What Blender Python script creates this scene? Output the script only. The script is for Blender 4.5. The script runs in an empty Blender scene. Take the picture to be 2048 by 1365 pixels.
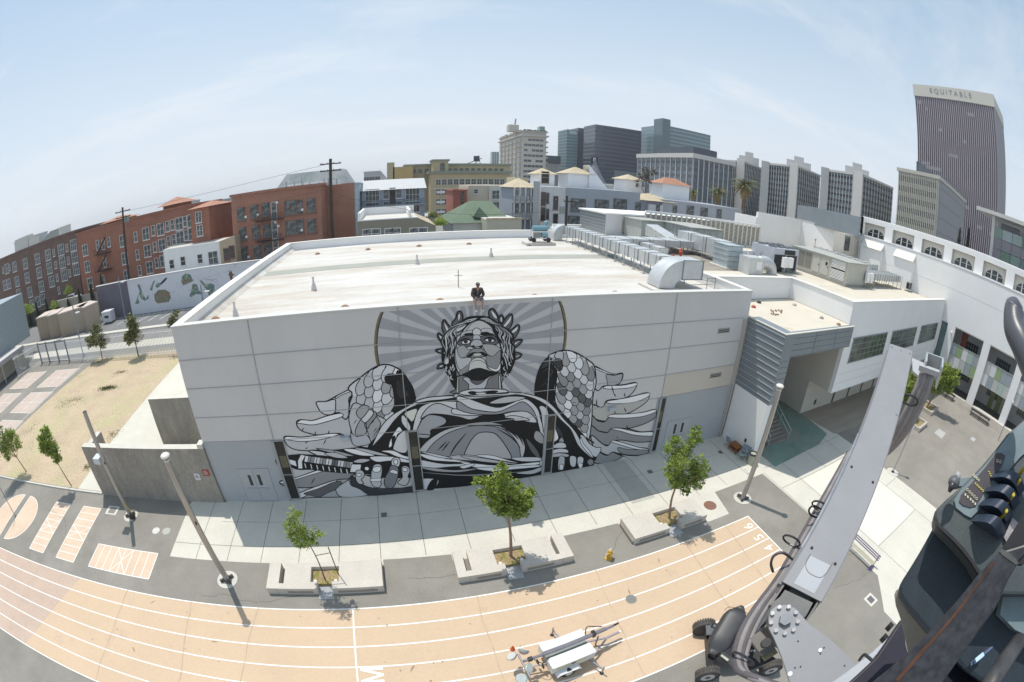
import bpy, bmesh, math, random
from mathutils import Vector, Matrix
R = math.radians
rnd = random.Random(7)
sc = bpy.context.scene
COL = sc.collection

# ---------------------------------------------------------------- camera
YAW, PITCH, ROLL, FPX, CH = -0.278028782, 0.364346440, 0.0225097530, 880.930955, 17.0
def _rot(x, y, z):
    c, q = math.cos(ROLL), math.sin(ROLL); x, y = c*x-q*y, q*x+c*y
    c, q = math.cos(PITCH), math.sin(PITCH)
    X, Y, Z = x, y*q-z*c, y*c+z*q
    c, s = math.cos(YAW), math.sin(YAW)
    return (c*X-s*Y, s*X+c*Y, Z)
cam_d = bpy.data.cameras.new("camera"); cam = bpy.data.objects.new("camera", cam_d); COL.objects.link(cam)
m = Matrix([_rot(1,0,0), _rot(0,1,0), _rot(0,0,1)]).transposed().to_4x4()
m.translation = (0, 0, CH); cam.matrix_world = m
cam_d.type = 'PANO'; cam_d.sensor_width = 36; cam_d.sensor_fit = 'HORIZONTAL'
cc = cam_d
cc.panorama_type = 'FISHEYE_EQUISOLID'
cc.fisheye_lens = FPX/2048*36; cc.fisheye_fov = R(220)
cam_d.clip_start = 0.02; cam_d.clip_end = 20000
sc.camera = cam

# ---------------------------------------------------------------- sky, sun, exposure
SUN = Vector((-1.5, 2.65, 7.6)).normalized()
w = bpy.data.worlds.new("World"); sc.world = w; w.use_nodes = True
nt = w.node_tree; nt.nodes.clear()
out = nt.nodes.new('ShaderNodeOutputWorld'); bg = nt.nodes.new('ShaderNodeBackground')
sky = nt.nodes.new('ShaderNodeTexSky'); sky.sky_type = 'NISHITA'; sky.sun_disc = False
sky.sun_elevation = math.asin(SUN.z); sky.sun_rotation = math.atan2(SUN.x, SUN.y)
sky.air_density = 1.0; sky.dust_density = 1.6; sky.ozone_density = 1.4; sky.altitude = 80
tc = nt.nodes.new('ShaderNodeTexCoord')
sep = nt.nodes.new('ShaderNodeSeparateXYZ'); nt.links.new(tc.outputs['Generated'], sep.inputs[0])
# thin high cloud: noise on a flat layer seen from below (direction / height)
def mth(op, a, b=None, c=None):
    n = nt.nodes.new('ShaderNodeMath'); n.operation = op
    for i, v in enumerate((a, b, c)):
        if v is None: continue
        if isinstance(v, (int, float)): n.inputs[i].default_value = v
        else: nt.links.new(v, n.inputs[i])
    return n.outputs[0]
zc = mth('ADD', mth('MAXIMUM', sep.outputs['Z'], 0.0), 0.12)
cmb = nt.nodes.new('ShaderNodeCombineXYZ')
nt.links.new(mth('DIVIDE', sep.outputs['X'], zc), cmb.inputs[0]); nt.links.new(mth('DIVIDE', sep.outputs['Y'], zc), cmb.inputs[1])
nz = nt.nodes.new('ShaderNodeTexNoise'); nz.inputs['Scale'].default_value = 0.8; nz.inputs['Detail'].default_value = 8; nz.inputs['Roughness'].default_value = 0.62
nz.inputs['Distortion'].default_value = 0.5
mp = nt.nodes.new('ShaderNodeMapping'); mp.inputs['Scale'].default_value = (0.7, 1.6, 1); mp.inputs['Rotation'].default_value = (0, 0, -0.5); mp.inputs['Location'].default_value = (3.1, 1.7, 0)
nt.links.new(cmb.outputs[0], mp.inputs[0]); nt.links.new(mp.outputs[0], nz.inputs['Vector'])
rp = nt.nodes.new('ShaderNodeValToRGB'); rp.color_ramp.elements[0].position = 0.49; rp.color_ramp.elements[1].position = 0.78
nt.links.new(nz.outputs['Fac'], rp.inputs[0])
mx = nt.nodes.new('ShaderNodeMix'); mx.data_type = 'RGBA'
hz = nt.nodes.new('ShaderNodeMapRange'); hz.inputs[1].default_value = 0; hz.inputs[2].default_value = .75; hz.inputs[3].default_value = .97; hz.inputs[4].default_value = .55
hz.interpolation_type = 'SMOOTHSTEP'; nt.links.new(mth('MAXIMUM', sep.outputs['Z'], 0.0), hz.inputs[0])
hm = nt.nodes.new('ShaderNodeMix'); hm.data_type = 'RGBA'; nt.links.new(hz.outputs[0], hm.inputs[0]); nt.links.new(sky.outputs[0], hm.inputs[6])
hc = nt.nodes.new('ShaderNodeValToRGB'); hc.color_ramp.elements[0].color = (5.9,6.2,6.6,1); hc.color_ramp.elements[0].position = 0.0; hc.color_ramp.elements[1].color = (3.5,4.75,5.8,1); hc.color_ramp.elements[1].position = .5
nt.links.new(sep.outputs['Z'], hc.inputs[0]); nt.links.new(hc.outputs[0], hm.inputs[7])
nt.links.new(mth('MULTIPLY', rp.outputs[0], 0.55), mx.inputs[0]); nt.links.new(hm.outputs[2], mx.inputs[6]); mx.inputs[7].default_value = (6.6, 6.6, 6.7, 1)
nt.links.new(mx.outputs[2], bg.inputs['Color']); bg.inputs['Strength'].default_value = 0.105
nt.links.new(bg.outputs[0], out.inputs['Surface'])
sl = bpy.data.lights.new("sun", 'SUN'); sl.energy = 2.7; sl.angle = R(0.53); sl.color = (1.0, 0.955, 0.88)
so = bpy.data.objects.new("sun", sl); COL.objects.link(so); so.location = (0, 0, 60)
so.rotation_euler = SUN.to_track_quat('Z', 'Y').to_euler()
vs = sc.view_settings; vs.view_transform = 'Standard'; vs.look = 'None'; vs.gamma = 1; vs.use_curve_mapping = False; vs.exposure = 0.52

# ---------------------------------------------------------------- photo rays -> points on real surfaces
def ray(px, py):
    dx = px-1024; dy = py-682.5; r = math.hypot(dx, dy) or 1e-9
    th = 2*math.asin(min(r/FPX/2, 1)); s = math.sin(th)/r
    return _rot(s*dx, -s*dy, -math.cos(th))
def G(px, py, z=0.0):
    d = ray(px, py); t = (z-CH)/d[2]; return (d[0]*t, d[1]*t)
def PY(px, py, y):
    d = ray(px, py); t = y/d[1]; return (d[0]*t, CH+d[2]*t)
def PX(px, py, x):
    d = ray(px, py); t = x/d[0]; return (d[1]*t, CH+d[2]*t)
def PD(px, py, D):            # point at horizontal distance D
    d = ray(px, py); t = D/math.hypot(d[0], d[1]); return Vector((d[0]*t, d[1]*t, CH+d[2]*t))
def P3(px, py, D):            # point at straight distance D
    d = ray(px, py); return Vector((d[0]*D, d[1]*D, CH+d[2]*D))
def AZ(px, py):
    d = ray(px, py); return math.atan2(d[0], d[1])
def SL(px, py):
    d = ray(px, py); return d[2]/math.hypot(d[0], d[1])

# ---------------------------------------------------------------- materials
MATS = {}
def M(name, col=(.5,.5,.5), rough=.7, var=.12, scale=1.5, metal=0, bump=0, spec=.4, stretch=None, fine=None, var2=None, alpha=None):
    if name in MATS: return MATS[name]
    mt = bpy.data.materials.new(name); mt.use_nodes = True; t = mt.node_tree; b = t.nodes['Principled BSDF']
    b.inputs['Roughness'].default_value = rough; b.inputs['Metallic'].default_value = metal
    b.inputs['Specular IOR Level'].default_value = spec
    c = t.nodes.new('ShaderNodeTexCoord'); mpn = t.nodes.new('ShaderNodeMapping'); t.links.new(c.outputs['Object'], mpn.inputs[0])
    if stretch: mpn.inputs['Scale'].default_value = stretch
    n = t.nodes.new('ShaderNodeTexNoise'); n.inputs['Scale'].default_value = scale; n.inputs['Detail'].default_value = 6; n.inputs['Roughness'].default_value = .65
    t.links.new(mpn.outputs[0], n.inputs['Vector'])
    r = t.nodes.new('ShaderNodeMapRange'); r.inputs[1].default_value = .3; r.inputs[2].default_value = .7
    r.inputs[3].default_value = 1-var; r.inputs[4].default_value = 1+var*.6; t.links.new(n.outputs['Fac'], r.inputs[0])
    h = t.nodes.new('ShaderNodeMix'); h.data_type = 'RGBA'; h.blend_type = 'MULTIPLY'; h.inputs[0].default_value = 1
    h.inputs[6].default_value = (*col, 1); t.links.new(r.outputs[0], h.inputs[7])
    o = h.outputs[2]
    if var2:   # (second colour, scale, threshold lo, hi)
        n2 = t.nodes.new('ShaderNodeTexNoise'); n2.inputs['Scale'].default_value = var2[1]; n2.inputs['Detail'].default_value = 8; n2.inputs['Roughness'].default_value = .7
        t.links.new(mpn.outputs[0], n2.inputs['Vector'])
        r2 = t.nodes.new('ShaderNodeMapRange'); r2.inputs[1].default_value = var2[2]; r2.inputs[2].default_value = var2[3]; t.links.new(n2.outputs['Fac'], r2.inputs[0])
        h2 = t.nodes.new('ShaderNodeMix'); h2.data_type = 'RGBA'; t.links.new(r2.outputs[0], h2.inputs[0]); t.links.new(o, h2.inputs[6]); h2.inputs[7].default_value = (*var2[0], 1); o = h2.outputs[2]
    if fine:   # (amount, scale) speckle
        n3 = t.nodes.new('ShaderNodeTexNoise'); n3.inputs['Scale'].default_value = fine[1]; n3.inputs['Detail'].default_value = 2
        t.links.new(mpn.outputs[0], n3.inputs['Vector'])
        r3 = t.nodes.new('ShaderNodeMapRange'); r3.inputs[1].default_value = .3; r3.inputs[2].default_value = .7; r3.inputs[3].default_value = 1-fine[0]; r3.inputs[4].default_value = 1+fine[0]; t.links.new(n3.outputs['Fac'], r3.inputs[0])
        h3 = t.nodes.new('ShaderNodeMix'); h3.data_type = 'RGBA'; h3.blend_type = 'MULTIPLY'; h3.inputs[0].default_value = 1; t.links.new(o, h3.inputs[6]); t.links.new(r3.outputs[0], h3.inputs[7]); o = h3.outputs[2]
    t.links.new(o, b.inputs['Base Color'])
    if bump:
        bn = t.nodes.new('ShaderNodeBump'); bn.inputs['Strength'].default_value = bump; bn.inputs['Distance'].default_value = .02; t.links.new(n.outputs['Fac'], bn.inputs['Height']); t.links.new(bn.outputs[0], b.inputs['Normal'])
    MATS[name] = mt; return mt

# ---------------------------------------------------------------- objects
def tag(o, label=None, cat=None, group=None, kind=None):
    if label: o['label'] = label
    if cat: o['category'] = cat
    if group: o['group'] = group
    if kind: o['kind'] = kind
    return o
def wloc(o):
    v = Vector((0,0,0))
    while o: v += o.location; o = o.parent
    return v
def thing(name, loc, label, cat, group=None, rz=0):
    o = bpy.data.objects.new(name, None); o.empty_display_size = .3; COL.objects.link(o); o.location = loc; o.rotation_euler = (0,0,rz)
    return tag(o, label, cat, group)
def copy_tree(o, parent=None):
    c = o.copy(); COL.objects.link(c); c.parent = parent
    for ch in list(o.children): copy_tree(ch, c)
    return c
class MB:
    def __init__(s): s.v = []; s.f = []; s.mi = []; s.mats = []
    def m(s, mat):
        if mat not in s.mats: s.mats.append(mat)
        return s.mats.index(mat)
    def face(s, pts, mat):
        i = len(s.v); s.v += [tuple(p) for p in pts]; s.f.append(list(range(i, i+len(pts)))); s.mi.append(s.m(mat)); return s
    def raw(s, vs, fs, mat):
        i = len(s.v); s.v += [tuple(p) for p in vs]; k = s.m(mat)
        for f in fs: s.f.append([i+j for j in f]); s.mi.append(k)
        return s
    def box(s, a, b, mat, top=None):
        x0,y0,z0 = [min(p,q) for p,q in zip(a,b)]; x1,y1,z1 = [max(p,q) for p,q in zip(a,b)]
        vs = [(x0,y0,z0),(x1,y0,z0),(x1,y1,z0),(x0,y1,z0),(x0,y0,z1),(x1,y0,z1),(x1,y1,z1),(x0,y1,z1)]
        s.raw(vs, [(0,3,2,1),(0,1,5,4),(1,2,6,5),(2,3,7,6),(3,0,4,7)]+([] if top else [(4,5,6,7)]), mat)
        return s.raw(vs, [(4,5,6,7)], top) if top else s
    def prism(s, poly, z0, z1, mat, top=None):   # poly list of (x,y), ccw or cw
        a = sum(poly[i][0]*poly[(i+1)%len(poly)][1]-poly[(i+1)%len(poly)][0]*poly[i][1] for i in range(len(poly)))
        if a < 0: poly = poly[::-1]
        n = len(poly)
        z0f = z0 if callable(z0) else (lambda x, y: z0); z1f = z1 if callable(z1) else (lambda x, y: z1)
        lo = [(x,y,z0f(x,y)) for x,y in poly]; hi = [(x,y,z1f(x,y)) for x,y in poly]
        s.raw(lo+hi, [(i,(i+1)%n,n+(i+1)%n,n+i) for i in range(n)]+[tuple(range(n))[::-1]], mat)
        s.face(hi, top or mat); return s
    def obox(s, c, ax, ay, az, mat):    # oriented box: centre and three half-vectors
        c = Vector(c); ax, ay, az = Vector(ax), Vector(ay), Vector(az)
        vs = [c+i*ax+j*ay+k*az for k in (-1,1) for (i,j) in ((-1,-1),(1,-1),(1,1),(-1,1))]
        return s.raw(vs, [(0,3,2,1),(0,1,5,4),(1,2,6,5),(2,3,7,6),(3,0,4,7),(4,5,6,7)], mat)
    def bar(s, p, q, w, h, mat, up=(0,0,1)):     # rectangular bar from p to q
        p, q = Vector(p), Vector(q); d = (q-p); L = d.length; d.normalize(); u = Vector(up)
        if abs(d.dot(u)) > .98: u = Vector((0,1,0))
        sd = d.cross(u).normalized(); u = sd.cross(d)
        return s.obox((p+q)/2, d*L/2, sd*w/2, u*h/2, mat)
    def tube(s, pts, r, mat, n=8, caps=True, closed=False):
        pts = [Vector(p) for p in pts]; rs = r if isinstance(r, (list, tuple)) else [r]*len(pts)
        vs = []; fs = []; prev = None
        for i, p in enumerate(pts):
            d = (pts[min(i+1,len(pts)-1)]-pts[max(i-1,0)]).normalized()
            if prev is None:
                u = Vector((0,0,1)) if abs(d.z) < .9 else Vector((1,0,0)); a = d.cross(u).normalized()
            else: a = (prev-d*prev.dot(d)).normalized()
            prev = a; b = d.cross(a)
            for k in range(n):
                t = 2*math.pi*k/n; vs.append(p+rs[i]*(math.cos(t)*a+math.sin(t)*b))
        for i in range(len(pts)-1):
            for k in range(n): fs.append((i*n+k, i*n+(k+1)%n, (i+1)*n+(k+1)%n, (i+1)*n+k))
        if caps: fs += [tuple(range(n))[::-1], tuple((len(pts)-1)*n+k for k in range(n))]
        return s.raw(vs, fs, mat)
    def cyl(s, c, r, h, mat, n=16, r2=None):
        c = Vector(c); return s.tube([c, c+Vector((0,0,h))], [r, r if r2 is None else r2], mat, n)
    def ball(s, c, r, mat, sub=2):
        bm = bmesh.new(); bmesh.ops.create_icosphere(bm, subdivisions=sub, radius=1)
        rr = r if isinstance(r, (tuple, list)) else (r,r,r)
        s.raw([(c[0]+v.co.x*rr[0], c[1]+v.co.y*rr[1], c[2]+v.co.z*rr[2]) for v in bm.verts], [[v.index for v in f.verts] for f in bm.faces], mat); bm.free(); return s
    def lathe(s, c, prof, mat, n=16):   # prof [(r,z)]
        vs = []; fs = []
        for r, z in prof:
            for k in range(n): t = 2*math.pi*k/n; vs.append((c[0]+r*math.cos(t), c[1]+r*math.sin(t), c[2]+z))
        for i in range(len(prof)-1):
            for k in range(n): fs.append((i*n+k, i*n+(k+1)%n, (i+1)*n+(k+1)%n, (i+1)*n+k))
        return s.raw(vs, fs+[tuple(range(n))[::-1], tuple((len(prof)-1)*n+k for k in range(n))], mat)
    def build(s, name, parent=None, label=None, cat=None, group=None, kind=None, local=False, smooth=False, bevel=0, offset=None):
        me = bpy.data.meshes.new(name)
        o = Vector((0,0,0)) if (local or parent is None) else wloc(parent)
        if offset is not None: o = Vector(offset)
        me.from_pydata([(x-o.x, y-o.y, z-o.z) for x,y,z in s.v], [], s.f)
        for mt in s.mats: me.materials.append(mt)
        me.polygons.foreach_set('material_index', s.mi)
        if smooth: me.polygons.foreach_set('use_smooth', [True]*len(s.f))
        me.update()
        ob = bpy.data.objects.new(name, me); COL.objects.link(ob)
        if parent is not None: ob.parent = parent
        elif offset is not None: ob.location = offset
        if bevel:
            md = ob.modifiers.new('bevel', 'BEVEL'); md.width = bevel; md.segments = 2; md.limit_method = 'ANGLE'
        return tag(ob, label, cat, group, kind)
def smooth_pts(pts, k=5, closed=False):     # Catmull-Rom
    n = len(pts); out = []
    for i in range(n if closed else n-1):
        p = [pts[(i+j-1) % n] if closed else pts[min(max(i+j-1,0),n-1)] for j in range(4)]
        for s_ in range(k):
            t = s_/k
            out.append(tuple(.5*((2*p[1][a])+(-p[0][a]+p[2][a])*t+(2*p[0][a]-5*p[1][a]+4*p[2][a]-p[3][a])*t*t+(-p[0][a]+3*p[1][a]-3*p[2][a]+p[3][a])*t**3) for a in range(len(pts[0]))))
    if not closed: out.append(tuple(pts[-1]))
    return out
# common materials
asph = M('asphalt', (.255,.24,.21), .9, .16, .35, bump=.15, fine=(.10, 14), var2=((.32,.30,.27), .12, .52, .75), spec=.2)
conc = M('pale concrete paving', (.60,.575,.50), .85, .08, .5, fine=(.05, 9), spec=.25)
concw = M('board marked concrete', (.33,.305,.265), .9, .22, 1.2, stretch=(1,1,.35), bump=.35, fine=(.12, 10), spec=.2)
white = M('white stucco', (.80,.80,.79), .8, .04, .4, spec=.2)
roofw = M('white roof membrane', (.61,.595,.56), .75, .10, .5, stretch=(.35,1.6,1), var2=((.46,.40,.33), .30, .43, .70), fine=(.06,5), spec=.2)
roofg = M('grey roof walkway', (.345,.355,.31), .85, .08, .6)
metalg = M('galvanised steel', (.55,.58,.59), .38, .12, 1.2, metal=.55, spec=.5)
dark = M('black paint', (.02,.02,.022), .4, .1, 2)
glass = M('dark window glass', (.035,.045,.05), .12, .3, .7, spec=.8)
wframe = M('white window frame', (.7,.7,.68), .5, .03, 2)
linew = M('white line paint', (.85,.84,.80), .8, .06, 2, spec=.2)
steelp = M('brushed grey pole steel', (.42,.41,.39), .35, .12, 2, metal=.6, stretch=(3,3,.3))
# ================================================================ ground
def sheet(name, poly, z, mat, parent=None, kind='structure', label=None):
    b = MB(); p = [(x, y, z) for x, y in poly]
    a = sum(poly[i][0]*poly[(i+1)%len(poly)][1]-poly[(i+1)%len(poly)][0]*poly[i][1] for i in range(len(poly)))
    b.face(p if a > 0 else p[::-1], mat)
    return b.build(name, parent, label=label, kind=None if parent else kind)
def rect(x0, y0, x1, y1): return [(x0,y0),(x1,y0),(x1,y1),(x0,y1)]
farg = M('city ground', (.26,.26,.245), .95, .3, .03, spec=.1)
sheet('ground', rect(-3000,-900,3500,4500), -0.05, farg)
sheet('playground', rect(-64.2,-25,33.4,50.2), 0.0, asph)
court_m = M('brown courtyard asphalt', (.27,.25,.22), .9, .14, .3, bump=.3, fine=(.12, 10), var2=((.30,.28,.24), .15, .5, .75), spec=.15)
sheet('courtyard', rect(33.4,-25,66,19.8), 0.0, court_m)
# street and car park behind the fence
streetm = M('old street asphalt', (.20,.20,.20), .9, .15, .2, fine=(.15, 6), spec=.15)
sheet('street', rect(-140,50.2,-12.6,73.8), 0.004, streetm)
kerb = M('kerb concrete', (.58,.56,.50), .85, .1, .8, spec=.2)
MB().box((-140,60,-.02),(-28,61.2,.12), kerb).build('kerb', kind='structure')
sheet('pavement', rect(-72,51.6,-28,54.6), .012, conc)
# parking stall lines by the far wall
pl = MB()
for i in range(13):
    x = -51.5+i*2.7
    pl.raw([(x,70.0,.012),(x+.14,70.0,.012),(x-1.0,64.9,.012),(x-1.14,64.9,.012)], [(0,1,2,3)], linew)
ps = pl.build('parking_lines', label=None, kind='structure')
for i in range(12):
    b = MB(); x = -51.0+i*2.7
    b.bar((x,68.6,.08),(x+1.7,69.4,.08),.18,.14, kerb)
    b.build('wheel_stop', label='low concrete wheel stop along the far mural wall, number %s from its left end' % ('one','two','three','four','five','six','seven','eight','nine','ten','eleven','twelve')[i], cat='wheel stop', group='wheel stops along the far mural wall')
# concrete walks
joint = M('paving joint', (.16,.155,.14), .95, .1, 2)
walk = sheet('walkway', [(-14.91,15.0),(-8.1,14.98),(-8.1,14.6),(-2.1,14.6),(-2.1,14.98),(1.35,14.85),(1.35,14.4),(7.1,14.4),(7.1,14.75),(10.45,14.7),(10.45,14.2),(15.35,14.2),(15.35,12.7),(17.12,12.7),(17.54,14.8),(22.14,14.85),(22.4,3.0),(20.6,.9),(20.6,-6),(33.4,-6),(33.4,16),(33.0,19.9),(22.6,20.15),(-12.2,20.15),(-12.2,19.99),(-14.91,19.99)], .004, conc)
concd = M('darker concrete paving', (.44,.43,.385), .9, .1, .5, fine=(.08, 9), spec=.2)
sheet('dark_paving_band', rect(12.0,15.9,13.6,20.1), .008, concd, walk)
jb = MB()
def jl(x0,y0,x1,y1,w=.03,z=.0095):
    d = Vector((x1-x0,y1-y0,0)).normalized(); n = Vector((-d.y,d.x,0))*w/2
    jb.face([(x0+n.x,y0+n.y,z),(x0-n.x,y0-n.y,z),(x1-n.x,y1-n.y,z),(x1+n.x,y1+n.y,z)][::-1], joint)
for x in (-13.0,-10.9,-8.8,-6.6,-4.4,-2.2,0.1,2.4,4.7,7.0,9.3,11.6,14.0,16.4,18.8,21.0):
    jl(x,15.0 if x < -12 else 15.0, x,20.1)
jl(-14.9,16.2,21,16.2); jl(-12,18.2,21,18.2,.02)
jl(22.3,14.9,22.4,3); jl(24.6,-6,24.6,15.5); jl(31.2,-6,31.2,19.8); jl(22.4,12.9,33.3,12.9); jl(22.5,9.1,24.6,9.1); jl(31.2,8.1,33.3,8.1); jl(24.6,4.6,31.2,4.6); jl(27.9,12.9,27.9,19.5)
for y in (15.3,17.6): jl(22.8,y,33.2,y)
jb.build('paving_joints', walk)
sheet('pale_paving_panel', [(24.65,4.7),(31.1,4.7),(31.1,12.8),(24.65,12.8)], .0085, M('pale cream paving panel', (.68,.66,.58), .85, .05, .6, spec=.2), walk)
grn = M('worn green floor paint', (.20,.29,.24), .8, .2, .6, var2=((.30,.29,.24), .25, .45, .65), spec=.3)
sheet('green_floor', [(23.7,22.5),(33,22.5),(32.3,16.1),(30.2,15.4),(23.7,15.0)], .013, grn)
brownp = M('brown stained floor', (.36,.31,.25), .8, .15, .5, stretch=(.3,2,1), spec=.3)
sheet('covered_floor', [(32.4,20.2),(62,20.2),(62,16.2),(37,15.4),(33.1,15.7)], .011, brownp)
sheet('dirt_yard_slab', rect(-27.1,20.35,-12.3,50), .003, conc)
# access covers, grates, slabs
def cover(name, x, y, r, mat, lab, cat):
    MB().cyl((x,y,0.001),r,.012,mat,24).build(name, label=lab, cat=cat)
cover('manhole_cover', 16.45, 13.87, .42, M('rusty iron', (.23,.12,.085), .8, .2, 6), 'round rusty manhole cover beside the right hand planter', 'manhole cover')
cover('utility_cover', 8.71, 9.61, .27, M('worn grey iron', (.2,.21,.19), .7, .2, 6), 'round dark grey utility cover on a white lane line of the track', 'utility cover')
cover('utility_cover', *G(312,1062), .3, M('pale round lid', (.6,.59,.55), .7, .1, 4), 'small white round lid in the asphalt near the pale paving', 'utility cover')
cover('utility_cover', *G(333,1063), .32, M('grey round lid', (.42,.41,.38), .7, .1, 4), 'small grey round lid just right of a white one in the asphalt', 'utility cover')
def grate(x, y, s, lab, rot=0, frame=True):
    t = thing('drain_grate', (x,y,0), lab, 'drain grate', rz=rot)
    b = MB(); fm = M('grate collar concrete',(.6,.58,.52),.85,.08,3)
    if frame: b.box((-s,-s,0.001),(s,s,.012), fm)
    b.box((-s*.6,-s*.6,.002),(s*.6,s*.6,.016), M('grate iron',(.06,.06,.06),.6,.1,5)); b.build('grate', t, local=True)
    b = MB()
    for i in range(5): b.box((-s*.5+i*s*.25-.015,-s*.55,.016),(-s*.5+i*s*.25+.015,s*.55,.022), M('grate bar',(.3,.3,.29),.5,.1,5))
    b.build('bar', t, local=True)
grate(20.5,2.15,.38,'square drain grate in a pale concrete collar on the asphalt right of the boom')
grate(*G(768,1030),.28,'small dark drain grate in the shaded paving below the sword hilt',frame=False)
grate(*G(1300,944),.28,'small dark drain grate on the dark paving band',frame=False)
grate(*G(1441,905),.3,'small dark drain grate near the chairs in the building shadow',frame=False)
slabm = M('grey patch slab', (.42,.42,.40), .85, .08, 2)
sheet('access_slab', [G(1868,866),G(1878,858),G(1892,867),G(1883,878)], .01, slabm, kind=None).update_tag()
tag(bpy.data.objects['access_slab'], 'larger square pale access slab in the brown courtyard', 'access slab')
o = sheet('access_slab', [G(1940,878),G(1945,874),G(1952,879),G(1947,884)], .01, slabm, kind=None); tag(o, 'smaller square pale access slab in the brown courtyard', 'access slab')
o = sheet('access_slab', [G(218,1012),G(240,1014),G(231,1031),G(210,1028)], .008, M('white line frame',(.6,.59,.56),.8,.05,2), kind=None); tag(o, 'square access slab outlined in white at the edge of the concrete wall shadow', 'access slab')
sheet('slab_face', [G(222,1015),G(235,1016),G(228,1028),G(215,1026)], .012, asph, o)

# ---- running track
trackm = M('salmon track coating', (.57,.43,.30), .85, .07, .25, fine=(.03, 6), var2=((.45,.34,.25), .5, .56, .80), spec=.2)
tr = sheet('running_track', [(-80,5.42),(18.15,5.42),(18.15,11.93),(-80,11.93)], .004, trackm)
sheet('faded_track_section', [(-80,5.43),(-24.5,5.43),(-21.6,11.92),(-80,11.92)], .006, M('faded brown track coating', (.50,.385,.31), .85, .1, .3, fine=(.05,6), spec=.2), tr)
lb = MB()
xr = lambda y: 18.12
def ll(x0,y0,x1,y1,w=.06,z=.0105,mb=None):
    d = Vector((x1-x0,y1-y0,0)).normalized(); n = Vector((-d.y,d.x,0))*w/2
    (mb or lb).face([(x0-n.x,y0-n.y,z),(x1-n.x,y1-n.y,z),(x1+n.x,y1+n.y,z),(x0+n.x,y0+n.y,z)], linew)
for i in range(7):
    y = 11.93-i*1.085; ll(-80,y,xr(y),y,.065)
ll(18.12,11.96,xr(5.4),5.4,.07,.012)
ll(-3.72,11.93,-3.72,5.4,.07,.012)
lb.build('lane_lines', tr)
def text(name, s_, mat, parent, size, mw, extrude=0, align='CENTER'):
    cu = bpy.data.curves.new(name, 'FONT'); cu.body = s_; cu.size = size; cu.align_x = align; cu.align_y = 'CENTER'; cu.extrude = extrude; cu.space_character = 1.0
    ob = bpy.data.objects.new(name, cu); COL.objects.link(ob); bpy.context.view_layer.update()
    me = bpy.data.meshes.new_from_object(ob); bpy.data.objects.remove(ob); me.transform(mw); me.materials.clear(); me.materials.append(mat)
    o2 = bpy.data.objects.new(name, me); COL.objects.link(o2)
    if parent: o2.parent = parent; o2.location = -wloc(parent)
    return o2
def flat(x, y, z, ang): return Matrix.Translation((x,y,z)) @ Matrix.Rotation(ang, 4, 'Z')
for s_, px, py in (('6',1498,1053),('5',1518,1075),('4',1539,1096)):
    x, y = G(px, py); text('lane_number', s_, linew, tr, .95, flat(x, y, .013, R(90)))
mb_ = MB()   # the big M painted by the start line
mx, my = G(744, 1352)
for a, b_ in (((0,.52),(.95,.52)), ((0,.52),(.95,.26)), ((.95,.26),(0,0)), ((0,0),(.95,0))):
    ll(-3.57+a[0], 7.93+a[1]*1.2, -3.57+b_[0], 7.93+b_[1]*1.2, .12, .013+.0003*rnd.random(), mb_)
mb_.build('painted_letter', tr)
# skid marks and stains on the coating
sm = M('tyre scuff', (.30,.22,.17), .9, .3, 2)
sb = MB()
for k in range(46):
    x = rnd.uniform(-28,17); y = rnd.uniform(5.7,11.6); a = rnd.uniform(0,6.28); L = rnd.choice((.05,.07,.1,.35)); W_ = rnd.uniform(.02,.05)
    d = Vector((math.cos(a),math.sin(a),0)); n = Vector((-d.y,d.x,0))*W_; p = Vector((x,y,.0145))
    sb.face([p-d*L/2-n*.4, p-n, p+d*L/2-n*.3, p+d*L/2+n*.3, p+n, p-d*L/2+n*.4][::1], sm)
sb.build('scuff_marks', tr)

st_ = M('track stain', (.50,.38,.265), .9, .2, 1.5); b = MB()
for (x, w_, z) in ((-27,.05,1),(-17.6,.04,1),(-12.3,.05,0),(-9.2,.04,1),(2.1,.05,0),(7.4,.05,1),(12.8,.05,1),(15.6,.06,1)):
    y = 5.5; xx = x
    while y < 11.8: x2 = xx+rnd.uniform(-.05,.05)+(.04 if z else 0); b.face([(xx-w_/2,y,.0125),(xx+w_/2,y,.0125),(x2+w_/2,y+.5,.0125),(x2-w_/2,y+.5,.0125)], st_); xx = x2; y += .5
b.build('seams', tr)
b = MB(); ck = M('asphalt crack', (.12,.112,.10), .95, .1, 3)
def crack(x, y, a, n, w_=.022):
    for i in range(n):
        a += rnd.uniform(-.5,.5); L = rnd.uniform(.2,.5); x2, y2 = x+L*math.cos(a), y+L*math.sin(a); nx, ny = -math.sin(a)*w_/2, math.cos(a)*w_/2
        b.face([(x-nx,y-ny,.005),(x2-nx,y2-ny,.005),(x2+nx,y2+ny,.005),(x+nx,y+ny,.005)], ck); x, y = x2, y2
for q in ((-12,12.4,.1,26),(-30,17.5,-.4,16),(9,12.8,.2,8),(20.3,8.9,-1.2,14),(19.0,4.3,.3,10),(-34,2.5,.4,22),(-1,13.6,.1,9),(44,6.4,.7,18),(50,1.6,2.2,16),(38,3.4,.2,14),(55,10.5,-2.6,14)): crack(*q)
b.build('ground_cracks', kind='structure')
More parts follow.
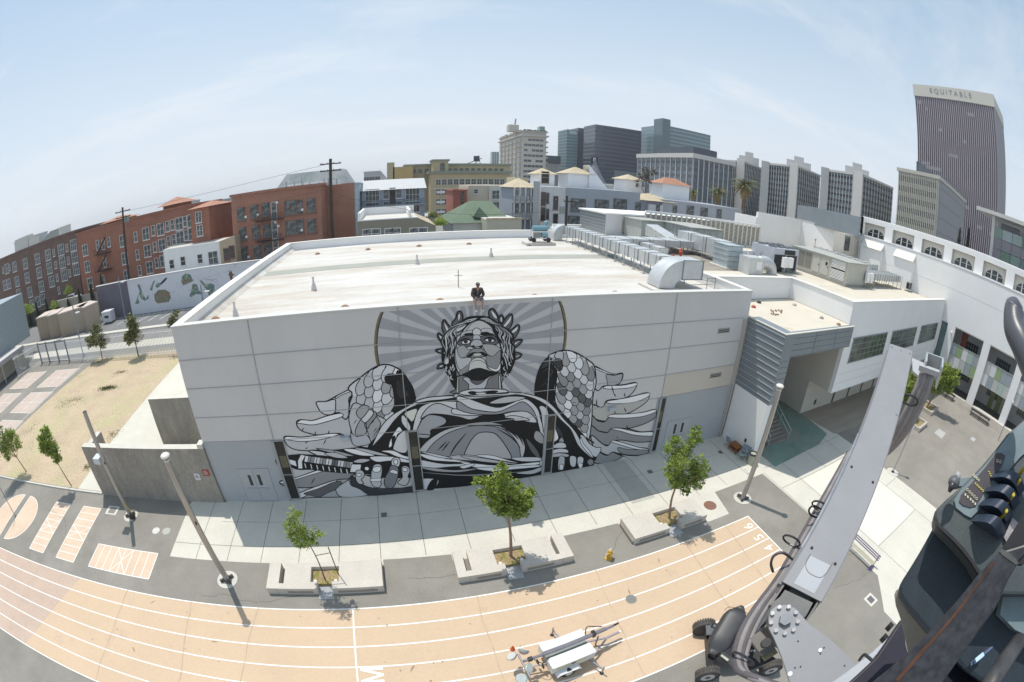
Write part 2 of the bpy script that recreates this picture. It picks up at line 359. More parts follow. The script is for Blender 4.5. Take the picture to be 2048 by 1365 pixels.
# ---- court paintings on the asphalt
peach = M('peach court paint', (.64,.49,.37), .85, .1, .6, fine=(.06,8), spec=.2)
peachf = M('faded pink court paint', (.52,.43,.37), .85, .1, .6, spec=.2)
def hop(x0,y0,x1,y1,n,vert,name='painted_hopscotch'):
    b = MB(); b.raw([(x0,y0,.004),(x1,y0,.004),(x1,y1,.004),(x0,y1,.004)],[(0,1,2,3)],peach)
    L = MB()
    for a in ((x0,y0,x1,y0),(x1,y0,x1,y1),(x1,y1,x0,y1),(x0,y1,x0,y0)): ll(*a,.055,.0085,L)
    if vert:
        s_ = (y1-y0)/n
        for i in range(1,n): ll(x0,y0+i*s_,x1,y0+i*s_,.045,.0095,L)
        c0, c1 = y0+(n//2-1)*s_, y0+(n//2+1)*s_
        ll(x0,c0,x1,c1,.045,.0105,L); ll(x0,c1,x1,c0,.045,.0115,L)
    else:
        s_ = (x1-x0)/n
        for i in range(1,n): ll(x0+i*s_,y0,x0+i*s_,y1,.045,.0095,L)
        c0, c1 = x0+(n//2-1)*s_, x0+(n//2+1)*s_
        ll(c0,y0,c1,y1,.045,.0105,L); ll(c1,y0,c0,y1,.045,.0115,L)
    o = b.build(name, kind='structure'); L.build('court_lines', o)
hop(-28.75,13.0,-26.75,18.42,8,True); hop(-25.05,13.0,-22.95,18.46,8,True); hop(-21.33,13.03,-15.88,15.1,8,False)
for (cx, s_, a0) in ((-33.1,1,-90),(-34.0,-1,90)):
    pts = [(cx+s_*0 + math.cos(R(a0+i*180/24))*2.72*1.0, 15.72+math.sin(R(a0+i*180/24))*2.72) for i in range(25)]
    b = MB(); b.face([(x,y,.004) for x,y in pts], peach); L = MB()
    pp = pts+[pts[0]]
    for i in range(len(pp)-1): ll(*pp[i],*pp[i+1],.055,.0085+.0001*i,L)
    o = b.build('painted_half_circle', kind='structure'); L.build('court_lines', o)
def foursq(x0,y0,x1,y1):
    b = MB(); b.raw([(x0,y0,.004),(x1,y0,.004),(x1,y1,.004),(x0,y1,.004)],[(0,1,2,3)],peachf); L = MB()
    for a in ((x0,y0,x1,y0),(x1,y0,x1,y1),(x1,y1,x0,y1),(x0,y1,x0,y0)): ll(*a,.07,.0085,L)
    ll((x0+x1)/2,y0,(x0+x1)/2,y1,.06,.0095,L); ll(x0,(y0+y1)/2,x1,(y0+y1)/2,.06,.0105,L)
    o = b.build('painted_court', kind='structure'); L.build('court_lines', o)
for y0 in (39.7,32.5,25.0):
    foursq(-52.9,y0,-46.8,y0+5.6); foursq(-61.8,y0,-55.8,y0+5.6)
for i in range(7):
    ll(-64,24,-64,24.01)   # keeps the helper's winding identical for tiny strokes

# ---- dirt yard
dirt = M('dry dirt', (.50,.40,.285), .95, .14, .35, bump=.4, fine=(.14, 5), var2=((.44,.41,.24), .22, .48, .66), spec=.05)
yard = sheet('dirt_yard', [(-46.9,20.35),(-27.1,20.35),(-27.1,49.0),(-44.8,49.0)], .008, dirt)
MB().box((-60,20.0,0),(-23.8,20.18,.10),kerb).box((-47.1,20.2,0),(-46.95,49,.06),kerb).build('yard_edging', kind='structure')
grass = M('sparse grass', (.13,.17,.05), .9, .3, 3)
gb = MB()
def tuft(cx,cy,sx,sy,n,h=.07):
    for i in range(n):
        a = rnd.gauss(0,.5); b_ = rnd.gauss(0,.5); x = cx+a*sx; y = cy+b_*sy; t = rnd.uniform(0,6.28); w_ = .02+.03*rnd.random(); hh = h*rnd.uniform(.4,1.3)
        gb.raw([(x-w_*math.cos(t),y-w_*math.sin(t),.008),(x+w_*math.cos(t),y+w_*math.sin(t),.008),(x+rnd.uniform(-.04,.04),y+rnd.uniform(-.04,.04),.008+hh)],[(0,1,2)],grass)
tuft(*G(215,777),1.6,.7,900,.11); tuft(*G(240,745),1.3,.6,260); tuft(*G(195,725),1.6,.8,260); tuft(*G(352,715),1.2,.8,260); tuft(*G(150,800),2.0,.8,280); tuft(*G(130,810),2.6,1.2,220); tuft(*G(60,860),1.6,1.5,160); tuft(*G(225,870),.8,1.2,220); tuft(*G(175,935),.6,.7,200)
for i in range(26): tuft(rnd.uniform(-45,-28),rnd.uniform(21,48),1.2,.8,30,.05)
gb.build('grass_tufts', label='sparse green grass tufts growing in the dry dirt yard', cat='grass', kind='stuff')
# ================================================================ the hall with the mural
YW, XL, XR_, YB, ZT, ZR = 20.15, -12.28, 22.4, 49.4, 11.2, 10.4
wallm = M('warm grey painted concrete', (.60,.585,.57), .75, .05, .35, spec=.25, stretch=(1,1,.22))
bluegr = M('blue grey painted concrete', (.40,.42,.44), .7, .04, .4, spec=.3)
beige = M('beige painted panel', (.58,.53,.46), .75, .04, .4, spec=.25)
jointm = M('wall panel joint', (.42,.41,.40), .9, .1, 2)
hall = thing('school_hall', (5, 35, 0), 'large flat roofed grey hall with the winged figure painted on its long front wall', 'building')
b = MB()
b.box((XL,YW,0),(XR_,YW+.35,ZT), wallm)                       # front wall
b.box((XL,YB-.5,0),(XR_,YB,ZT), white); 
b.box((XL,YW+.35,0),(XL+.55,YB-.5,ZT), white); b.box((XR_-.35,YW+.35,0),(XR_,28.2,ZT), white); b.box((XR_-.35,28.2,0),(XR_,YB-.5,ZR+.1), white)
b.build('wall', hall)
b = MB(); b.box((XL+.56,YW+.36,0),(XR_-.36,YB-.51,ZR), roofw)
b.build('roof', hall)
b = MB()   # parapet caps
b.box((XL-.05,YW-.06,ZT),(XR_+.05,YW+.42,ZT+.07), M('parapet cap', (.60,.59,.56), .6, .05, 1)); 
b.box((XL-.05,YW+.42,ZT),(XL+.62,YB,ZT+.07), M('white parapet cap', (.72,.70,.66), .6, .05, 1)); b.box((XL+.62,YB-.55,ZT),(XR_+.05,YB+.04,ZT+.07), M('white parapet cap'))
b.box((XR_-.42,YW+.42,ZT),(XR_+.05,28.2,ZT+.07), M('white parapet cap'))
b.build('parapet_cap', hall)
b = MB(); b.raw([(XL+.6,35.05,ZR+.012),(XR_-2.4,35.05,ZR+.012),(XR_-1.2,37.0,ZR+.012),(XL+.6,37.0,ZR+.012)],[(0,1,2,3)],roofg); b.build('roof_walkway', hall)
b = MB()   # sloping cant strip inside the parapets
b.raw([(XL+.56,YW+.4,ZR),(XL+1.1,YW+.4,ZR+.01),(XL+1.1,YB-.5,ZR+.01),(XL+.56,YB-.5,ZR),(XL+.56,YW+.4,ZR+.35),(XL+.56,YB-.5,ZR+.35)],[(4,1,2,5)],roofw)
b.build('cant_strip', hall)
b = MB()
for z in (9.37,7.72,5.95,4.36): b.box((XL+.02,YW-.040,z-.014),(XR_-.5,YW+.02,z+.018), jointm)
for x in (-7.55,0.1,7.85,15.72): b.box((x-.016,YW-.0405,4.36),(x+.02,YW+.02,ZT-.02), jointm)
b.build('panel_joint', hall)
b = MB(); b.box((XL+.01,YW-.004,0),(-7.68,YW+.02,4.342), bluegr); b.box((15.4,YW-.004,0),(XR_-.45,YW+.02,4.342), bluegr)
b.box((-7.6,YW-.004,0),(15.4,YW+.02,4.342),wallm)
b.build('base_panel', hall)
b = MB(); b.box((15.75,YW-.005,4.38),(XR_-.45,YW+.02,5.93), beige); b.build('beige_panel', hall)
b = MB(); b.box((XR_-.42,YW-.05,.0),(XR_-.06,YW+.02,9.3), M('corner strip', (.50,.46,.41), .7,.05,.5)); b.box((XR_-.46,YW-.055,0),(XR_-.43,YW,9.3), jointm); b.box((XR_-.02,YW-.012,0),(XR_+.0,YW,9.3), jointm)
for z in (7.55,6.3): b.box((XR_-.425,YW-.058,z),(XR_-.055,YW,z+.025), jointm)
b.build('corner_trim', hall)
b = MB(); b.box((22.05,YW-.14,0),(22.15,YW-.05,4.4), M('downpipe grey',(.33,.345,.36),.6,.05,2)); b.build('downpipe', hall)
for (x, z) in ((20.15,8.57),(20.2,5.35)):
    b = MB(); b.box((x-.55,YW-.03,z-.17),(x+.55,YW,z+.17), M('louvre frame',(.36,.34,.32),.6,.05,3))
    for i in range(2): b.box((x-.48,YW-.05,z-.11+i*.13),(x+.48,YW-.01,z-.05+i*.13), M('louvre slat dark',(.09,.085,.08),.6,.05,3))
    b.build('wall_louvre', hall)
doorm = M('grey blue steel door', (.42,.435,.45), .55, .04, 1)
def double_door(x0, x1, ztop):
    fr = MB(); fr.box((x0-.08,YW-.05,0),(x0,YW-.003,ztop+.08), M('door frame',(.42,.43,.44),.5,.03,2)); fr.box((x1,YW-.05,0),(x1+.08,YW-.003,ztop+.08), M('door frame')); fr.box((x0,YW-.05,ztop),(x1,YW-.003,ztop+.08), M('door frame'))
    d = fr.build('double_door', hall)
    xm = (x0+x1)/2
    lf = MB(); lf.box((x0,YW-.03,.02),(xm-.012,YW-.003,ztop), doorm); lf.box((xm+.012,YW-.03,.02),(x1,YW-.003,ztop), doorm); lf.build('door_leaf', d)
    for xx in (xm-.42,xm+.22): MB().box((xx,YW-.038,1.25),(xx+.2,YW-.031,2.02), M('wired door glass',(.055,.055,.05),.25,.3,4)).build('door_glass', d)
    h = MB(); h.box((xm-.75,YW-.09,1.0),(xm-.1,YW-.055,1.06), metalg); h.box((xm+.1,YW-.09,1.0),(xm+.75,YW-.055,1.06), metalg); h.build('push_bar', d)
    MB().box((x0-.1,YW-.12,.0),(x1+.1,YW-.051,.03), metalg).build('threshold', d)
double_door(-10.52,-8.55,2.38); double_door(16.75,18.75,2.25)
slitm = M('slot window glass', (.03,.03,.026), .2, .3, 3)
for k, (x0, x1) in enumerate(((-7.55,-7.0),(0.1,.58),(7.95,8.4),(15.75,16.1))):
    b = MB(); fm = M('slot window frame', (.33,.34,.35), .5, .05, 2)
    z0, z1 = .18, 4.33
    b.box((x0-.16,YW-.12,z0-.1),(x0,YW-.003,z1), fm); b.box((x1,YW-.07,z0-.1),(x1+.06,YW-.003,z1), fm); b.box((x0,YW-.07,z0-.1),(x1,YW-.003,z0), fm); b.box((x0,YW-.066,1.95),(x1,YW-.003,2.0), fm); b.box((x0,YW-.07,z1-.05),(x1,YW-.003,z1), fm)
    o = b.build('slot_window', hall)
    MB().box((x0+.001,YW-.048,z0),(x1-.001,YW-.0035,z1-.05), slitm).build('pane', o)
    MB().box((x0+.06,YW-.052,2.5),(x1-.06,YW-.0485,3.3), M('ochre blind',(.15,.13,.08),.7,.1,4)).build('blind', o)
b = MB()
for px, py in ((686,876),(1219,817)):
    x, z = PY(px, py, YW); b.box((x-.1,YW-.22,z-.14),(x+.34,YW-.004,z+.12), M('pale wall light',(.42,.46,.5),.5,.03,3))
b.build('wall_light', hall)
# concrete stair block and yard wall left of the hall
MB().box((-20.3,26.6,0),(-12.31,49.2,4.1), concw, conc).build('concrete_block', label='low square concrete block against the left end of the hall', cat='concrete block')
b = MB(); b.box((-23.6,19.98,0),(-12.31,20.5,4.02), concw, kerb); b.box((-23.6,20.5,0),(-23.1,22.4,3.8), concw, kerb); b.box((-12.7,19.96,4.021),(-12.31,20.52,4.3), kerb)
cwl = b.build('concrete_wall', label='tall board marked concrete wall left of the hall carrying two small signs', cat='wall')
x, z = PY(412,946,19.97)
sgn = thing('safety_sign', (x,19.97,z), 'small red square sign on the concrete wall', 'sign')
MB().box((x-.24,19.945,z-.22),(x+.24,19.978,z+.22), M('red sign face',(.33,.05,.045),.5,.08,9)).build('panel', sgn)
b = MB()
for i in range(4): b.box((x-.17,19.941,z-.12+i*.08),(x+.15-.05*(i%2),19.946,z-.09+i*.08), M('sign white',(.6,.5,.48),.5,.05,3))
b.build('lettering', sgn)
x, z = PY(395,954,19.97)
sgn = thing('notice_sign', (x,19.97,z), 'small white notice with a dark symbol on the concrete wall', 'sign')
MB().box((x-.2,19.945,z-.24),(x+.2,19.978,z+.24), M('white sign face',(.62,.60,.64),.5,.03,9)).build('panel', sgn)
MB().raw([(x-.08,19.942,z+.02),(x+.02,19.942,z-.09),(x+.1,19.942,z-.04),(x+.02,19.942,z+.02),(x,19.942,z+.12),(x-.07,19.942,z+.13)],[(0,1,2,3,4,5)],dark).build('symbol', sgn)
# ---- small things on the hall roof
drm = M('roof drain brown', (.30,.18,.11), .8, .25, 5)
def drain(x, y, lab, mm=drm):
    b = MB(); b.lathe((x,y,ZR),[(.30,0),(.28,.05),(.20,.13),(.09,.19),(.0,.2)],mm,12)
    b.build('roof_drain', label=lab, cat='roof drain', group='domed roof drains', smooth=True)
for i, (x, y) in enumerate(((-7.81,44.3),(-2.54,44.45),(2.71,44.6),(7.87,44.5),(13.71,42.6))): drain(x, y, 'brown domed roof drain in the far row, %s from the left' % ('first','second','third','fourth','fifth')[i])
for i, (x, y) in enumerate(((-11.0,23.6),(-2.83,23.42),(2.49,23.34),(7.92,23.16),(13.17,23.18))): drain(x, y, 'brown domed roof drain in the near row above the mural, %s from the left' % ('first','second','third','fourth','fifth')[i])
def vpipe(x, y, h, lab, cone=True):
    b = MB(); zz = ZR
    b.lathe((x,y,zz),[(.22,0),(.12,h*.55),(.07,h*.6),(.07,h),(.09,h),(.09,h+.08),(0,h+.1)],M('vent pipe white',(.6,.58,.56),.6,.1,4),10)
    b.build('vent_pipe', label=lab, cat='vent pipe')
vpipe(-5.45,28.4,.85,'short white vent pipe on the left middle of the hall roof'); vpipe(-9.6,23.7,.85,'short white vent pipe near the left front corner of the hall roof')
vpipe(1.93,34.9,.7,'short white vent pipe standing on the grey roof strip'); vpipe(8.4,36.6,.7,'short white vent pipe on the far side of the grey roof strip near the duct')
b = MB(); x, y = 3.99, 26.4; b.tube([(x,y,ZR),(x,y,ZR+1.1)],.03,M('thin pipe',(.25,.22,.2),.5,.1,3),6); b.bar((x-.25,y,ZR+.75),(x+.25,y,ZR+.75),.03,.03,M('thin pipe')); b.build('roof_mast', label='thin metal mast with a crossbar on the white roof left of the seated man', cat='mast')
# ================================================================ the painted figure on the hall wall
# (flat paint films on the wall, each 0.25 mm proud of the one below, traced as curves in the wall's own plane)
TONE = {}
def tone(v, tint=(1,1,1.02)):
    k = round(v, 2)
    if k not in TONE: TONE[k] = M('wall paint grey %d' % int(k*100), tuple(min(.88,k*(1.32 if k > .15 else 1.0)*t) for t in tint), .7, .04, .6, spec=.2)
    return TONE[k]
BK, D1, D2, G1, G2, G3, L1, L2, WH = (tone(v) for v in (.018,.06,.14,.235,.31,.42,.52,.62,.80))
FR = {'A':(540,590,4.876),'B':(920,590,4.876),'C':(540,780,4.876),'D':(920,780,4.876),'E':(860,560,5.69),'Z':(0,0,1)}
def wp(fr, p):
    ox, oy, s_ = FR[fr]; return PY(ox+p[0]/s_, oy+p[1]/s_, YW)
class Mural:
    def __init__(s): s.b = MB(); s.off = .0075
    def poly(s, pts, mat):           # pts: wall (x,z)
        pts = [p for i, p in enumerate(pts) if (p[0]-pts[i-1][0])**2+(p[1]-pts[i-1][1])**2 > 1e-6]
        a = sum(pts[i][0]*pts[(i+1)%len(pts)][1]-pts[(i+1)%len(pts)][0]*pts[i][1] for i in range(len(pts)))
        if a < 0: pts = pts[::-1]
        s.off += .00006; s.b.face([(x, YW-s.off, min(max(z,.02),11.08)) for x, z in pts], mat)
    def line(s, pts, w_, mat, taper=False):
        w_ *= .85
        n = len(pts); s.off += .00006; L = []; Rr = []
        for i, p in enumerate(pts):
            q = pts[min(i+1,n-1)]; o = pts[max(i-1,0)]; dx, dz = q[0]-o[0], q[1]-o[1]; l = math.hypot(dx,dz) or 1
            ww = w_/2*(math.sin(math.pi*min(max(i/(n-1),.04),.96))**.6 if taper else 1)
            L.append((p[0]-dz/l*ww, p[1]+dx/l*ww)); Rr.append((p[0]+dz/l*ww, p[1]-dx/l*ww))
        cl = lambda p: (p[0], YW-s.off, min(max(p[1],.02),11.08))
        for i in range(n-1): s.b.face([cl(L[i]), cl(Rr[i]), cl(Rr[i+1]), cl(L[i+1])], mat)
    def fill(s, fr, pts, mat, edge=.075, k=4, sm=True, emat=None):
        w2 = [wp(fr, p) for p in pts]
        if sm: w2 = smooth_pts(w2, k, True)
        s.poly(w2, mat)
        if edge: s.line(w2+[w2[0]], edge, emat or BK)
    def stroke(s, fr, pts, w_=.075, mat=None, taper=True, sm=True):
        w2 = [wp(fr, p) for p in pts]
        if sm and len(w2) > 2: w2 = smooth_pts(w2, 4)
        elif len(w2) == 2: w2 = [w2[0], ((w2[0][0]+w2[1][0])/2,(w2[0][1]+w2[1][1])/2), w2[1]]
        s.line(w2, w_, mat or BK, taper)
mu = Mural()
# halo disc and rays
cx, cz = PY(948, 690, YW); rx = (PY(1140,680,YW)[0]-PY(757,690,YW)[0])/2
def disc(r0, r1, mat):
    pts = [(cx+r1*math.cos(R(a)), cz+r1*math.sin(R(a))) for a in range(0,360,5)]
    pts = [(x, z) for x, z in pts]
    mu.poly([(x, min(z,11.0)) for x, z in pts], mat)
gold = M('dull gold paint', (.20,.155,.085), .6, .2, 3)
disc(0, rx+.02, gold); disc(0, rx-.10, BK); disc(0, rx-.15, tone(.41))
rd = tone(.275, (1,1.0,1.08)); N = 32
for i in range(N):
    a0 = 2*math.pi*(i+.1)/N; a1 = a0+2*math.pi/N*.58
    rr = rx-.15
    mu.off = .0105
    p = [(cx,cz)]+[(cx+rr*math.cos(a0+(a1-a0)*t/3), cz+rr*math.sin(a0+(a1-a0)*t/3)) for t in range(4)]
    # cut at the top of the wall
    q = []
    for j in range(len(p)):
        A_, B_ = p[j], p[(j+1)%len(p)]
        if A_[1] <= 11.0: q.append(A_)
        if (A_[1] <= 11.0) != (B_[1] <= 11.0): t = (11.0-A_[1])/(B_[1]-A_[1]); q.append((A_[0]+t*(B_[0]-A_[0]), 11.0))
    if len(q) > 2: mu.poly(q, rd)
mu.off = .0115
# ---- wings: scaled shoulders
def inpoly(p, poly):
    c = False; n = len(poly)
    for i in range(n):
        a, b_ = poly[i], poly[i-1]
        if (a[1] > p[1]) != (b_[1] > p[1]) and p[0] < (b_[0]-a[0])*(p[1]-a[1])/(b_[1]-a[1])+a[0]: c = not c
    return c
def scales(fr, outline, ang, sx, sy, seed):
    rr = random.Random(seed); poly = [wp(fr, p) for p in outline]
    mu.fill(fr, outline, L1, .09)
    sp = smooth_pts(poly, 4, True)
    ca, sa = math.cos(ang), math.sin(ang)      # scales point along (ca, sa) (down the wing)
    x0 = sum(p[0] for p in poly)/len(poly); z0 = sum(p[1] for p in poly)/len(poly); out_ = []
    for i in range(26, -27, -1):
        for j in range(-20, 21):
            u = i*sy*.62; v = (j+(i % 2)*.5)*sx*.86
            p = (x0+ca*u-sa*v, z0+sa*u+ca*v)
            tip = (p[0]+ca*sy*.25, p[1]+sa*sy*.25)
            if inpoly(p, sp) and inpoly(tip, sp) and inpoly((p[0]-sa*sx*.3,p[1]+ca*sx*.3), sp) and inpoly((p[0]+sa*sx*.3,p[1]-ca*sx*.3), sp): out_.append(p)
    for p in out_:
        j1 = rr.uniform(.88,1.15); pts = []
        for t in range(11):
            a = -math.pi/2+math.pi*t/10; pts.append((math.cos(a)*sy*.55*j1, math.sin(a)*sx*.5))
        pts = [(-sy*.55, -sx*.46)]+pts+[(-sy*.55, sx*.46)]
        pts = [(p[0]+ca*q[0]-sa*q[1], p[1]+sa*q[0]+ca*q[1]) for q in pts]
        if any(not inpoly(q, sp) for q in pts[3:-3:3]) and rr.random() < .5: pass
        q2 = []
        for q in pts:
            for _ in range(14):
                if inpoly(q, sp): break
                q = (q[0]*.85+p[0]*.15, q[1]*.85+p[1]*.15)
            q2.append(q)
        pts = q2
        mu.poly(pts, rr.choice((G1,G2,G3,G3,L1,L1,L2,WH,D2,G2))); mu.line(pts, .055, BK)
# left long feathers
for pts, c in (
 ([(455,1045),(545,1040),(660,980),(760,930),(800,915),(840,960),(770,1010),(780,1120),(750,1210),(700,1190),(680,1150),(620,1155),(560,1170),(500,1145),(465,1090)], G3),
 ([(262,1235),(310,1218),(420,1225),(560,1180),(690,1155),(705,1190),(740,1215),(770,1190),(790,1317),(775,1400),(680,1352),(560,1362),(460,1365),(330,1335),(270,1290)], G3)):
    mu.fill('A', pts, c, .085)
mu.fill('A', [(455,1045),(545,1040),(630,1020),(640,1080),(630,1150),(560,1170),(500,1145),(465,1090)], tone(.5,(1,1.02,1.05)), .07)
mu.fill('A', [(640,1015),(660,980),(800,915),(805,935),(700,975)], L2, .05)
mu.fill('A', [(262,1250),(310,1218),(420,1225),(560,1180),(690,1155),(703,1188),(560,1235),(420,1268),(300,1255)], WH, .06)
for pts, c in (
 ([(135,470),(170,452),(300,462),(450,445),(600,425),(680,435),(710,490),(735,498),(780,450),(830,540),(980,575),(960,620),(700,640),(420,600),(260,585),(175,545)], G3),
 ([(60,680),(150,655),(400,640),(700,660),(900,700),(760,800),(600,850),(430,900),(200,890),(110,760),(70,720)], G3),
 ([(100,890),(160,880),(300,840),(500,770),(700,740),(860,760),(790,850),(700,900),(560,930),(350,955),(200,945),(110,925)], G1),
 ([(200,1060),(230,1030),(400,960),(620,885),(760,870),(850,900),(980,1030),(700,1045),(450,1050)], G2)):
    mu.fill('C', pts, c, .085)
mu.fill('C', [(140,475),(170,455),(300,462),(450,445),(600,425),(672,435),(560,470),(430,495),(300,502),(200,492)], WH, .06)
mu.fill('C', [(100,895),(160,882),(300,840),(500,772),(540,785),(380,835),(220,885),(120,912)], L2, .05)
mu.fill('C', [(205,1045),(400,960),(620,885),(640,895),(480,960),(330,1045),(270,1058)], L2, .06)
mu.fill('C', [(640,960),(700,920),(770,880),(790,930),(860,960),(960,1025),(700,1045)], G3, .07)
mu.fill('C', [(330,1010),(480,960),(620,900),(700,900),(640,970),(560,1005),(480,1045),(400,1030)], D2, .05)
for p in (((310,400),(330,370)),((440,430),(445,405)),((565,435),(580,395)),((520,535),(550,480)),((340,520),(370,505)),((345,580),(368,560)),((400,920),(440,855)),((820,330),(850,290)),((830,320),(880,290))): mu.stroke('C', p, .08)
scales('A', [(765,925),(775,890),(820,850),(890,800),(960,745),(1060,690),(1150,680),(1235,712),(1290,760),(1290,900),(1240,1050),(1210,1160),(1110,1290),(1060,1350),(990,1440),(900,1430),(820,1370),(785,1290),(770,1190),(775,1060),(800,960)], R(-118), .56, .92, 5)
mu.fill('C', [(770,300),(800,420),(830,540),(950,500),(975,430),(1000,530),(1095,360),(1140,300),(1050,250),(980,200),(900,150),(820,130),(780,210)], G3, .07)
for pts, c in (([(790,420),(850,455),(930,430),(985,515),(900,545),(830,545),(795,500)],tone(.38,(1,1.02,1.08))),([(830,410),(870,310),(900,290),(940,370),(930,430),(860,450)],G2),([(925,330),(1010,240),(1060,290),(1075,350),(1000,520),(950,400)],G2),([(940,310),(1010,210),(1040,250),(980,330),(950,380)],G1),([(890,270),(960,190),(1010,230),(930,320)],L1),([(840,220),(900,150),(970,175),(890,280)],G2)):
    mu.fill('C', pts, c, .06)
for p in (((1000,470),(1060,370)),((1010,410),(1040,370)),((815,335),(850,285)),((990,330),(1030,270))): mu.stroke('C', p, .06)
mu.fill('A', [(1118,810),(1150,772),(1200,770),(1228,775),(1245,738),(1300,758),(1350,830),(1392,900),(1415,980),(1420,1015),(1385,1055),(1240,1140),(1185,1130),(1212,1075),(1205,960),(1185,880),(1135,860)], BK, .05)
mu.fill('A', [(1240,830),(1300,900),(1350,960),(1290,1010),(1240,960)], tone(.035), 0); mu.stroke('A', [(1270,800),(1300,900),(1280,1000)], .08, D1); mu.stroke('A', [(1330,880),(1290,920),(1360,1000)], .07, D1)
# right long feathers
for fr, pts, c in (
 ('B',[(1300,700),(1400,740),(1500,775),(1582,765),(1580,820),(1545,870),(1480,885),(1395,890),(1350,935),(1310,930),(1290,850)],G3),
 ('B',[(1310,915),(1345,935),(1400,890),(1480,885),(1600,875),(1700,855),(1722,875),(1700,930),(1640,990),(1560,1020),(1430,1030),(1395,1090),(1300,1085),(1280,980)],G3),
 ('B',[(1290,1070),(1385,1098),(1440,1028),(1560,1015),(1700,985),(1820,955),(1845,985),(1820,1040),(1740,1100),(1620,1160),(1480,1165),(1420,1230),(1290,1190)],tone(.37,(1.02,1,.96))),
 ('D',[(1285,250),(1340,300),(1410,310),(1460,262),(1600,245),(1780,220),(1895,192),(1915,235),(1895,275),(1800,330),(1640,375),(1480,380),(1440,415),(1280,370)],G1),
 ('D',[(1280,350),(1350,400),(1440,415),(1480,375),(1640,380),(1760,410),(1880,405),(1885,450),(1860,500),(1720,510),(1580,490),(1480,500),(1440,540),(1280,480)],G1),
 ('D',[(1280,440),(1380,520),(1440,545),(1490,495),(1600,520),(1720,560),(1820,570),(1835,600),(1800,635),(1640,640),(1500,610),(1440,635),(1360,600),(1300,560)],G3),
 ('D',[(1330,600),(1430,640),(1490,605),(1580,650),(1480,700),(1350,722),(1290,680)],G1)):
    mu.fill(fr, pts, c, .085)
for fr, pts in (('B',[(1395,905),(1440,885),(1580,882),(1715,858),(1715,885),(1640,908),(1500,918),(1420,915)]),('B',[(1425,1045),(1470,1030),(1620,1005),(1825,957),(1840,985),(1740,1035),(1600,1058),(1470,1060)]),
 ('D',[(1445,265),(1480,240),(1620,235),(1780,220),(1895,192),(1905,215),(1780,258),(1600,275)]),('D',[(1465,380),(1560,375),(1740,412),(1865,408),(1885,430),(1870,450),(1700,440),(1560,400)]),('D',[(1475,505),(1500,492),(1640,530),(1740,560),(1830,575),(1825,588),(1700,575),(1560,535)])):
    mu.fill(fr, pts, WH, .055)
mu.fill('B', [(1305,700),(1400,738),(1500,772),(1580,765),(1540,782),(1430,765),(1310,715)], WH, .045); mu.fill('B', [(1425,775),(1500,785),(1580,770),(1575,820),(1545,868),(1450,885),(1432,830)], G2, .055)
mu.fill('D', [(1540,560),(1640,580),(1820,585),(1830,615),(1740,635),(1600,628),(1550,600)], G1, .05)
for fr, p in (('B',((1475,880),(1500,965))),('B',((1520,990),(1495,960))),('B',((1610,1000),(1600,955))),('B',((1510,1160),(1508,1120))),('B',((1620,1145),(1600,1100))),('D',((1640,380),(1620,345))),('D',((1660,378),(1625,372))),('D',((1330,160),(1330,90))),('D',((1300,155),(1330,150),(1350,170))),('D',((1480,605),(1640,665))),('D',((1530,455),(1535,470)))): mu.stroke(fr, p, .10)
scales('B', [(860,600),(930,560),(1000,542),(1080,548),(1160,580),(1240,630),(1300,680),(1320,760),(1325,870),(1300,960),(1290,1060),(1285,1200),(1275,1300),(1250,1420),(1190,1400),(1120,1320),(1060,1240),(960,1120),(925,1030),(930,900),(940,780),(900,690)], R(-68), .52, .86, 11)
mu.fill('B', [(850,612),(785,690),(745,800),(728,900),(735,985),(800,1010),(900,1040),(920,1000),(915,900),(945,800),(935,720),(890,690),(885,640)], BK, .05)
mu.fill('B', [(855,615),(890,622),(895,670),(860,690),(800,720),(790,700)], D1, .06); mu.fill('B', [(905,660),(935,625),(985,630),(1000,700),(975,735),(945,715),(925,690)], D1, .06)
mu.stroke('B', [(800,760),(850,720),(900,740),(870,800),(820,850)], .08, D1); mu.stroke('B', [(780,900),(830,860),(860,900)], .06, D1)
for p in (((1040,1105),(1110,1150)),((1100,1045),(1125,1052))): mu.stroke('B', p, .06)
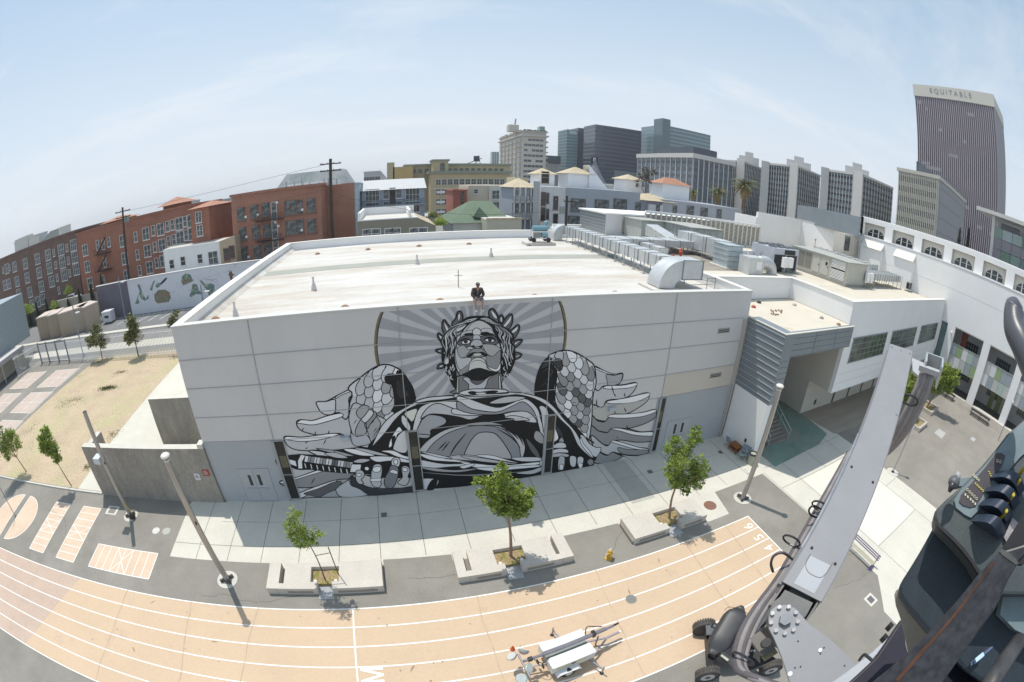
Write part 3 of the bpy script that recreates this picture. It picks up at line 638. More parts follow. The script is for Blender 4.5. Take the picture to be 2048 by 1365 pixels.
# ---- robe and torso: a black ground with painted folds on top
mu.fill('C', [(965,590),(1060,430),(1150,300),(1290,180),(1430,120),(1600,75),(1780,50),(2050,20),(2300,18),(2480,40),(2640,85),(2760,150),(2860,240),(2960,370),(3080,540),(3180,660),(3040,760),(2780,800),(2500,850),(2300,900),(2000,930),(1500,960),(1400,900),(1300,700)], BK, .06)
mu.fill('D', [(880,90),(960,180),(1060,290),(1170,400),(1250,500),(1330,620),(1310,690),(1240,660),(1140,530),(1020,380),(900,260)], BK, .05)
bodyC = (
 ([(1000,535),(1090,350),(1200,240),(1330,165),(1430,110),(1440,140),(1320,200),(1220,290),(1120,420),(1010,540)], L1),
 ([(1430,105),(1560,70),(1780,55),(1950,48),(1700,92),(1560,105),(1440,125)], L1),
 ([(1310,225),(1430,180),(1420,260),(1385,310),(1350,280)], tone(.55,(1,1,.9))),
 ([(1280,260),(1310,250),(1370,350),(1360,400),(1330,380),(1285,320)], L1),
 ([(1155,555),(1175,480),(1250,360),(1290,400),(1240,440),(1235,520),(1222,530),(1218,450),(1190,470),(1192,540),(1170,560)], WH),
 ([(1200,560),(1250,440),(1330,400),(1345,520),(1335,600),(1290,615),(1220,590)], L1),
 ([(1390,390),(1440,200),(1540,130),(1690,110),(1900,120),(2048,180),(2048,245),(1880,215),(1700,160),(1560,170),(1480,280),(1430,400)], L1),
 ([(1470,280),(1530,180),(1640,130),(1800,185),(1950,225),(2048,250),(1950,290),(1850,265),(1700,240),(1560,235)], G3),
 ([(1500,275),(1560,240),(1680,260),(1720,300),(1690,340),(1570,390),(1560,440),(1430,430),(1470,310)], tone(.30,(1,1.02,1.1))),
 ([(1780,60),(1880,40),(2048,30),(2048,60),(1900,70)], L2),
 ([(1500,600),(1560,540),(1620,490),(1700,430),(1850,380),(1940,350),(2048,330),(2048,380),(1900,420),(1740,470),(1620,560),(1600,610)], L1),
 ([(1590,620),(1640,540),(1750,470),(1900,400),(2048,370),(2048,650),(1900,650),(1650,640)], tone(.24,(1,1.02,1.1))),
 ([(1440,430),(1560,440),(1530,470),(1440,460)], G2),
)
for pts, c in bodyC: mu.fill('C', pts, c, .065)
mu.fill('D', [(-60,70),(0,25),(300,22),(400,30),(300,60),(100,85)], tone(.40,(1,1.02,1.08)), .06)
bodyD = (
 ([(0,20),(200,10),(430,20),(620,32),(800,80),(910,160),(1010,280),(1120,400),(1200,540),(1290,660),(1250,640),(1150,540),(1080,390),(980,290),(880,180),(760,100),(600,50),(430,50),(200,60),(0,55)], L1),
 ([(-20,60),(100,90),(350,170),(500,130),(600,85),(680,105),(760,190),(790,300),(830,420),(835,510),(800,480),(760,330),(730,240),(660,150),(600,115),(500,165),(350,215),(100,180),(-20,115)], L1),
 ([(-20,110),(120,185),(350,215),(500,160),(610,115),(700,180),(740,260),(750,300),(640,215),(500,210),(350,240),(100,230),(-20,195)], tone(.25,(1,1.02,1.1))),
 ([(-60,180),(100,228),(350,245),(520,212),(660,215),(740,290),(730,320),(600,300),(560,290),(500,255),(430,275),(420,240),(200,250),(-60,235)], L1),
 ([(430,270),(500,250),(600,262),(680,292),(600,298),(530,300),(520,280)], L1),
 ([(285,125),(400,75),(520,60),(640,75),(500,120),(360,135)], G3),
 ([(770,165),(810,155),(850,190),(862,250),(850,340),(820,420),(800,320),(790,230)], L1),
 ([(735,400),(790,420),(835,515),(780,520),(720,470)], G2),
 ([(890,510),(905,340),(940,400),(960,470),(920,505)], WH),
 ([(960,500),(990,460),(1015,500),(985,520)], G2),
)
for pts, c in bodyD: mu.fill('D', pts, c, .06)
# round belly form
mu.fill('D', [(-420,640),(-380,560),(-300,480),(-150,390),(40,345),(200,335),(400,355),(520,400),(600,470),(635,560),(600,670),(500,690),(0,690),(-300,680)], G3, .07)
mu.fill('D', [(-350,640),(-260,520),(-120,420),(60,360),(220,345),(370,365),(480,420),(560,520),(585,620),(540,680),(0,690),(-340,660)], tone(.22,(1,1.02,1.1)), .06)
mu.fill('D', [(40,640),(90,520),(150,440),(210,412),(310,415),(370,450),(440,540),(500,660),(400,680),(100,670)], tone(.36), .07)
for p in ([(360,380),(470,440),(540,500),(585,560)],[(400,360),(510,420),(570,480)],[(-100,640),(-40,540),(60,420)],[(-180,600),(-100,500)],[(-220,590),(-130,500)],[(430,365),(560,440),(620,540)]): mu.stroke('D', p, .11)
mu.fill('D', [(640,470),(700,520),(760,600),(780,660),(740,650),(680,580)], D2, .05); mu.fill('D', [(40,340),(120,320),(280,310),(430,345),(300,340),(140,345)], G2, .05)
mu.fill('D', [(900,250),(930,330),(980,400),(1010,480),(960,430),(910,340)], D1, 0)
# ---- lower left of the body, forearm, sword
mu.fill('C', [(1430,870),(1640,870),(1600,960),(1500,975),(1430,990),(1390,1010),(1380,960)], L1, .08)
mu.fill('C', [(1530,970),(1575,880),(1635,870),(1600,965)], BK, .03)
mu.fill('C', [(380,590),(640,585),(900,560),(1100,600),(1300,620),(1500,610),(1700,650),(2000,640),(2500,690),(2680,700),(2660,800),(2300,840),(1900,860),(1500,850),(1000,850),(800,740),(500,650)], BK, .06)
blades = ([(385,590),(520,605),(640,660),(500,650),(430,620)],[(450,570),(640,590),(720,610),(600,610)],[(640,590),(820,640),(700,640),(640,610)],[(530,620),(640,610),(760,660),(640,660)],[(720,575),(860,580),(1020,635),(900,640),(780,610)],[(820,565),(960,580),(1160,640),(1000,625)],[(980,650),(1200,650),(1380,690),(1360,710),(1180,690),(1040,700)],
 [(1080,595),(1200,590),(1310,640),(1420,660),(1380,680),(1240,650),(1160,615)],[(1460,620),(1700,660),(1980,710),(1800,700),(1560,680)],[(1450,680),(1700,720),(1980,715),(2048,740),(1800,745),(1600,760),(1460,740)],[(1700,665),(1860,630),(2048,650),(2048,690),(1850,680)],[(1460,600),(1600,620),(1780,668),(1640,655)],
 [(1450,750),(1600,760),(1800,780),(2048,760),(1850,800),(1600,790)],[(810,700),(880,670),(980,680),(900,710)])
for i, p in enumerate(blades): mu.fill('C', p, (L1,G2,G2,G3,WH,G3,L2,WH,L2,L1,G3,L1,G2,G3)[i], .045)
bl2 = ([(0,640),(200,660),(440,700),(580,720),(400,715),(160,690)],[(150,640),(300,635),(460,680),(590,715),(420,690)],[(0,700),(140,715),(400,735),(780,700),(740,730),(400,760),(150,755)],[(500,660),(760,655),(780,690),(600,695)],[(150,760),(420,745),(770,730),(760,750),(500,775),(300,790)],[(540,810),(700,780),(820,740),(820,770),(700,820)],[(0,745),(120,715),(140,730),(40,765)],[(780,690),(820,690),(820,720),(780,740)])
for i, p in enumerate(bl2): mu.fill('D', p, (G3,L2,WH,L1,L2,G3,L2,L1)[i], .045)
mu.stroke('C', [(1470,800),(1700,820),(1900,830),(2300,810),(2500,790)], .07, G1); mu.stroke('D', [(-80,830),(200,830),(500,790)], .05, G1)
# hilt
mu.fill('C', [(120,650),(260,630),(330,630),(600,650),(800,720),(900,730),(900,800),(780,812),(560,795),(400,775),(250,770),(130,690)], BK, .05)
mu.fill('C', [(175,672),(250,690),(262,745),(180,715)], L2, .04, sm=False); mu.fill('C', [(135,655),(165,655),(165,690),(140,690)], L1, .04, sm=False)
mu.fill('C', [(270,690),(300,630),(345,640),(315,700),(320,765),(275,765)], L2, .05, sm=False)
for i in range(8):
    x0 = 345+i*58; y0 = 640+i*8
    mu.fill('C', [(x0,y0),(x0+32,y0+4),(x0+22,y0+62),(x0-10,y0+58)], (L2,G1,L1,G1,L1,D2,L1,G1)[i], .035, sm=False)
    mu.fill('C', [(x0+32,y0+4),(x0+58,y0+8),(x0+46,y0+64),(x0+22,y0+62)], (G1,L1,G2,L2,D2,L1,G1,G3)[i], .035, sm=False)
    mu.stroke('C', [(x0-5,y0+75),(x0+6,y0+118)], .06, L2, taper=False)
mu.fill('C', [(795,722),(890,725),(880,800),(780,800)], L2, .05, sm=False)
mu.fill('C', [(925,755),(945,748),(965,760),(960,778),(940,782),(925,770)], WH, .03)
# left hand gripping
mu.fill('C', [(790,830),(850,880),(900,920),(980,950),(1100,960),(1250,960),(1400,940),(1420,1010),(1300,1015),(1050,1025),(960,1020),(870,960),(800,930)], tone(.05,(1,1.05,1.2)), .05)
mu.fill('C', [(1040,960),(1300,955),(1280,1000),(1100,990)], D1, 0)
for seg in (
 ([(840,790),(880,778),(915,800),(918,840),(890,870),(900,890),(910,915),(870,915),(840,880),(832,830)],G3),
 ([(1000,750),(1030,722),(1075,725),(1095,760),(1090,820),(1080,880),(1085,920),(1060,950),(1015,940),(985,900),(985,840),(990,790)],G3),
 ([(1185,690),(1210,660),(1250,660),(1270,690),(1260,740),(1230,750),(1190,735)],L1),
 ([(1155,790),(1180,735),(1240,745),(1255,790),(1245,850),(1220,920),(1190,955),(1140,950),(1115,920),(1120,860)],tone(.17,(1,1.02,1.1))),
 ([(1280,760),(1310,738),(1350,750),(1365,790),(1345,840),(1360,870),(1330,925),(1280,925),(1245,900),(1290,850),(1285,800)],G3)):
    mu.fill('C', seg[0], seg[1], .06)
mu.fill('C', [(1000,765),(1035,745),(1080,750),(1078,785),(1050,800),(1010,795)], WH, .05); mu.fill('C', [(1205,685),(1240,680),(1245,715),(1215,722)], L2, .045); mu.fill('C', [(1165,800),(1195,775),(1245,795),(1235,820),(1200,810)], L2, .04)
mu.fill('C', [(1290,765),(1325,755),(1345,780),(1320,795),(1295,785)], L2, .045); mu.fill('C', [(845,810),(890,820),(880,840),(850,835)], L2, .045); mu.fill('C', [(985,865),(1075,860),(1080,885),(990,890)], L2, .035)
mu.stroke('C', [(900,820),(1000,825)], .05, G1); mu.stroke('C', [(1090,855),(1130,860)], .05, G2)
# right hand
mu.fill('D', [(820,640),(900,520),(1000,510),(1040,560),(1060,620),(1250,660),(1300,700),(1280,740),(1060,770),(960,800),(880,800),(840,740)], BK, .05)
for p, c in (([(890,560),(960,512),(1020,520),(1030,560),(950,565)],L1),([(880,600),(960,570),(1040,580),(1050,610),(960,610),(890,625)],L1),([(870,640),(950,615),(1050,625),(1050,650),(960,650),(880,655)],G3),([(800,640),(830,610),(820,660),(795,680)],L2)): mu.fill('D', p, c, .045)
for p, c in (([(955,690),(975,645),(1015,650),(1020,700),(1010,770),(985,785),(955,770)],G3),([(1070,650),(1100,640),(1130,655),(1132,700),(1120,745),(1085,745),(1068,710)],L1),([(1145,660),(1180,648),(1203,665),(1200,700),(1190,755),(1160,762),(1143,730)],L1),([(1240,690),(1270,670),(1300,690),(1298,720),(1265,735),(1242,715)],G1)): mu.fill('D', p, c, .055)
mu.fill('D', [(965,740),(985,722),(1008,735),(1000,775),(975,778)], WH, .045); mu.fill('D', [(1150,720),(1175,710),(1195,725),(1185,755),(1160,758)], WH, .045)
mu.fill('D', [(1170,440),(1210,450),(1260,520),(1330,560),(1370,560),(1365,600),(1330,650),(1290,640),(1230,580),(1190,520)], L1, .06); mu.stroke('D', [(1215,455),(1280,500),(1310,520)], .12)
mu.fill('D', [(1180,460),(1200,520),(1260,590),(1300,660),(1270,640),(1200,560),(1170,500)], L2, .04)
# ---- neck and collar
mu.fill('E', [(300,1095),(800,1060),(810,1180),(830,1260),(860,1290),(260,1290),(300,1230)], tone(.16), .06)
mu.fill('E', [(372,1115),(450,1100),(700,1090),(660,1130),(610,1240),(450,1245),(440,1190),(400,1150)], tone(.40,(1,1.02,1.08)), .05)
mu.fill('E', [(455,1130),(540,1140),(625,1130),(560,1185),(500,1182)], tone(.14), .04)
mu.fill('E', [(308,1100),(326,1100),(324,1270),(296,1285),(302,1200)], G3, .05, sm=False); mu.fill('E', [(778,1070),(798,1090),(808,1245),(785,1240)], L1, .05, sm=False)
mu.fill('E', [(330,1290),(370,1262),(480,1240),(640,1238),(840,1245),(880,1275),(700,1290),(560,1300),(420,1310)], L1, .06)
mu.fill('E', [(430,1275),(480,1262),(560,1272),(700,1255),(775,1262),(720,1290),(560,1300),(460,1300)], BK, 0)
mu.fill('E', [(520,1285),(600,1280),(640,1288),(600,1298),(540,1300)], L1, 0)
# ---- hair mass, laurel
for p in ([(138,560),(140,480),(165,452),(200,500),(245,560),(230,600),(180,640)],[(85,640),(95,600),(150,640),(175,680),(160,730),(110,690)],[(62,800),(100,785),(160,785),(150,830),(100,830)],[(80,1005),(100,960),(160,950),(190,965),(150,1000),(90,1012)],
  [(250,520),(255,480),(290,440),(310,370),(345,355),(370,400),(365,470),(300,510)],[(668,400),(668,350),(700,325),(740,350),(775,420),(790,480),(720,500),(690,460)],[(780,430),(810,395),(832,420),(838,480),(820,500),(780,470)],[(800,560),(830,480),(880,410),(925,388),(940,430),(930,500),(890,560)],
  [(880,600),(930,560),(990,510),(1015,520),(1010,580),(970,650),(930,680)],[(935,750),(945,700),(1000,678),(1045,680),(1045,700),(1010,740),(960,775)],[(945,880),(960,850),(980,820),(1035,840),(1040,855),(1010,890),(960,905)]):
    mu.fill('E', p, D2, .08)
for p in ([(155,470),(215,560),(195,600),(170,540)],[(100,620),(150,660),(140,700),(110,660)],[(80,800),(130,800),(110,818)],[(105,975),(160,965),(120,995)],[(690,340),(730,370),(765,430),(740,440),(705,400)],[(825,530),(900,430),(925,400),(915,470),(850,540)],[(910,600),(995,525),(990,570),(940,610)],[(950,720),(1030,685),(1000,715),(960,745)],[(965,870),(1010,850),(1020,860),(975,880)],[(315,400),(340,380),(345,430),(320,470)],[(795,440),(815,415),(822,470),(805,480)]):
    mu.fill('E', p, L1, .04)
mu.fill('E', [(300,1225),(240,1160),(225,1100),(190,1060),(160,980),(135,900),(140,800),(155,680),(200,600),(260,530),(340,480),(420,430),(500,415),(620,415),(700,440),(780,500),(860,545),(920,600),(945,700),(965,800),(965,900),(940,980),(890,1080),(830,1100),(800,1000),(780,700),(540,520),(330,700),(290,900)], BK, .06)
hair = ([(165,690),(200,620),(290,550),(400,490),(380,530),(280,590),(210,660),(175,720)],[(160,740),(230,660),(320,600),(400,560),(330,640),(240,700),(180,780)],[(155,820),(200,740),(270,690),(320,660),(270,740),(200,790),(165,840)],[(340,500),(420,450),(540,430),(480,470),(400,490)],[(560,440),(640,425),(720,470),(760,540),(700,490),(640,460)],
 [(750,580),(830,560),(900,610),(940,700),(950,800),(930,780),(900,700),(840,620)],[(770,620),(840,640),(900,760),(930,880),(900,860),(860,760),(800,680)],[(800,700),(850,790),(890,900),(900,960),(860,880),(820,800)],[(300,560),(360,530),(420,500),(370,560),(310,590)],[(160,940),(200,860),(215,930),(190,960)],[(200,1040),(225,1010),(240,1080),(215,1075)],[(245,1060),(270,1000),(280,940),(262,1010)],[(810,970),(830,1000),(840,1005),(820,990)],[(850,640),(905,700),(940,840),(910,740)],
 [(210,960),(235,880),(240,840),(225,900)],[(730,500),(760,560),(790,590),(750,570)])
for i, p in enumerate(hair): mu.fill('E', p, (G1,G2,G3,L1,G2,G2,G1,G3,L1,L1,G2,L1,L1,G3,G2,L1)[i], .04)
for p in ([(240,840),(270,760),(300,700)],[(225,900),(245,830),(262,780)],[(820,830),(860,920),(880,1020)],[(840,660),(900,760),(925,900)],[(790,620),(840,700),(870,820)],[(205,740),(280,680),(350,620)]): mu.stroke('E', p, .045, L2)
rq = random.Random(9)
for sd, xa, xb, n_ in ((-1,150,330,13),(1,740,955,15)):
    for i in range(n_):
        f = i/(n_-1); x0 = 540+sd*(30+150*f); y0 = 440+60*f; xm = (300-140*f) if sd < 0 else (790+150*f); ym = 560+70*f; x1 = (285-120*f) if sd < 0 else (830+115*f); y1 = 760+rq.uniform(-40,120)+(80*f)
        p = [(x0,y0),((x0+xm)/2+sd*18,(y0+ym)/2-22),(xm,ym),(xm+sd*26*math.sin(i*1.7),ym+75),(x1+22*math.sin(i*2.3),(ym+y1)/2+30),(x1+rq.uniform(-14,14),y1)]
        mu.stroke('E', p, rq.uniform(.09,.17), (G2,L1,G1,G3,D1)[i % 5]); mu.stroke('E', [(a+sd*6+4*math.sin(b_*.05),b_+6) for a, b_ in p], .085, BK)
for k in range(16):
    x, y = (rq.uniform(160,290) if k < 9 else rq.uniform(815,920)), rq.uniform(860,1120)
    mu.stroke('E', [(x,y),(x+rq.uniform(-22,22),y+22),(x+rq.uniform(-16,16),y+48)], .07, rq.choice((L1,G2,G3)))
# ---- face
mu.fill('E', [(300,750),(300,650),(340,620),(400,540),(470,480),(560,450),(640,480),(700,530),(730,600),(770,680),(800,760),(805,900),(795,1000),(760,1050),(700,1075),(560,1090),(420,1085),(340,1075),(300,1010),(275,880),(280,800)], G3, .07)
mu.fill('E', [(420,560),(480,490),(560,460),(640,490),(700,540),(715,590),(640,560),(580,580),(530,545),(480,570),(400,600)], tone(.44,(1.02,1,.97)), .035)
mu.fill('E', [(345,640),(370,590),(480,570),(490,600),(400,610),(350,660)], G3, .03); mu.fill('E', [(575,600),(590,555),(680,550),(720,590),(700,610),(640,590)], G3, .03)
mu.fill('E', [(380,615),(480,598),(490,625),(400,640)], BK, 0, sm=False); mu.fill('E', [(570,600),(620,590),(700,608),(735,625),(700,640),(640,628),(570,625)], BK, 0)
mu.fill('E', [(310,720),(340,660),(400,635),(480,630),(495,660),(480,700),(470,740),(410,765),(345,745)], D2, .05)
mu.fill('E', [(575,640),(680,628),(740,640),(775,700),(760,730),(720,735),(600,720),(578,690)], D2, .05)
mu.fill('E', [(355,715),(380,690),(430,680),(460,700),(430,725),(385,728)], WH, .05); mu.fill('E', [(620,685),(650,665),(700,668),(735,690),(700,705),(650,700)], WH, .05)
for c in ((405,700),(680,680)):
    mu.fill('E', [(c[0]+22*math.cos(a*.7),c[1]+20*math.sin(a*.7)) for a in range(9)], D1, .02); mu.fill('E', [(c[0]+9*math.cos(a*.7),c[1]+8*math.sin(a*.7)) for a in range(9)], BK, 0)
mu.stroke('E', [(320,700),(360,680),(410,665),(470,690)], .09); mu.stroke('E', [(600,680),(650,655),(710,655),(750,690)], .09)
mu.fill('E', [(480,590),(500,555),(530,545),(565,560),(580,600),(560,625),(500,625)], L1, .045); mu.fill('E', [(495,630),(560,628),(572,680),(530,672),(490,690)], G3, .035)
mu.fill('E', [(455,745),(480,690),(530,672),(575,685),(605,740),(590,765),(540,755),(500,768)], tone(.38,(1,1.02,1.08)), .05)
mu.fill('E', [(465,750),(500,742),(510,765),(480,768)], BK, 0); mu.fill('E', [(550,755),(600,738),(598,765),(570,770)], BK, 0)
mu.fill('E', [(312,770),(380,740),(430,790),(465,790),(420,860),(360,885),(320,860)], G2, .035); mu.fill('E', [(600,730),(720,735),(790,770),(795,800),(715,865),(650,840),(610,780)], tone(.33,(1.02,1,.97)), .035)
mu.fill('E', [(285,820),(300,770),(340,880),(440,880),(470,900),(430,980),(370,1020),(330,1010),(300,940)], tone(.42,(1,1.03,1.12)), .035)
mu.fill('E', [(640,860),(715,865),(795,800),(800,900),(790,990),(740,1030),(680,1000),(640,940)], G1, .035)
mu.fill('E', [(650,985),(700,1000),(760,1010),(795,940),(795,1010),(750,1040),(690,1020)], L2, .03)
mu.fill('E', [(415,870),(440,825),(480,785),(540,775),(600,785),(650,850),(620,868),(560,878),(480,883)], G1, .05)
mu.fill('E', [(420,872),(450,835),(500,818),(540,824),(600,815),(652,858),(610,862),(560,838),(500,840),(465,872)], BK, 0)
mu.fill('E', [(488,850),(500,835),(570,832),(585,850),(560,862),(500,862)], tone(.48,(1,1,.94)), .03)
mu.fill('E', [(435,1030),(450,940),(500,890),(560,880),(610,900),(640,950),(650,1000),(700,1030),(640,1045),(500,1050)], tone(.47,(1.02,1.01,.97)), .045)
mu.stroke('E', [(450,960),(500,920),(570,915),(630,950),(650,985)], .035)
mu.fill('E', [(330,1040),(380,1000),(440,960),(440,1010),(400,1060),(350,1080),(330,1065)], G1, .03)
mu.fill('E', [(365,1075),(420,1050),(480,1015),(560,1000),(620,1015),(700,1038),(775,1045),(740,1075),(680,1095),(620,1130),(560,1140),(480,1135),(420,1100)], BK, .04)
mural = mu.b.build('wall_painting', hall, label='black, grey and white painting of a laurelled winged figure holding a sword before a rayed disc')
# ================================================================ classroom wing and the metal clad canopy (right)
clad = M('blue grey metal cladding', (.25,.285,.31), .45, .07, .8, metal=.35, spec=.5)
cladrib = M('bright cladding rib', (.50,.55,.57), .4, .05, 1, metal=.35)
cream = M('cream soffit', (.55,.52,.46), .8, .05, .5, spec=.2)
wing = thing('classroom_wing', (45, 25, 0), 'long low white classroom wing with three gridded windows and a roof full of air ducts', 'building')
ZC = 9.4
b = MB()
b.box((32.2,17.05,3.4),(63.4,17.45,11.2), white)                     # upper front
b.box((32.2,17.45,3.4),(32.6,26,ZC-.0), cream)                       # overhang side under the canopy
b.box((32.2,17.45,ZC),(32.6,24.2,11.2), white)
b.box((22.45,24.2,ZC),(32.6,24.6,11.2), white)
b.box((32.5,19.9,0),(63.4,20.2,3.39), cream); b.box((32.5,20.2,0),(32.8,26.4,3.39), cream)
b.box((29.4,26.4,0),(32.8,26.7,9.3), cream); b.box((22.8,26.4,0),(29.4,26.7,9.3), white)
b.box((32.6,17.45,3.4),(63.4,26.3,3.6), cream)
b.box((22.45,24.6,10.1),(22.8,60,10.5), white); b.box((22.8,59.8,9.0),(80,60.2,10.9), white)
b.build('wall', wing)
rb = M('cream roof membrane', (.60,.55,.46), .8, .07, .4, stretch=(1,1,1), var2=((.48,.38,.28), .3, .58, .8), spec=.2)
b = MB(); b.box((32.65,17.5,10.0),(63.45,24.6,10.4), rb); b.box((22.82,24.65,10.0),(80,59.8,10.4), rb); b.build('roof', wing)
b = MB(); b.raw([(26,30,10.41),(42,30,10.41),(40,44,10.41),(28,46,10.41)],[(0,1,2,3)],M('darker roof patch',(.30,.27,.23),.7,.3,.5)); b.build('roof_patch', wing)  # darker brown patch laid over the wing roof membrane
b = MB(); cp = M('white parapet cap')
b.box((32.12,16.98,11.2),(63.4,17.52,11.26), cp); b.box((32.12,17.52,11.2),(32.68,24.1,11.26), cp); b.box((22.45,24.12,11.2),(32.7,24.68,11.26), cp); b.build('parapet_cap', wing)
b = MB(); jw = M('white wall joint', (.50,.50,.49), .9, .05, 1)
for z in (4.2,5.0): b.box((32.5,17.045,z),(63,17.06,z+.025), jw)
b.build('wall_joint', wing)
gwf = M('grey green window frame', (.22,.25,.24), .5, .05, 2); gwg = M('green tinted glass', (.10,.135,.11), .18, .6, .9, spec=.8, var2=((.05,.06,.06), .8, .45, .55))
for (x0, x1) in ((33.75,41.5),(43.1,51.4),(53.4,61.45)):
    b = MB(); z0, z1 = 6.02, 8.06
    b.box((x0-.1,16.97,z0-.1),(x1+.1,17.05,z0), gwf); b.box((x0-.1,16.97,z1),(x1+.1,17.05,z1+.1), gwf)
    n = 8 if x0 < 40 else 8
    for i in range(n+1):
        x = x0+(x1-x0)*i/n; ww = .10 if i in (0,n) else .05; b.box((x-ww/2,16.975,z0),(x+ww/2,17.05,z1), gwf)
    for i in range(1,4): z = z0+(z1-z0)*i/4; b.box((x0,16.985,z-.025),(x1,17.05,z+.025), gwf)
    o = b.build('window', wing); MB().box((x0,17.0,z0),(x1,17.04,z1), gwg).build('pane', o)
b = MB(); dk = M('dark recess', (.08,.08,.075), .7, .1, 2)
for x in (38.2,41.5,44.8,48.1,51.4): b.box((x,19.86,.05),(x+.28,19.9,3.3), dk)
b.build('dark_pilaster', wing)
grd = M('olive green door', (.17,.19,.06), .5, .08, 2)
b = MB(); b.box((30.6,26.33,0),(31.8,26.39,2.4), grd); b.build('green_door', wing)
b = MB(); b.box((34.6,19.85,.5),(34.9,19.89,1.0), dk); b.build('wall_box', wing)
# canopy: metal clad portal frame
can = thing('entrance_canopy', (27, 19, 0), 'blue grey metal clad entrance canopy joining the hall to the classroom wing', 'canopy')
b = MB(); b.box((22.44,16.55,4.42),(22.75,20.1,ZC), clad); b.box((22.75,16.55,4.42),(23.55,20.1,ZC), clad)
b.box((23.55,16.5,7.75),(32.15,16.95,ZC), clad); b.box((22.44,16.5,4.42),(23.55,16.549,ZC), clad)
b.build('cladding', can)
b = MB()
for i in range(11): z = 4.75+i*.445; b.box((22.40,16.5,z),(22.44,18.6 if False else 20.1,z+.035), cladrib)
for i in range(4): z = 7.8+i*.42; b.box((23.55,16.485,z),(32.15,16.5,z+.02), M('cladding seam',(.12,.14,.15),.5,.05,2))
for x in (26.3,29.3): b.box((x,16.484,7.75),(x+.02,16.5,ZC), M('cladding seam'))
for i in range(8): z = 4.6+i*.42; b.box((22.45,16.485,z),(23.55,16.5,z+.02), M('cladding seam'))
b.build('rib', can)
b = MB(); b.box((22.44,16.56,0),(23.5,20.1,4.42), white); b.build('base_wall', can)
b = MB(); b.box((22.46,16.96,ZC-.35),(32.15,24.15,ZC-.02), rb); b.box((23.6,16.96,ZC-.6),(32.15,24.15,ZC-.36), cream); b.build('canopy_roof', can)
b = MB(); b.box((22.42,16.44,ZC),(32.3,16.62,ZC+.05), kerb); b.box((22.42,16.62,ZC),(22.6,20.1,ZC+.05), kerb); b.build('roof_edge', can)
b = MB(); b.cyl((22.36,17.4,.9),.0,.0,dk)
b = MB(); b.box((22.36,17.5,.95),(22.44,17.64,1.2), dark); b.build('wall_socket', can)
# debris and domes on the canopy roof
for px, py, c, lab in ((1507,615,(.45,.1,.08),'small red dome on the canopy roof against the hall'),(1518,606,(.04,.04,.04),'small black dome on the canopy roof by the white wall'),(1589,611,(.4,.42,.42),'small grey dome in the inner corner of the canopy roof'),(1643,637,(.3,.3,.3),'grey vent cap on the canopy roof near the white wall'),(1677,650,(.4,.2,.13),'brown dome on the canopy roof near the metal edge')):
    x, y = G(px, py, ZC); MB().ball((x,y,ZC+.02),(.2,.2,.16),M('dome '+lab[:12],c,.5,.1,4)).build('roof_vent', label=lab, cat='roof vent', smooth=True)
b = MB()
for k in range(26):
    x, y = G(rnd.uniform(1540,1564), rnd.uniform(620,631), ZC); b.ball((x,y,ZC+.02),(rnd.uniform(.03,.14),rnd.uniform(.03,.1),.05),drm,1)
b.build('leaf_litter', label='patch of brown leaf litter on the canopy roof', cat='leaf litter', kind='stuff')
# stair down by the canopy
st = thing('stair', (26.3,17.4,0), 'short flight of grey stairs with pipe handrails under the canopy', 'stair')
b = MB(); sm_ = M('brown stair tread', (.25,.215,.19), .8, .15, 2)
for i in range(9): b.box((25.0,17.3+i*.3,-.0+i*.17),(27.6,17.6+i*.3,.17+i*.17), sm_)
b.build('flight', st)
for x in (25.0,27.6):
    b = MB(); b.tube([(x,17.2,0),(x,17.2,.95),(x,19.9,2.5)],.035,metalg,6); b.tube([(x,17.25,.5),(x,19.9,2.05)],.03,metalg,6); b.tube([(x,18.6,.7),(x,18.6,1.7)],.03,metalg,6); b.build('handrail', st)

# ================================================================ long white hall on the far side of the courtyard
XF = 63.5
lng = thing('arched_hall', (70, 20, 0), 'long white building with a row of arched clerestory windows and coloured balcony panels', 'building')
b = MB()
b.box((XF,-8,8.4),(XF+.5,47.5,16.0), white)         # lower wall
b.box((XF+.35,-8,16.0),(XF+.9,35.0,16.12), white)
b.box((XF+.5,-8,15.9),(XF+18,47.5,16.0), rb)
b.box((XF,17.5,0),(XF+.5,47.5,8.39), white)
for y0 in (15.9,): pass
for y0, y1 in ((14.43,15.85),(7.86,9.16),(1.35,2.65),(-5.2,-3.9)): b.box((XF,y0,0),(XF+.6,y1,8.4), white)
b.box((XF+4.2,-8,0),(XF+4.5,17.5,8.4), M('lilac grey back wall',(.42,.42,.43),.8,.05,1))
b.box((XF+.5,-8,8.2),(XF+4.2,17.5,8.4), white); b.box((XF+.7,-8,3.0),(XF+4.2,17.5,3.2), cream)
b.build('wall', lng)
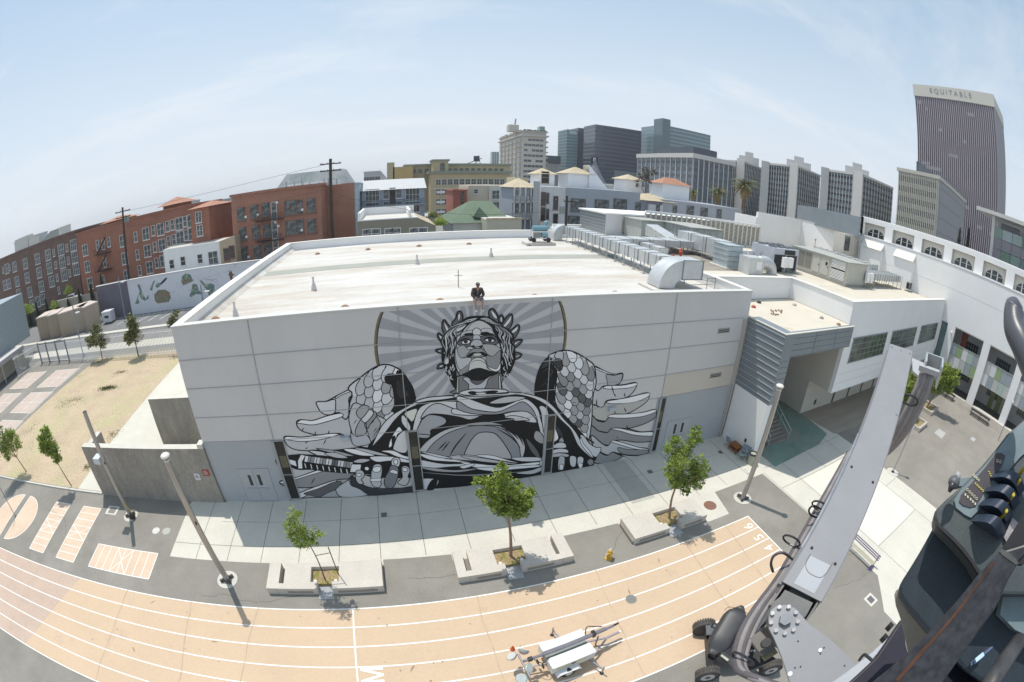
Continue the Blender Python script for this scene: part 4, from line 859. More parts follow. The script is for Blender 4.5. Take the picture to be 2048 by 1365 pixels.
# clerestory with recessed arched bays
ar = [32.2,26.6,21.05,15.5,9.85,4.2,-1.4]
b = MB(); XC = XF+.9
b.box((XC,-8,18.1),(XC+.4,34.9,18.85), white); b.box((XC,-8,16.1),(XC+.4,-3.6,18.1), white)
prev = 34.9
for c in ar:
    b.box((XC,c+2.05,16.1),(XC+.4,prev,18.1), white); prev = c-2.05
b.box((XC,-3.6,16.1),(XC+.4,prev,18.1), white)
b.box((XC+.75,-8,16.1),(XC+.95,34.9,18.8), M('cream bay wall',(.62,.60,.54),.8,.04,.6)); b.box((XC,34.5,16.1),(XC+.95,34.9,18.84), white)
b.box((XC+.4,-8,18.75),(XF+18,34.9,18.95), white)
b.build('clerestory', lng)
for c in ar:
    fo = MB(); x = XC+.74
    o = None
    for k, (a0, a1) in enumerate(((-1.55,-.66),(-.46,.46),(.66,1.55))):
        pts = [(x-.01, c+a0, 16.2), (x-.01, c+a1, 16.2)]
        hz_ = lambda t: 16.2+1.18*math.sqrt(max(0,1-(t/1.72)**2))
        pts += [(x-.01, c+a1-(a1-a0)*i/6, hz_(a1-(a1-a0)*i/6)) for i in range(7)]
        m_ = MB(); m_.face(pts, glass); m_.face([(p[0]-.02,p[1],p[2]) for p in ((x,c+a0+.1,16.75),(x,c+a1-.1,16.75),(x,c+a1-.1,16.8),(x,c+a0+.1,16.8))], wframe)
        if k == 0: fr2 = MB(); fr2.box((x-.06,c-1.75,16.12),(x,c+1.75,16.2), wframe); fr2.box((x-.05,c-.66,16.2),(x,c-.46,17.3), wframe); fr2.box((x-.05,c+.46,16.2),(x,c+.66,17.3), wframe); o = fr2.build('arched_window', lng)
        m_.build('pane', o)
b = MB()   # hooded buttress vents on the lower wall
for (y0, y1) in ((29.5,33.5),(23.5,27.2)):
    b.box((XF-.9,y0,10.4),(XF,y1,14.55), white)
    b.raw([(XF-1.2,y0,14.5),(XF-1.2,y1,14.5),(XF,y1,15.55),(XF,y0,15.55),(XF,y0,14.5),(XF,y1,14.5)],[(0,3,2,1)[::-1],(0,4,3),(1,2,5),(0,1,5,4)], M('cream hood',(.70,.68,.62),.7,.03,1))
b.build('vent_hood', lng)
b = MB(); b.box((XF-.01,-8,12.9),(XF,30,12.93), jw); b.box((XF-.06,-8,15.95),(XF+.6,47.5,16.02), M('lilac ledge',(.55,.54,.57),.7,.03,1)); b.build('ledge', lng)
pc = {'w':M('white balcony panel',(.62,.63,.63),.4,.03,2),'g':M('green balcony panel',(.27,.36,.20),.4,.06,2),'b':M('blue grey balcony panel',(.30,.34,.37),.4,.05,2),'s':M('silver balcony panel',(.46,.47,.46),.4,.05,2),'t':M('mint balcony panel',(.38,.47,.42),.4,.05,2)}
pat = ('swsbg','bgwtb','swbst','bswgb')
for k, (ya, yb) in enumerate(((14.43,9.16),(7.86,2.65),(1.35,-3.9))):
    for r_ in range(2):
        n = 5
        for i in range(n):
            y0 = ya-(ya-yb)*i/n; y1 = ya-(ya-yb)*(i+1)/n; c = pat[(k*2+r_) % 4][(i+k) % 5]
            MB().box((XF+.25,y1+.02,3.12+r_*1.56),(XF+.32,y0-.02,4.64+r_*1.56), pc[c]).build('balcony_panel', lng)
    MB().box((XF+.2,yb,6.22),(XF+.34,ya,6.28), metalg).build('balcony_rail', lng)
    x = XF+4.17
    for zz in (0.2,3.9):
        m_ = MB(); m_.box((x-.03,yb+1.2,zz+1.2),(x,ya-1.2,zz+2.9), glass)
        for i in range(7): yy = yb+1.2+(ya-yb-2.4)*i/6; m_.box((x-.06,yy-.03,zz+1.2),(x-.03,yy+.03,zz+2.9), gwf)
        for i in range(4): m_.box((x-.055,yb+1.2,zz+1.2+i*.55),(x-.03,ya-1.2,zz+1.24+i*.55), gwf)
        m_.build('gallery_window', lng)
    if k == 1:
        for yy in (3.9,5.4): MB().box((x-.05,yy-.45,0.01),(x,yy+.45,2.3), grd).build('green_door', lng)
MB().box((XF+.1,17.0,0),(XF+.5,14.9+.95,8.35), M('teal glass strip',(.10,.17,.17),.2,.3,1,spec=.7)).build('corner_glazing', lng)
MB().box((XF+4.1,12.7,4),(XF+4.19,13.8,7.6), M('brick red door panel',(.33,.09,.06),.6,.08,2)).build('red_panel', lng)
for yy, zz in ((14.9,7.4),): MB().box((XF-.4,yy-.12,zz),(XF,yy+.12,zz+.12), white).build('wall_lamp', lng)
MB().box((XF-.35,-8,0.001),(XF+.7,7.8,.12), kerb).box((XF-.35,9.2,0.001),(XF+.1,14.4,.12), kerb).build('kerb', lng)
MB().box((XF+.7,-8,.0),(XF+4.2,17.4,.02), M('dark gallery floor',(.10,.095,.09),.7,.1,1)).build('gallery_floor', lng)

# low white wall and screen beyond the wing roof
b = MB(); b.box((XF-12,47.1,10.3),(XF,47.5,16.0), white); b.box((XF-12.4,47.1,10.3),(XF-12,52,15.2), white); 
b.build('screen_wall', label='blank white wall closing the far end of the classroom wing roof', cat='wall')
A_, B_ = Vector((51.2,46.2,10.4)), Vector((33.5,52.0,10.4))
lv = thing('louvre_screen', A_, 'long cream louvred screen wall around the roof plant', 'screen')
b = MB(); d = (B_-A_); n = Vector((d.y,-d.x,0)).normalized()
if n.y > 0: n = -n
h = 3.4
b.bar(A_+Vector((0,0,h+.1)), B_+Vector((0,0,h+.1)), .5, .3, white); b.bar(A_+Vector((0,0,.1)), B_+Vector((0,0,.1)), .3, .3, white); b.build('rail', lv)
b = MB()
for i in range(25):
    p = A_+d*i/24; b.bar(p, p+Vector((0,0,h)), .22, .3, M('cream louvre post',(.62,.60,.54),.7,.04,1), up=n)
b.build('post', lv)
b = MB()
for i in range(15):
    z = .35+i*.2; b.bar(A_+Vector((0,0,z)), B_+Vector((0,0,z)), .08, .11, M('cream louvre slat',(.52,.50,.45),.7,.04,1))
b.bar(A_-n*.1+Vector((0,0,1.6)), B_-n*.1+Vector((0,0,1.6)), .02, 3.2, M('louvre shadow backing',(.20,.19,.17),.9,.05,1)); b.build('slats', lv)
# white plant house with blue metal end
ph = thing('plant_house', (33,54,10.4), 'white rooftop plant house with a blue ribbed metal end wall', 'plant house')
b = MB(); b.box((27.4,52.2,10.4),(40,60.5,13.2), M('pale lilac wall',(.62,.63,.66),.7,.03,1)); b.build('wall', ph)
b = MB(); b.box((27.2,52.0,13.2),(46,60.8,13.4), white); b.build('roof', ph)
b = MB()
for i in range(6): b.box((27.36,52.2,10.5+i*.45),(27.4,60.5,10.88+i*.45), clad)
b.build('cladding', ph)
b = MB(); b.box((29.9,52.13,10.7),(32.6,52.2,12.6), M('cream louvre slat'))
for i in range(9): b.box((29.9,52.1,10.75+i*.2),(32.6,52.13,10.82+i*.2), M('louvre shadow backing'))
b.build('louvre', ph)
# flat metal clad roof canopy standing beyond the white wall
fc = thing('far_canopy', (70,52,0), 'blue grey clad roof canopy standing above the far white wall', 'canopy')
D = 78
p0 = PD(1625,413,D); p1 = PD(1722,436,70); p2 = PD(1715,455,70); p3 = PD(1624,434,D)
b = MB(); z1 = (p0.z+p1.z)/2; 
b.prism([(p0.x,p0.y),(p1.x,p1.y),(p1.x+6,p1.y+4),(p0.x+6,p0.y+8)], 15.6, 18.6, clad); b.build('fascia', fc)
b = MB(); b.box((p1.x-3,p1.y+1,10),(p1.x+5,p1.y+3,15.6), cream); b.box((p0.x+1,p0.y+1,8),(p0.x+2,p0.y+4,15.6), cream)
b.build('support', fc); b = MB(); b.box((p1.x-2.8,p1.y+.93,13.2),(p1.x-1.2,p1.y+.99,15.3), glass); b.build('window', fc)
# ================================================================ air plant on the roofs
Z0 = 10.41
ductm = M('duct sheet steel', (.56,.58,.585), .42, .14, 1.2, metal=.35, spec=.5, var2=((.42,.46,.48), .5, .5, .8))
flm = M('duct flange', (.26,.28,.29), .5, .1, 2, metal=.4)
legm = M('strut steel', (.42,.43,.43), .5, .1, 2, metal=.4)
def duct_run(t, x0, y0, x1, y1, z0, z1, axis, step=1.55, legs=True, zb=Z0, every=1, cross=True):
    MB().box((x0,y0,z0),(x1,y1,z1), ductm).build('duct', t)
    a0, a1 = (y0,y1) if axis == 'y' else (x0,x1); n = max(2, int((a1-a0)/step))
    fl = MB(); lg = MB()
    for i in range(n+1):
        a = a0+(a1-a0)*i/n; e = .04
        if axis == 'y': 
            for bx in (((x0-e,a-.03,z0-e),(x0,a+.03,z1+e)),((x1,a-.03,z0-e),(x1+e,a+.03,z1+e)),((x0,a-.03,z1),(x1,a+.03,z1+e)),((x0,a-.03,z0-e),(x1,a+.03,z0))): fl.box(*bx, flm)
        else:
            for bx in (((a-.03,y0-e,z0-e),(a+.03,y0,z1+e)),((a-.03,y1,z0-e),(a+.03,y1+e,z1+e)),((a-.03,y0,z1),(a+.03,y1,z1+e)),((a-.03,y0,z0-e),(a+.03,y1,z0))): fl.box(*bx, flm)
        if legs and i % every == 0:
            for s_ in (-.1, .1):
                px_, py_ = ((x0+s_-.1 if s_ < 0 else x1+s_, a+.25) if axis == 'y' else (a+.25, y0+s_-.1 if s_ < 0 else y1+s_))
                lg.box((px_-.03,py_-.03,zb),(px_+.03,py_+.03,z1+.1), legm); lg.box((px_-.12,py_-.12,zb),(px_+.12,py_+.12,zb+.04), legm)
            if cross and i % 2 == 0 and i < n:
                b_ = a0+(a1-a0)*(i+1)/n
                if axis == 'y': lg.bar((x0-.2,a+.25,zb+.1),(x0-.2,b_+.25,z0),.03,.03,legm); lg.bar((x0-.2,b_+.25,zb+.1),(x0-.2,a+.25,z0),.03,.03,legm)
                else: lg.bar((a+.25,y0-.2,zb+.1),(b_+.25,y0-.2,z0),.03,.03,legm); lg.bar((b_+.25,y0-.2,zb+.1),(a+.25,y0-.2,z0),.03,.03,legm)
    fl.build('flange', t)
    if legs: lg.build('support_frame', t)
def elbow(t, cx_, cz_, y0, y1, r0, r1, a0, a1, mat=ductm, n=14):
    b = MB(); vs = []
    for i in range(n+1):
        a = R(a0+(a1-a0)*i/n)
        for r_ in (r0, r1):
            for y in (y0, y1): vs.append((cx_+r_*math.cos(a), y, cz_+r_*math.sin(a)))
    fs = []
    for i in range(n):
        k = 4*i; fs += [(k,k+4,k+6,k+2),(k+1,k+3,k+7,k+5),(k,k+1,k+5,k+4),(k+2,k+6,k+7,k+3)]
    fs += [(0,2,3,1),(4*n,4*n+1,4*n+3,4*n+2)]
    b.raw(vs, fs, mat); b.build('elbow', t)
t = thing('roof_duct', (19.5,24,Z0), 'long galvanised duct on stilts along the hall roof edge, ending in a big curved hood', 'air duct')
duct_run(t, 18.95, 25.3, 20.35, 46.0, 11.2, 12.1, 'y', 1.5)
elbow(t, 18.7, Z0+.1, 23.6, 25.1, .62, 1.95, 90, 178)
MB().box((18.7,23.6,Z0+.75),(20.5,25.25,Z0+2.05), ductm).build('hood_box', t)
b = MB()
for x in (18.68,20.5): b.box((x-.03,23.55,Z0+.7),(x+.03,23.6,Z0+2.1), flm)
b.box((18.65,23.55,Z0+2.05),(20.53,23.6,Z0+2.1), flm); b.box((18.65,23.55,Z0+.7),(20.53,23.6,Z0+.75), flm); b.build('hood_flange', t)
MB().box((16.2,23.3,Z0-.02),(18.6,25.4,Z0+.12), roofw).build('hood_curb', t)
elbow(t, 19.0, 10.9, 46.0, 47.3, .3, 1.3, 90, 180); MB().box((17.7,46.0,Z0),(18.7,47.3,10.9), ductm).build('riser', t)
b = MB()
for p, q in (((20.9,23.4,Z0),(20.9,23.4,Z0+.9)),((21.9,23.6,Z0),(21.9,23.6,Z0+.9)),((20.9,23.4,Z0+.85),(21.9,23.6,Z0+.85)),((19,23.4,Z0+.4),(21.9,23.6,Z0+.4)),((20.5,23.5,Z0+.75),(21.9,23.6,Z0+.5))): b.bar(p,q,.035,.035,flm)
b.build('pipe_rail', t)
t = thing('roof_duct', (26,39,Z0), 'wide flat duct branching right from the long roof duct', 'air duct')
duct_run(t, 21.2, 38.0, 31.4, 40.2, 11.15, 11.85, 'x', 2.0); duct_run(t, 24.0, 34.2, 25.0, 37.9, 11.1, 11.6, 'y', 2, legs=False)
t = thing('roof_duct', (30,44,Z0), 'short stepped duct sloping down from the grey plant cabin', 'air duct')
b = MB(); b.prism([(29.4,40.4),(31.4,40.4),(31.6,46),(29.8,46)], 11.3, lambda x,y: 11.7+(y-40.4)*.18, ductm); b.build('duct', t)
b = MB(); [b.bar((29.4+.02*i,40.9+i*1.2,11.75+i*.216),(31.45,40.9+i*1.2,11.75+i*.216),.06,.06,flm) for i in range(5)]; b.build('flange', t)
t = thing('roof_duct', (32,37,Z0), 'tall braced duct running from the grey plant cabin to a ribbed box', 'air duct')
duct_run(t, 31.2, 33.2, 33.2, 41.2, 11.1, 12.7, 'y', 2.4)
t = thing('ribbed_plenum', (31,31.8,Z0), 'blue grey ribbed steel box at the end of the tall braced duct', 'air plenum')
MB().box((29.95,30.9,Z0+.1),(32.0,33.1,12.7), M('blue galvanised steel',(.47,.54,.57),.4,.15,1.5,metal=.35)).build('body', t)
b = MB()
for z in (11.1,11.6,12.1,12.6): b.box((29.9,30.86,z),(32.04,33.14,z+.05), flm)
b.build('rib', t); MB().box((29.6,30.6,Z0),(32.3,33.4,Z0+.12), kerb).build('base', t)
gpl = M('grey green cabin steel', (.40,.43,.42), .5, .08, 1.2)
t = thing('plant_cabin', (36,45,Z0), 'large grey green steel plant cabin behind the roof ducts', 'plant cabin')
b = MB(); b.box((33.8,41.6,Z0),(38.8,48,13.0), gpl); b.box((30.2,47.6,Z0),(33.79,52,12.95), gpl); b.build('body', t)
b = MB(); b.box((33.6,41.4,13.0),(39,48.2,13.12), M('cabin roof',(.38,.39,.36),.7,.15,1)); b.box((30,47.4,12.95),(33.78,52.2,13.07), M('cabin roof')); b.build('roof', t)
b = MB()
for i in range(7): b.box((33.77,42.2+i*.85,Z0),(33.8,42.24+i*.85,12.95), M('cabin seam',(.26,.28,.28),.6,.05,2))
for i in range(4): b.box((34.6+i*1.1,41.57,Z0),(34.64+i*1.1,41.6,12.95), M('cabin seam'))
for i in range(8): b.box((31.0,47.55,10.8+i*.22),(33.0,47.6,10.9+i*.22), white)
b.build('seam', t)
t = thing('fire_valve', (27.5,35.4,Z0), 'red fire valve standing on the wing roof between the ducts', 'fire valve')
rd_ = M('red valve paint',(.55,.07,.03),.4,.08,4); b = MB(); b.lathe((27.5,35.4,Z0),[(.12,0),(.12,.5),(.2,.55),(.2,.75),(.12,.8),(.1,1.0),(0,1.05)],rd_,10); b.tube([(27.2,35.3,Z0+.65),(27.8,35.5,Z0+.65)],.09,rd_,8); b.build('body', t)
MB().tube([(26.2,35.2,Z0+.2),(26.4,35.2,Z0+.2),(26.45,35.2,Z0+.5)],.1,rd_,8).build('pipe', t)
# chiller with fans
t = thing('chiller', (38,31.5,Z0), 'air cooled chiller with four round fans on top and dark coil sides', 'chiller')
b = MB(); b.box((36,30,12.3),(40.6,33.4,12.95), M('chiller casing',(.50,.52,.56),.45,.06,1.5)); 
for x in (36.0,38.2,40.4): b.box((x,30,Z0+.1),(x+.15,33.4,12.3), M('chiller casing'))
for y0 in (30.0,31.7): b.raw([(35.97,y0,12.3),(35.97,y0+1.6,12.3),(35.97,y0+.8,Z0+.4)],[(0,2,1)],M('chiller casing'))
b.build('casing', t)
b = MB(); b.box((36.1,30.1,Z0+.3),(40.5,33.3,12.28), M('coil black',(.03,.03,.035),.6,.2,6)); b.build('coil', t)
for i in range(4):
    for j in range(2):
        c = (36.65+i*1.12,30.85+j*1.7,12.95); MB().lathe(c,[(.5,0),(.5,.16),(.44,.17),(.42,.03),(.1,.03),(.1,.1),(0,.1)],M('fan ring grey',(.20,.21,.23),.5,.1,3),16).build('fan', t)
MB().box((37.9,29.97,12.35),(39.9,30.0,12.85), M('coil black')).build('control_panel', t)
t = thing('exhaust_fan', (33,29,Z0), 'pale grey fan box with a fat round elbow beside the chiller', 'exhaust fan')
b = MB(); b.box((30.7,28.5,Z0),(32.9,30.0,12.05), ductm); b.build('box', t)
b = MB(); b.box((31.7,28.45,Z0+.5),(32.5,28.5,Z0+1.3), white); b.build('hatch', t)
b = MB(); b.tube(smooth_pts([(32.9,29.3,11.5),(33.8,29.3,11.55),(34.6,29.3,11.3),(35.0,29.3,10.9),(35.1,29.3,Z0)],4), .62, ductm, 16); b.build('elbow', t, smooth=True)
for k, (x, y, s_, lab) in enumerate(((36.6,28.9,1,'pair of white electrical boxes on pipes in front of the chiller'),(47.9,24.0,1,'white electrical boxes on a stand at the corner of the big rooftop unit'),(34.2,33.0,.8,'white and black electrical box on a stand beyond the ribbed steel box'))):
    t = thing('electrical_box', (x,y,Z0), lab, 'electrical box')
    for q in range(2):
        MB().box((x+q*1.0,y,Z0+.75),(x+q*1.0+.75,y+.35,Z0+.75+1.05*s_), white).build('cabinet', t)
    b = MB()
    for q in range(8): b.tube([(x+.1+q*.22,y+.15,Z0),(x+.1+q*.22,y+.15,Z0+.76)],.03,flm,5)
    b.build('conduit', t)
# big rooftop unit
rt = M('putty rooftop unit', (.46,.455,.40), .55, .07, 1, var2=((.38,.37,.32),.8,.5,.8))
t = thing('rooftop_unit', (46,29,Z0), 'long putty coloured rooftop air handler with big louvres near its corner', 'air handler')
MB().box((43.4,24.6,Z0+.25),(48.6,33.2,13.0), rt).build('body', t)
MB().box((43.25,24.45,13.0),(48.75,33.35,13.1), M('cabin roof')).build('roof', t)
b = MB(); b.box((43.3,24.5,Z0),(48.7,33.3,Z0+.24), M('unit base',(.30,.29,.27),.7,.1,2)); b.build('base', t)
b = MB()
for i in range(14): b.box((43.34,24.9,Z0+.5+i*.145),(43.4,26.9,Z0+.58+i*.145), white if i != 7 else dark)
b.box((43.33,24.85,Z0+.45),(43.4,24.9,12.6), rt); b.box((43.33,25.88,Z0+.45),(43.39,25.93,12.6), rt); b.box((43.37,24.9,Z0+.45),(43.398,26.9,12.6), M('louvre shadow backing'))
b.build('louvre', t)
b = MB()
for y0, y1 in ((27.3,28.5),(28.7,29.7)): 
    b.box((43.36,y0,Z0+.5),(43.4,y1,12.7), M('unit door',(.50,.495,.44),.5,.05,1)); b.box((43.33,y0+.1,Z0+1.3),(43.36,y0+.16,Z0+1.5), dark)
b.box((43.34,27.5,12.0),(43.36,27.8,12.35), dark); b.build('door', t)
b = MB()
for y0 in (30.0,31.1,32.2): b.box((43.37,y0,Z0+.6),(43.4,y0+.95,12.8), M('intake mesh',(.24,.23,.20),.7,.15,6))
b.build('intake', t)
t = thing('roof_duct', (55,25.6,Z0), 'ribbed flat duct on thin legs in front of the vent hoods', 'air duct')
duct_run(t, 48.9, 24.6, 60.8, 27.0, 11.3, 12.1, 'x', .8, every=2, cross=False)
t = thing('roof_duct', (57,31,Z0), 'bent galvanised duct passing behind the big rooftop unit', 'air duct')
duct_run(t, 55.6, 27.4, 57.6, 38.0, 11.5, 12.7, 'y', 1.3); duct_run(t, 49, 33.5, 55.5, 35.0, 11.6, 12.7, 'x', 1.3)
t = thing('condenser', (61.7,23.3,Z0), 'small dark condenser unit on a frame near the end of the ribbed duct', 'condenser')
MB().box((61.3,23.0,Z0+.3),(62.3,23.6,Z0+1.3), M('condenser case',(.35,.35,.34),.5,.08,2)).build('case', t); MB().lathe((61.29,23.3,Z0+.8),[(.01,0)],dark,6)
b = MB(); b.box((61.27,23.08,Z0+.4),(61.3,23.52,Z0+1.2), dark); b.box((61.4,22.97,Z0+.4),(62.2,23.0,Z0+1.2), dark); b.build('grille', t)
b = MB(); b.box((61.1,22.8,Z0),(62.5,23.8,Z0+.08), flm); b.box((62.7,23.3,Z0),(63.2,23.9,Z0+.6), white); b.build('base', t)
b = MB(); x, y = 52.5,36; b.tube([(x,y,Z0),(x,y,Z0+3.4)],.05,flm,6); b.ball((x,y,Z0+3.5),.16,flm,1); b.build('roof_mast', label='thin lamp mast standing on the wing roof before the white wall', cat='mast')
# compressor cart on the hall roof
t = thing('compressor_cart', (15.0,43.6,ZR), 'blue and white compressor cart on a white pad at the roof far corner', 'compressor')
MB().box((13.4,42.4,ZR),(16.6,44.2,ZR+.3), roofw).build('pad', t)
bl = M('teal tank paint',(.17,.31,.36),.35,.06,3)
b = MB(); b.tube([(14.3,43.3,ZR+1.7),(15.9,43.3,ZR+1.7)],.32,bl,12); b.tube([(15.2,43.0,ZR+1.1),(15.8,43.0,ZR+1.1)],.28,bl,12); b.tube([(15.7,43.6,ZR+2.2),(16.0,43.6,ZR+2.3)],.25,bl,10); b.build('tank', t)
b = MB(); 
for x in (14.2,16.0):
    for y in (42.9,43.8): b.box((x-.04,y-.04,ZR+.5),(x+.04,y+.04,ZR+1.5), white)
for z in (.65,1.35): b.box((14.2,42.86,ZR+z),(16.0,42.9,ZR+z+.1), white); b.box((14.2,43.8,ZR+z),(16.0,43.84,ZR+z+.1), white)
b.build('frame', t); b = MB(); b.box((14.4,43,ZR+.75),(15.1,43.6,ZR+1.3), M('compressor motor',(.25,.25,.25),.5,.2,4)); b.build('motor', t)
for x in (14.3,15.9):
    for y in (42.8,43.85): MB().tube([(x,y-.06,ZR+.55),(x,y+.06,ZR+.55)],.25,dark,12).build('wheel', t)
# ================================================================ buildings beyond
class BX: pass
def corner(cx_, cy_, D, lx, rx, ly=None, ry=None, ztop=None):
    """axis aligned block: nearest vertical edge seen at photo column cx, roof line at cy, D metres away; lx / rx = its left and right edges in the photo"""
    o = BX(); p = PD(cx_, cy_, D); a = AZ(cx_, cy_); al = AZ(lx, ly or cy_); ar_ = AZ(rx, ry or cy_)
    o.z = p.z if ztop is None else ztop
    if a > 0:
        o.x0 = p.x; o.y0 = p.y; o.x1 = max(p.y*math.tan(min(ar_, 1.5)), p.x+2); o.y1 = max(p.x/math.tan(max(al, .01)), p.y+2) if al < a-.0005 else p.y+15; o.side = 'L'
    else:
        o.x1 = p.x; o.y0 = p.y; o.x0 = min(p.y*math.tan(al), p.x-2); o.y1 = max(p.x/math.tan(min(ar_, -.01)), p.y+2) if ar_ > a+.0005 else p.y+15; o.side = 'R'
    return o
def win_mesh(ww, wh, face, fm_, gm_, mull=1, sill=True, name='window'):
    b = MB(); e = .09
    def bx(u0, u1, z0, z1, d0, d1, mat):      # u along the wall, d out of the wall
        if face == 'F': b.box((u0,-d1,z0),(u1,-d0,z1), mat)
        elif face == 'L': b.box((-d1,u0,z0),(-d0,u1,z1), mat)
        else: b.box((d0,u0,z0),(d1,u1,z1), mat)
    bx(-ww/2, ww/2, 0, wh, .01, .05, gm_)
    for u0, u1, z0, z1 in ((-ww/2-e,-ww/2,-e,wh+e),(ww/2,ww/2+e,-e,wh+e),(-ww/2,ww/2,wh,wh+e),(-ww/2,ww/2,-e,0),(-ww/2,ww/2,wh*.5-.03,wh*.5+.03)): bx(u0,u1,z0,z1,.01,.10,fm_)
    for i in range(1, mull+1): u = -ww/2+ww*i/(mull+1); bx(u-.035,u+.035,0,wh,.01,.09,fm_)
    if sill: bx(-ww/2-.18, ww/2+.18, -e-.12, -e, .01, .2, fm_)
    return b.build(name, local=True)
def put(proto, parent, pts, first=[None]):
    base = wloc(parent)
    for i, p in enumerate(pts):
        o = proto if i == 0 else proto.copy()
        if i: COL.objects.link(o)
        o.parent = parent; o.location = Vector(p)-base
def facade_wins(parent, o, which, nx, nz, z0, dz, ww, wh, fm_, gm_, mull=1, m0=.06, m1=.06, skip=(), sill=True, name='window', cap=100):
    pts = []
    for k in range(nz):
        for i in range(nx):
            if (i, k) in skip: continue
            f = m0+(1-m0-m1)*(i+.5)/nx; z = z0+k*dz
            if which == 'F': pts.append((o.x0+(o.x1-o.x0)*f, o.y0, z))
            elif which == 'L': pts.append((o.x0, o.y0+(o.y1-o.y0)*f, z))
            else: pts.append((o.x1, o.y0+(o.y1-o.y0)*f, z))
    put(win_mesh(ww, wh, which, fm_, gm_, mull, sill, name), parent, pts[:cap])
def bld(name, o, label, mat, roofmat=None, z0=0, parapet=.5, cat='building'):
    t = thing(name, ((o.x0+o.x1)/2, (o.y0+o.y1)/2, z0), label, cat)
    MB().box((o.x0,o.y0,z0),(o.x1,o.y1,o.z), mat, roofmat or M('grey city roof',(.42,.41,.39),.8,.15,.3)).build('wall', t)
    if parapet:
        b = MB(); e = .25
        b.box((o.x0-e,o.y0-e,o.z),(o.x1+e,o.y0+e,o.z+parapet), mat); b.box((o.x0-e,o.y1-e,o.z),(o.x1+e,o.y1+e,o.z+parapet), mat)
        b.box((o.x0-e,o.y0+e,o.z),(o.x0+e,o.y1-e,o.z+parapet), mat); b.box((o.x1-e,o.y0+e,o.z),(o.x1+e,o.y1-e,o.z+parapet), mat); b.build('parapet', t)
    return t
def hip(t, x0, y0, x1, y1, z, h, mat, e=.5, name='roof', ridge='x'):
    x0 -= e; x1 += e; y0 -= e; y1 += e; b = MB()
    if ridge == 'x': d = min((y1-y0)/2, (x1-x0)/2); p = [(x0+d,(y0+y1)/2,z+h),(x1-d,(y0+y1)/2,z+h)]; 
    else: d = min((y1-y0)/2, (x1-x0)/2); p = [((x0+x1)/2,y0+d,z+h),((x0+x1)/2,y1-d,z+h)]
    v = [(x0,y0,z),(x1,y0,z),(x1,y1,z),(x0,y1,z)]+p
    fs = [(0,1,5,4),(1,2,5),(2,3,4,5),(3,0,4)] if ridge == 'x' else [(0,1,4),(1,2,5,4),(2,3,5),(3,0,4,5)]
    b.raw(v, fs+[(0,3,2,1)], mat); return b.build(name, t)
brick_o = M('orange brick', (.34,.16,.11), .9, .16, .4, fine=(.18, 5), var2=((.38,.17,.11),.15,.5,.7), spec=.15)
brick_b = M('brown brick', (.20,.13,.105), .9, .2, .4, fine=(.2, 5), spec=.15)
brick_r = M('rust red brick', (.37,.185,.13), .9, .2, .3, fine=(.2, 5), var2=((.34,.19,.15),.2,.45,.7), spec=.15)
pane_p = M('pale blind glass', (.20,.22,.22), .3, .5, .9, spec=.6, var2=((.04,.05,.055),1.2,.45,.55))
brickw = M('brick window frame', (.28,.13,.09), .8, .1, 2)
def plane_wins(parent, yp, rows, ww, wh, fm_, gm_, name='window', mull=1, sill=True, xfix=None):
    """windows on a wall at y = yp, each at the photo position of its middle"""
    pts = []
    for px, py in rows:
        x, z = PY(px, py, yp); pts.append((x, yp, z-wh/2))
    if pts: put(win_mesh(ww, wh, 'F', fm_, gm_, mull, sill, name), parent, pts)
aa = lambda x, y: (x/3.94, 360+y/3.94)
bb = lambda x, y: (440+x/3.94, 300+y/3.94)
ccf = lambda x, y: (900+x/3.94, 200+y/3.94)
dd = lambda x, y: (1400+x/3.16, 200+y/3.16)
# --- orange brick terrace
YO = 80.0
o = BX(); o.x0, o.x1, o.y0, o.y1, o.z = PY(153,470,YO)[0], PY(392,418,YO)[0], YO, YO+14, 17.35; 
t = bld('brick_apartments', o, 'long orange brick apartment block with white arched windows and iron fire escapes', brick_o, parapet=.4)
plane_wins(t, YO, [aa(*p) for p in ((672,555),(688,685),(712,815),(968,480),(985,620),(1002,755),(1150,425),(1163,560),(1180,690),(1265,390),(1278,515),(1290,640),(1412,345),(1420,455),(1507,322),(1516,425))], 1.7, 2.3, wframe, pane_p)
plane_wins(t, YO, [aa(*p) for p in ((770,515),(858,490),(815,510),(828,650),(815,790),(1070,450),(1085,590),(1102,715),(1208,400),(1222,530),(1236,655),(1320,368),(1360,355),(1330,485),(1372,472),(1458,328),(1468,435))], .8, 1.9, wframe, pane_p, mull=0)
for k, (px, py) in enumerate(((820,575),(832,705))):
    x, z = PY(*aa(px, py), YO); e = MB()
    e.box((x-2.4,YO-1.5,z-.1),(x+2.4,YO-.02,z), dark)
    for i in range(13): e.box((x-2.4+i*.4-.02,YO-1.5,z),(x-2.4+i*.4+.02,YO-1.46,z+1), dark)
    e.box((x-2.4,YO-1.5,z+1),(x+2.4,YO-1.46,z+1.05), dark); e.bar((x-1.8,YO-.8,z),(x+1.5,YO-.8,z+3.2),.5,.06,dark); e.build('fire_escape', t)
tile = M('terracotta tile', (.40,.20,.13), .8, .15, .8, fine=(.2,3))
tilet = M('tan tile', (.50,.42,.29), .8, .15, .8, fine=(.2,3))
x0, z = PY(*aa(800,330),YO); x1, _ = PY(*aa(985,290),YO)
MB().box((x0+1,YO+1,17.4),(x1,YO+5,z-.6), brick_o).build('roof_tower', t); hip(t, x0, YO, x1, YO+6, z-.6, .8, tile)
x0, z = PY(*aa(1215,215),YO); x1, _ = PY(*aa(1400,185),YO)
MB().box((x0+.6,YO+3,17.4),(x1-.6,YO+8,z-.3), brick_o).build('roof_tower', t); hip(t, x0, YO+2, x1, YO+9, z-.3, 1.5, tile)
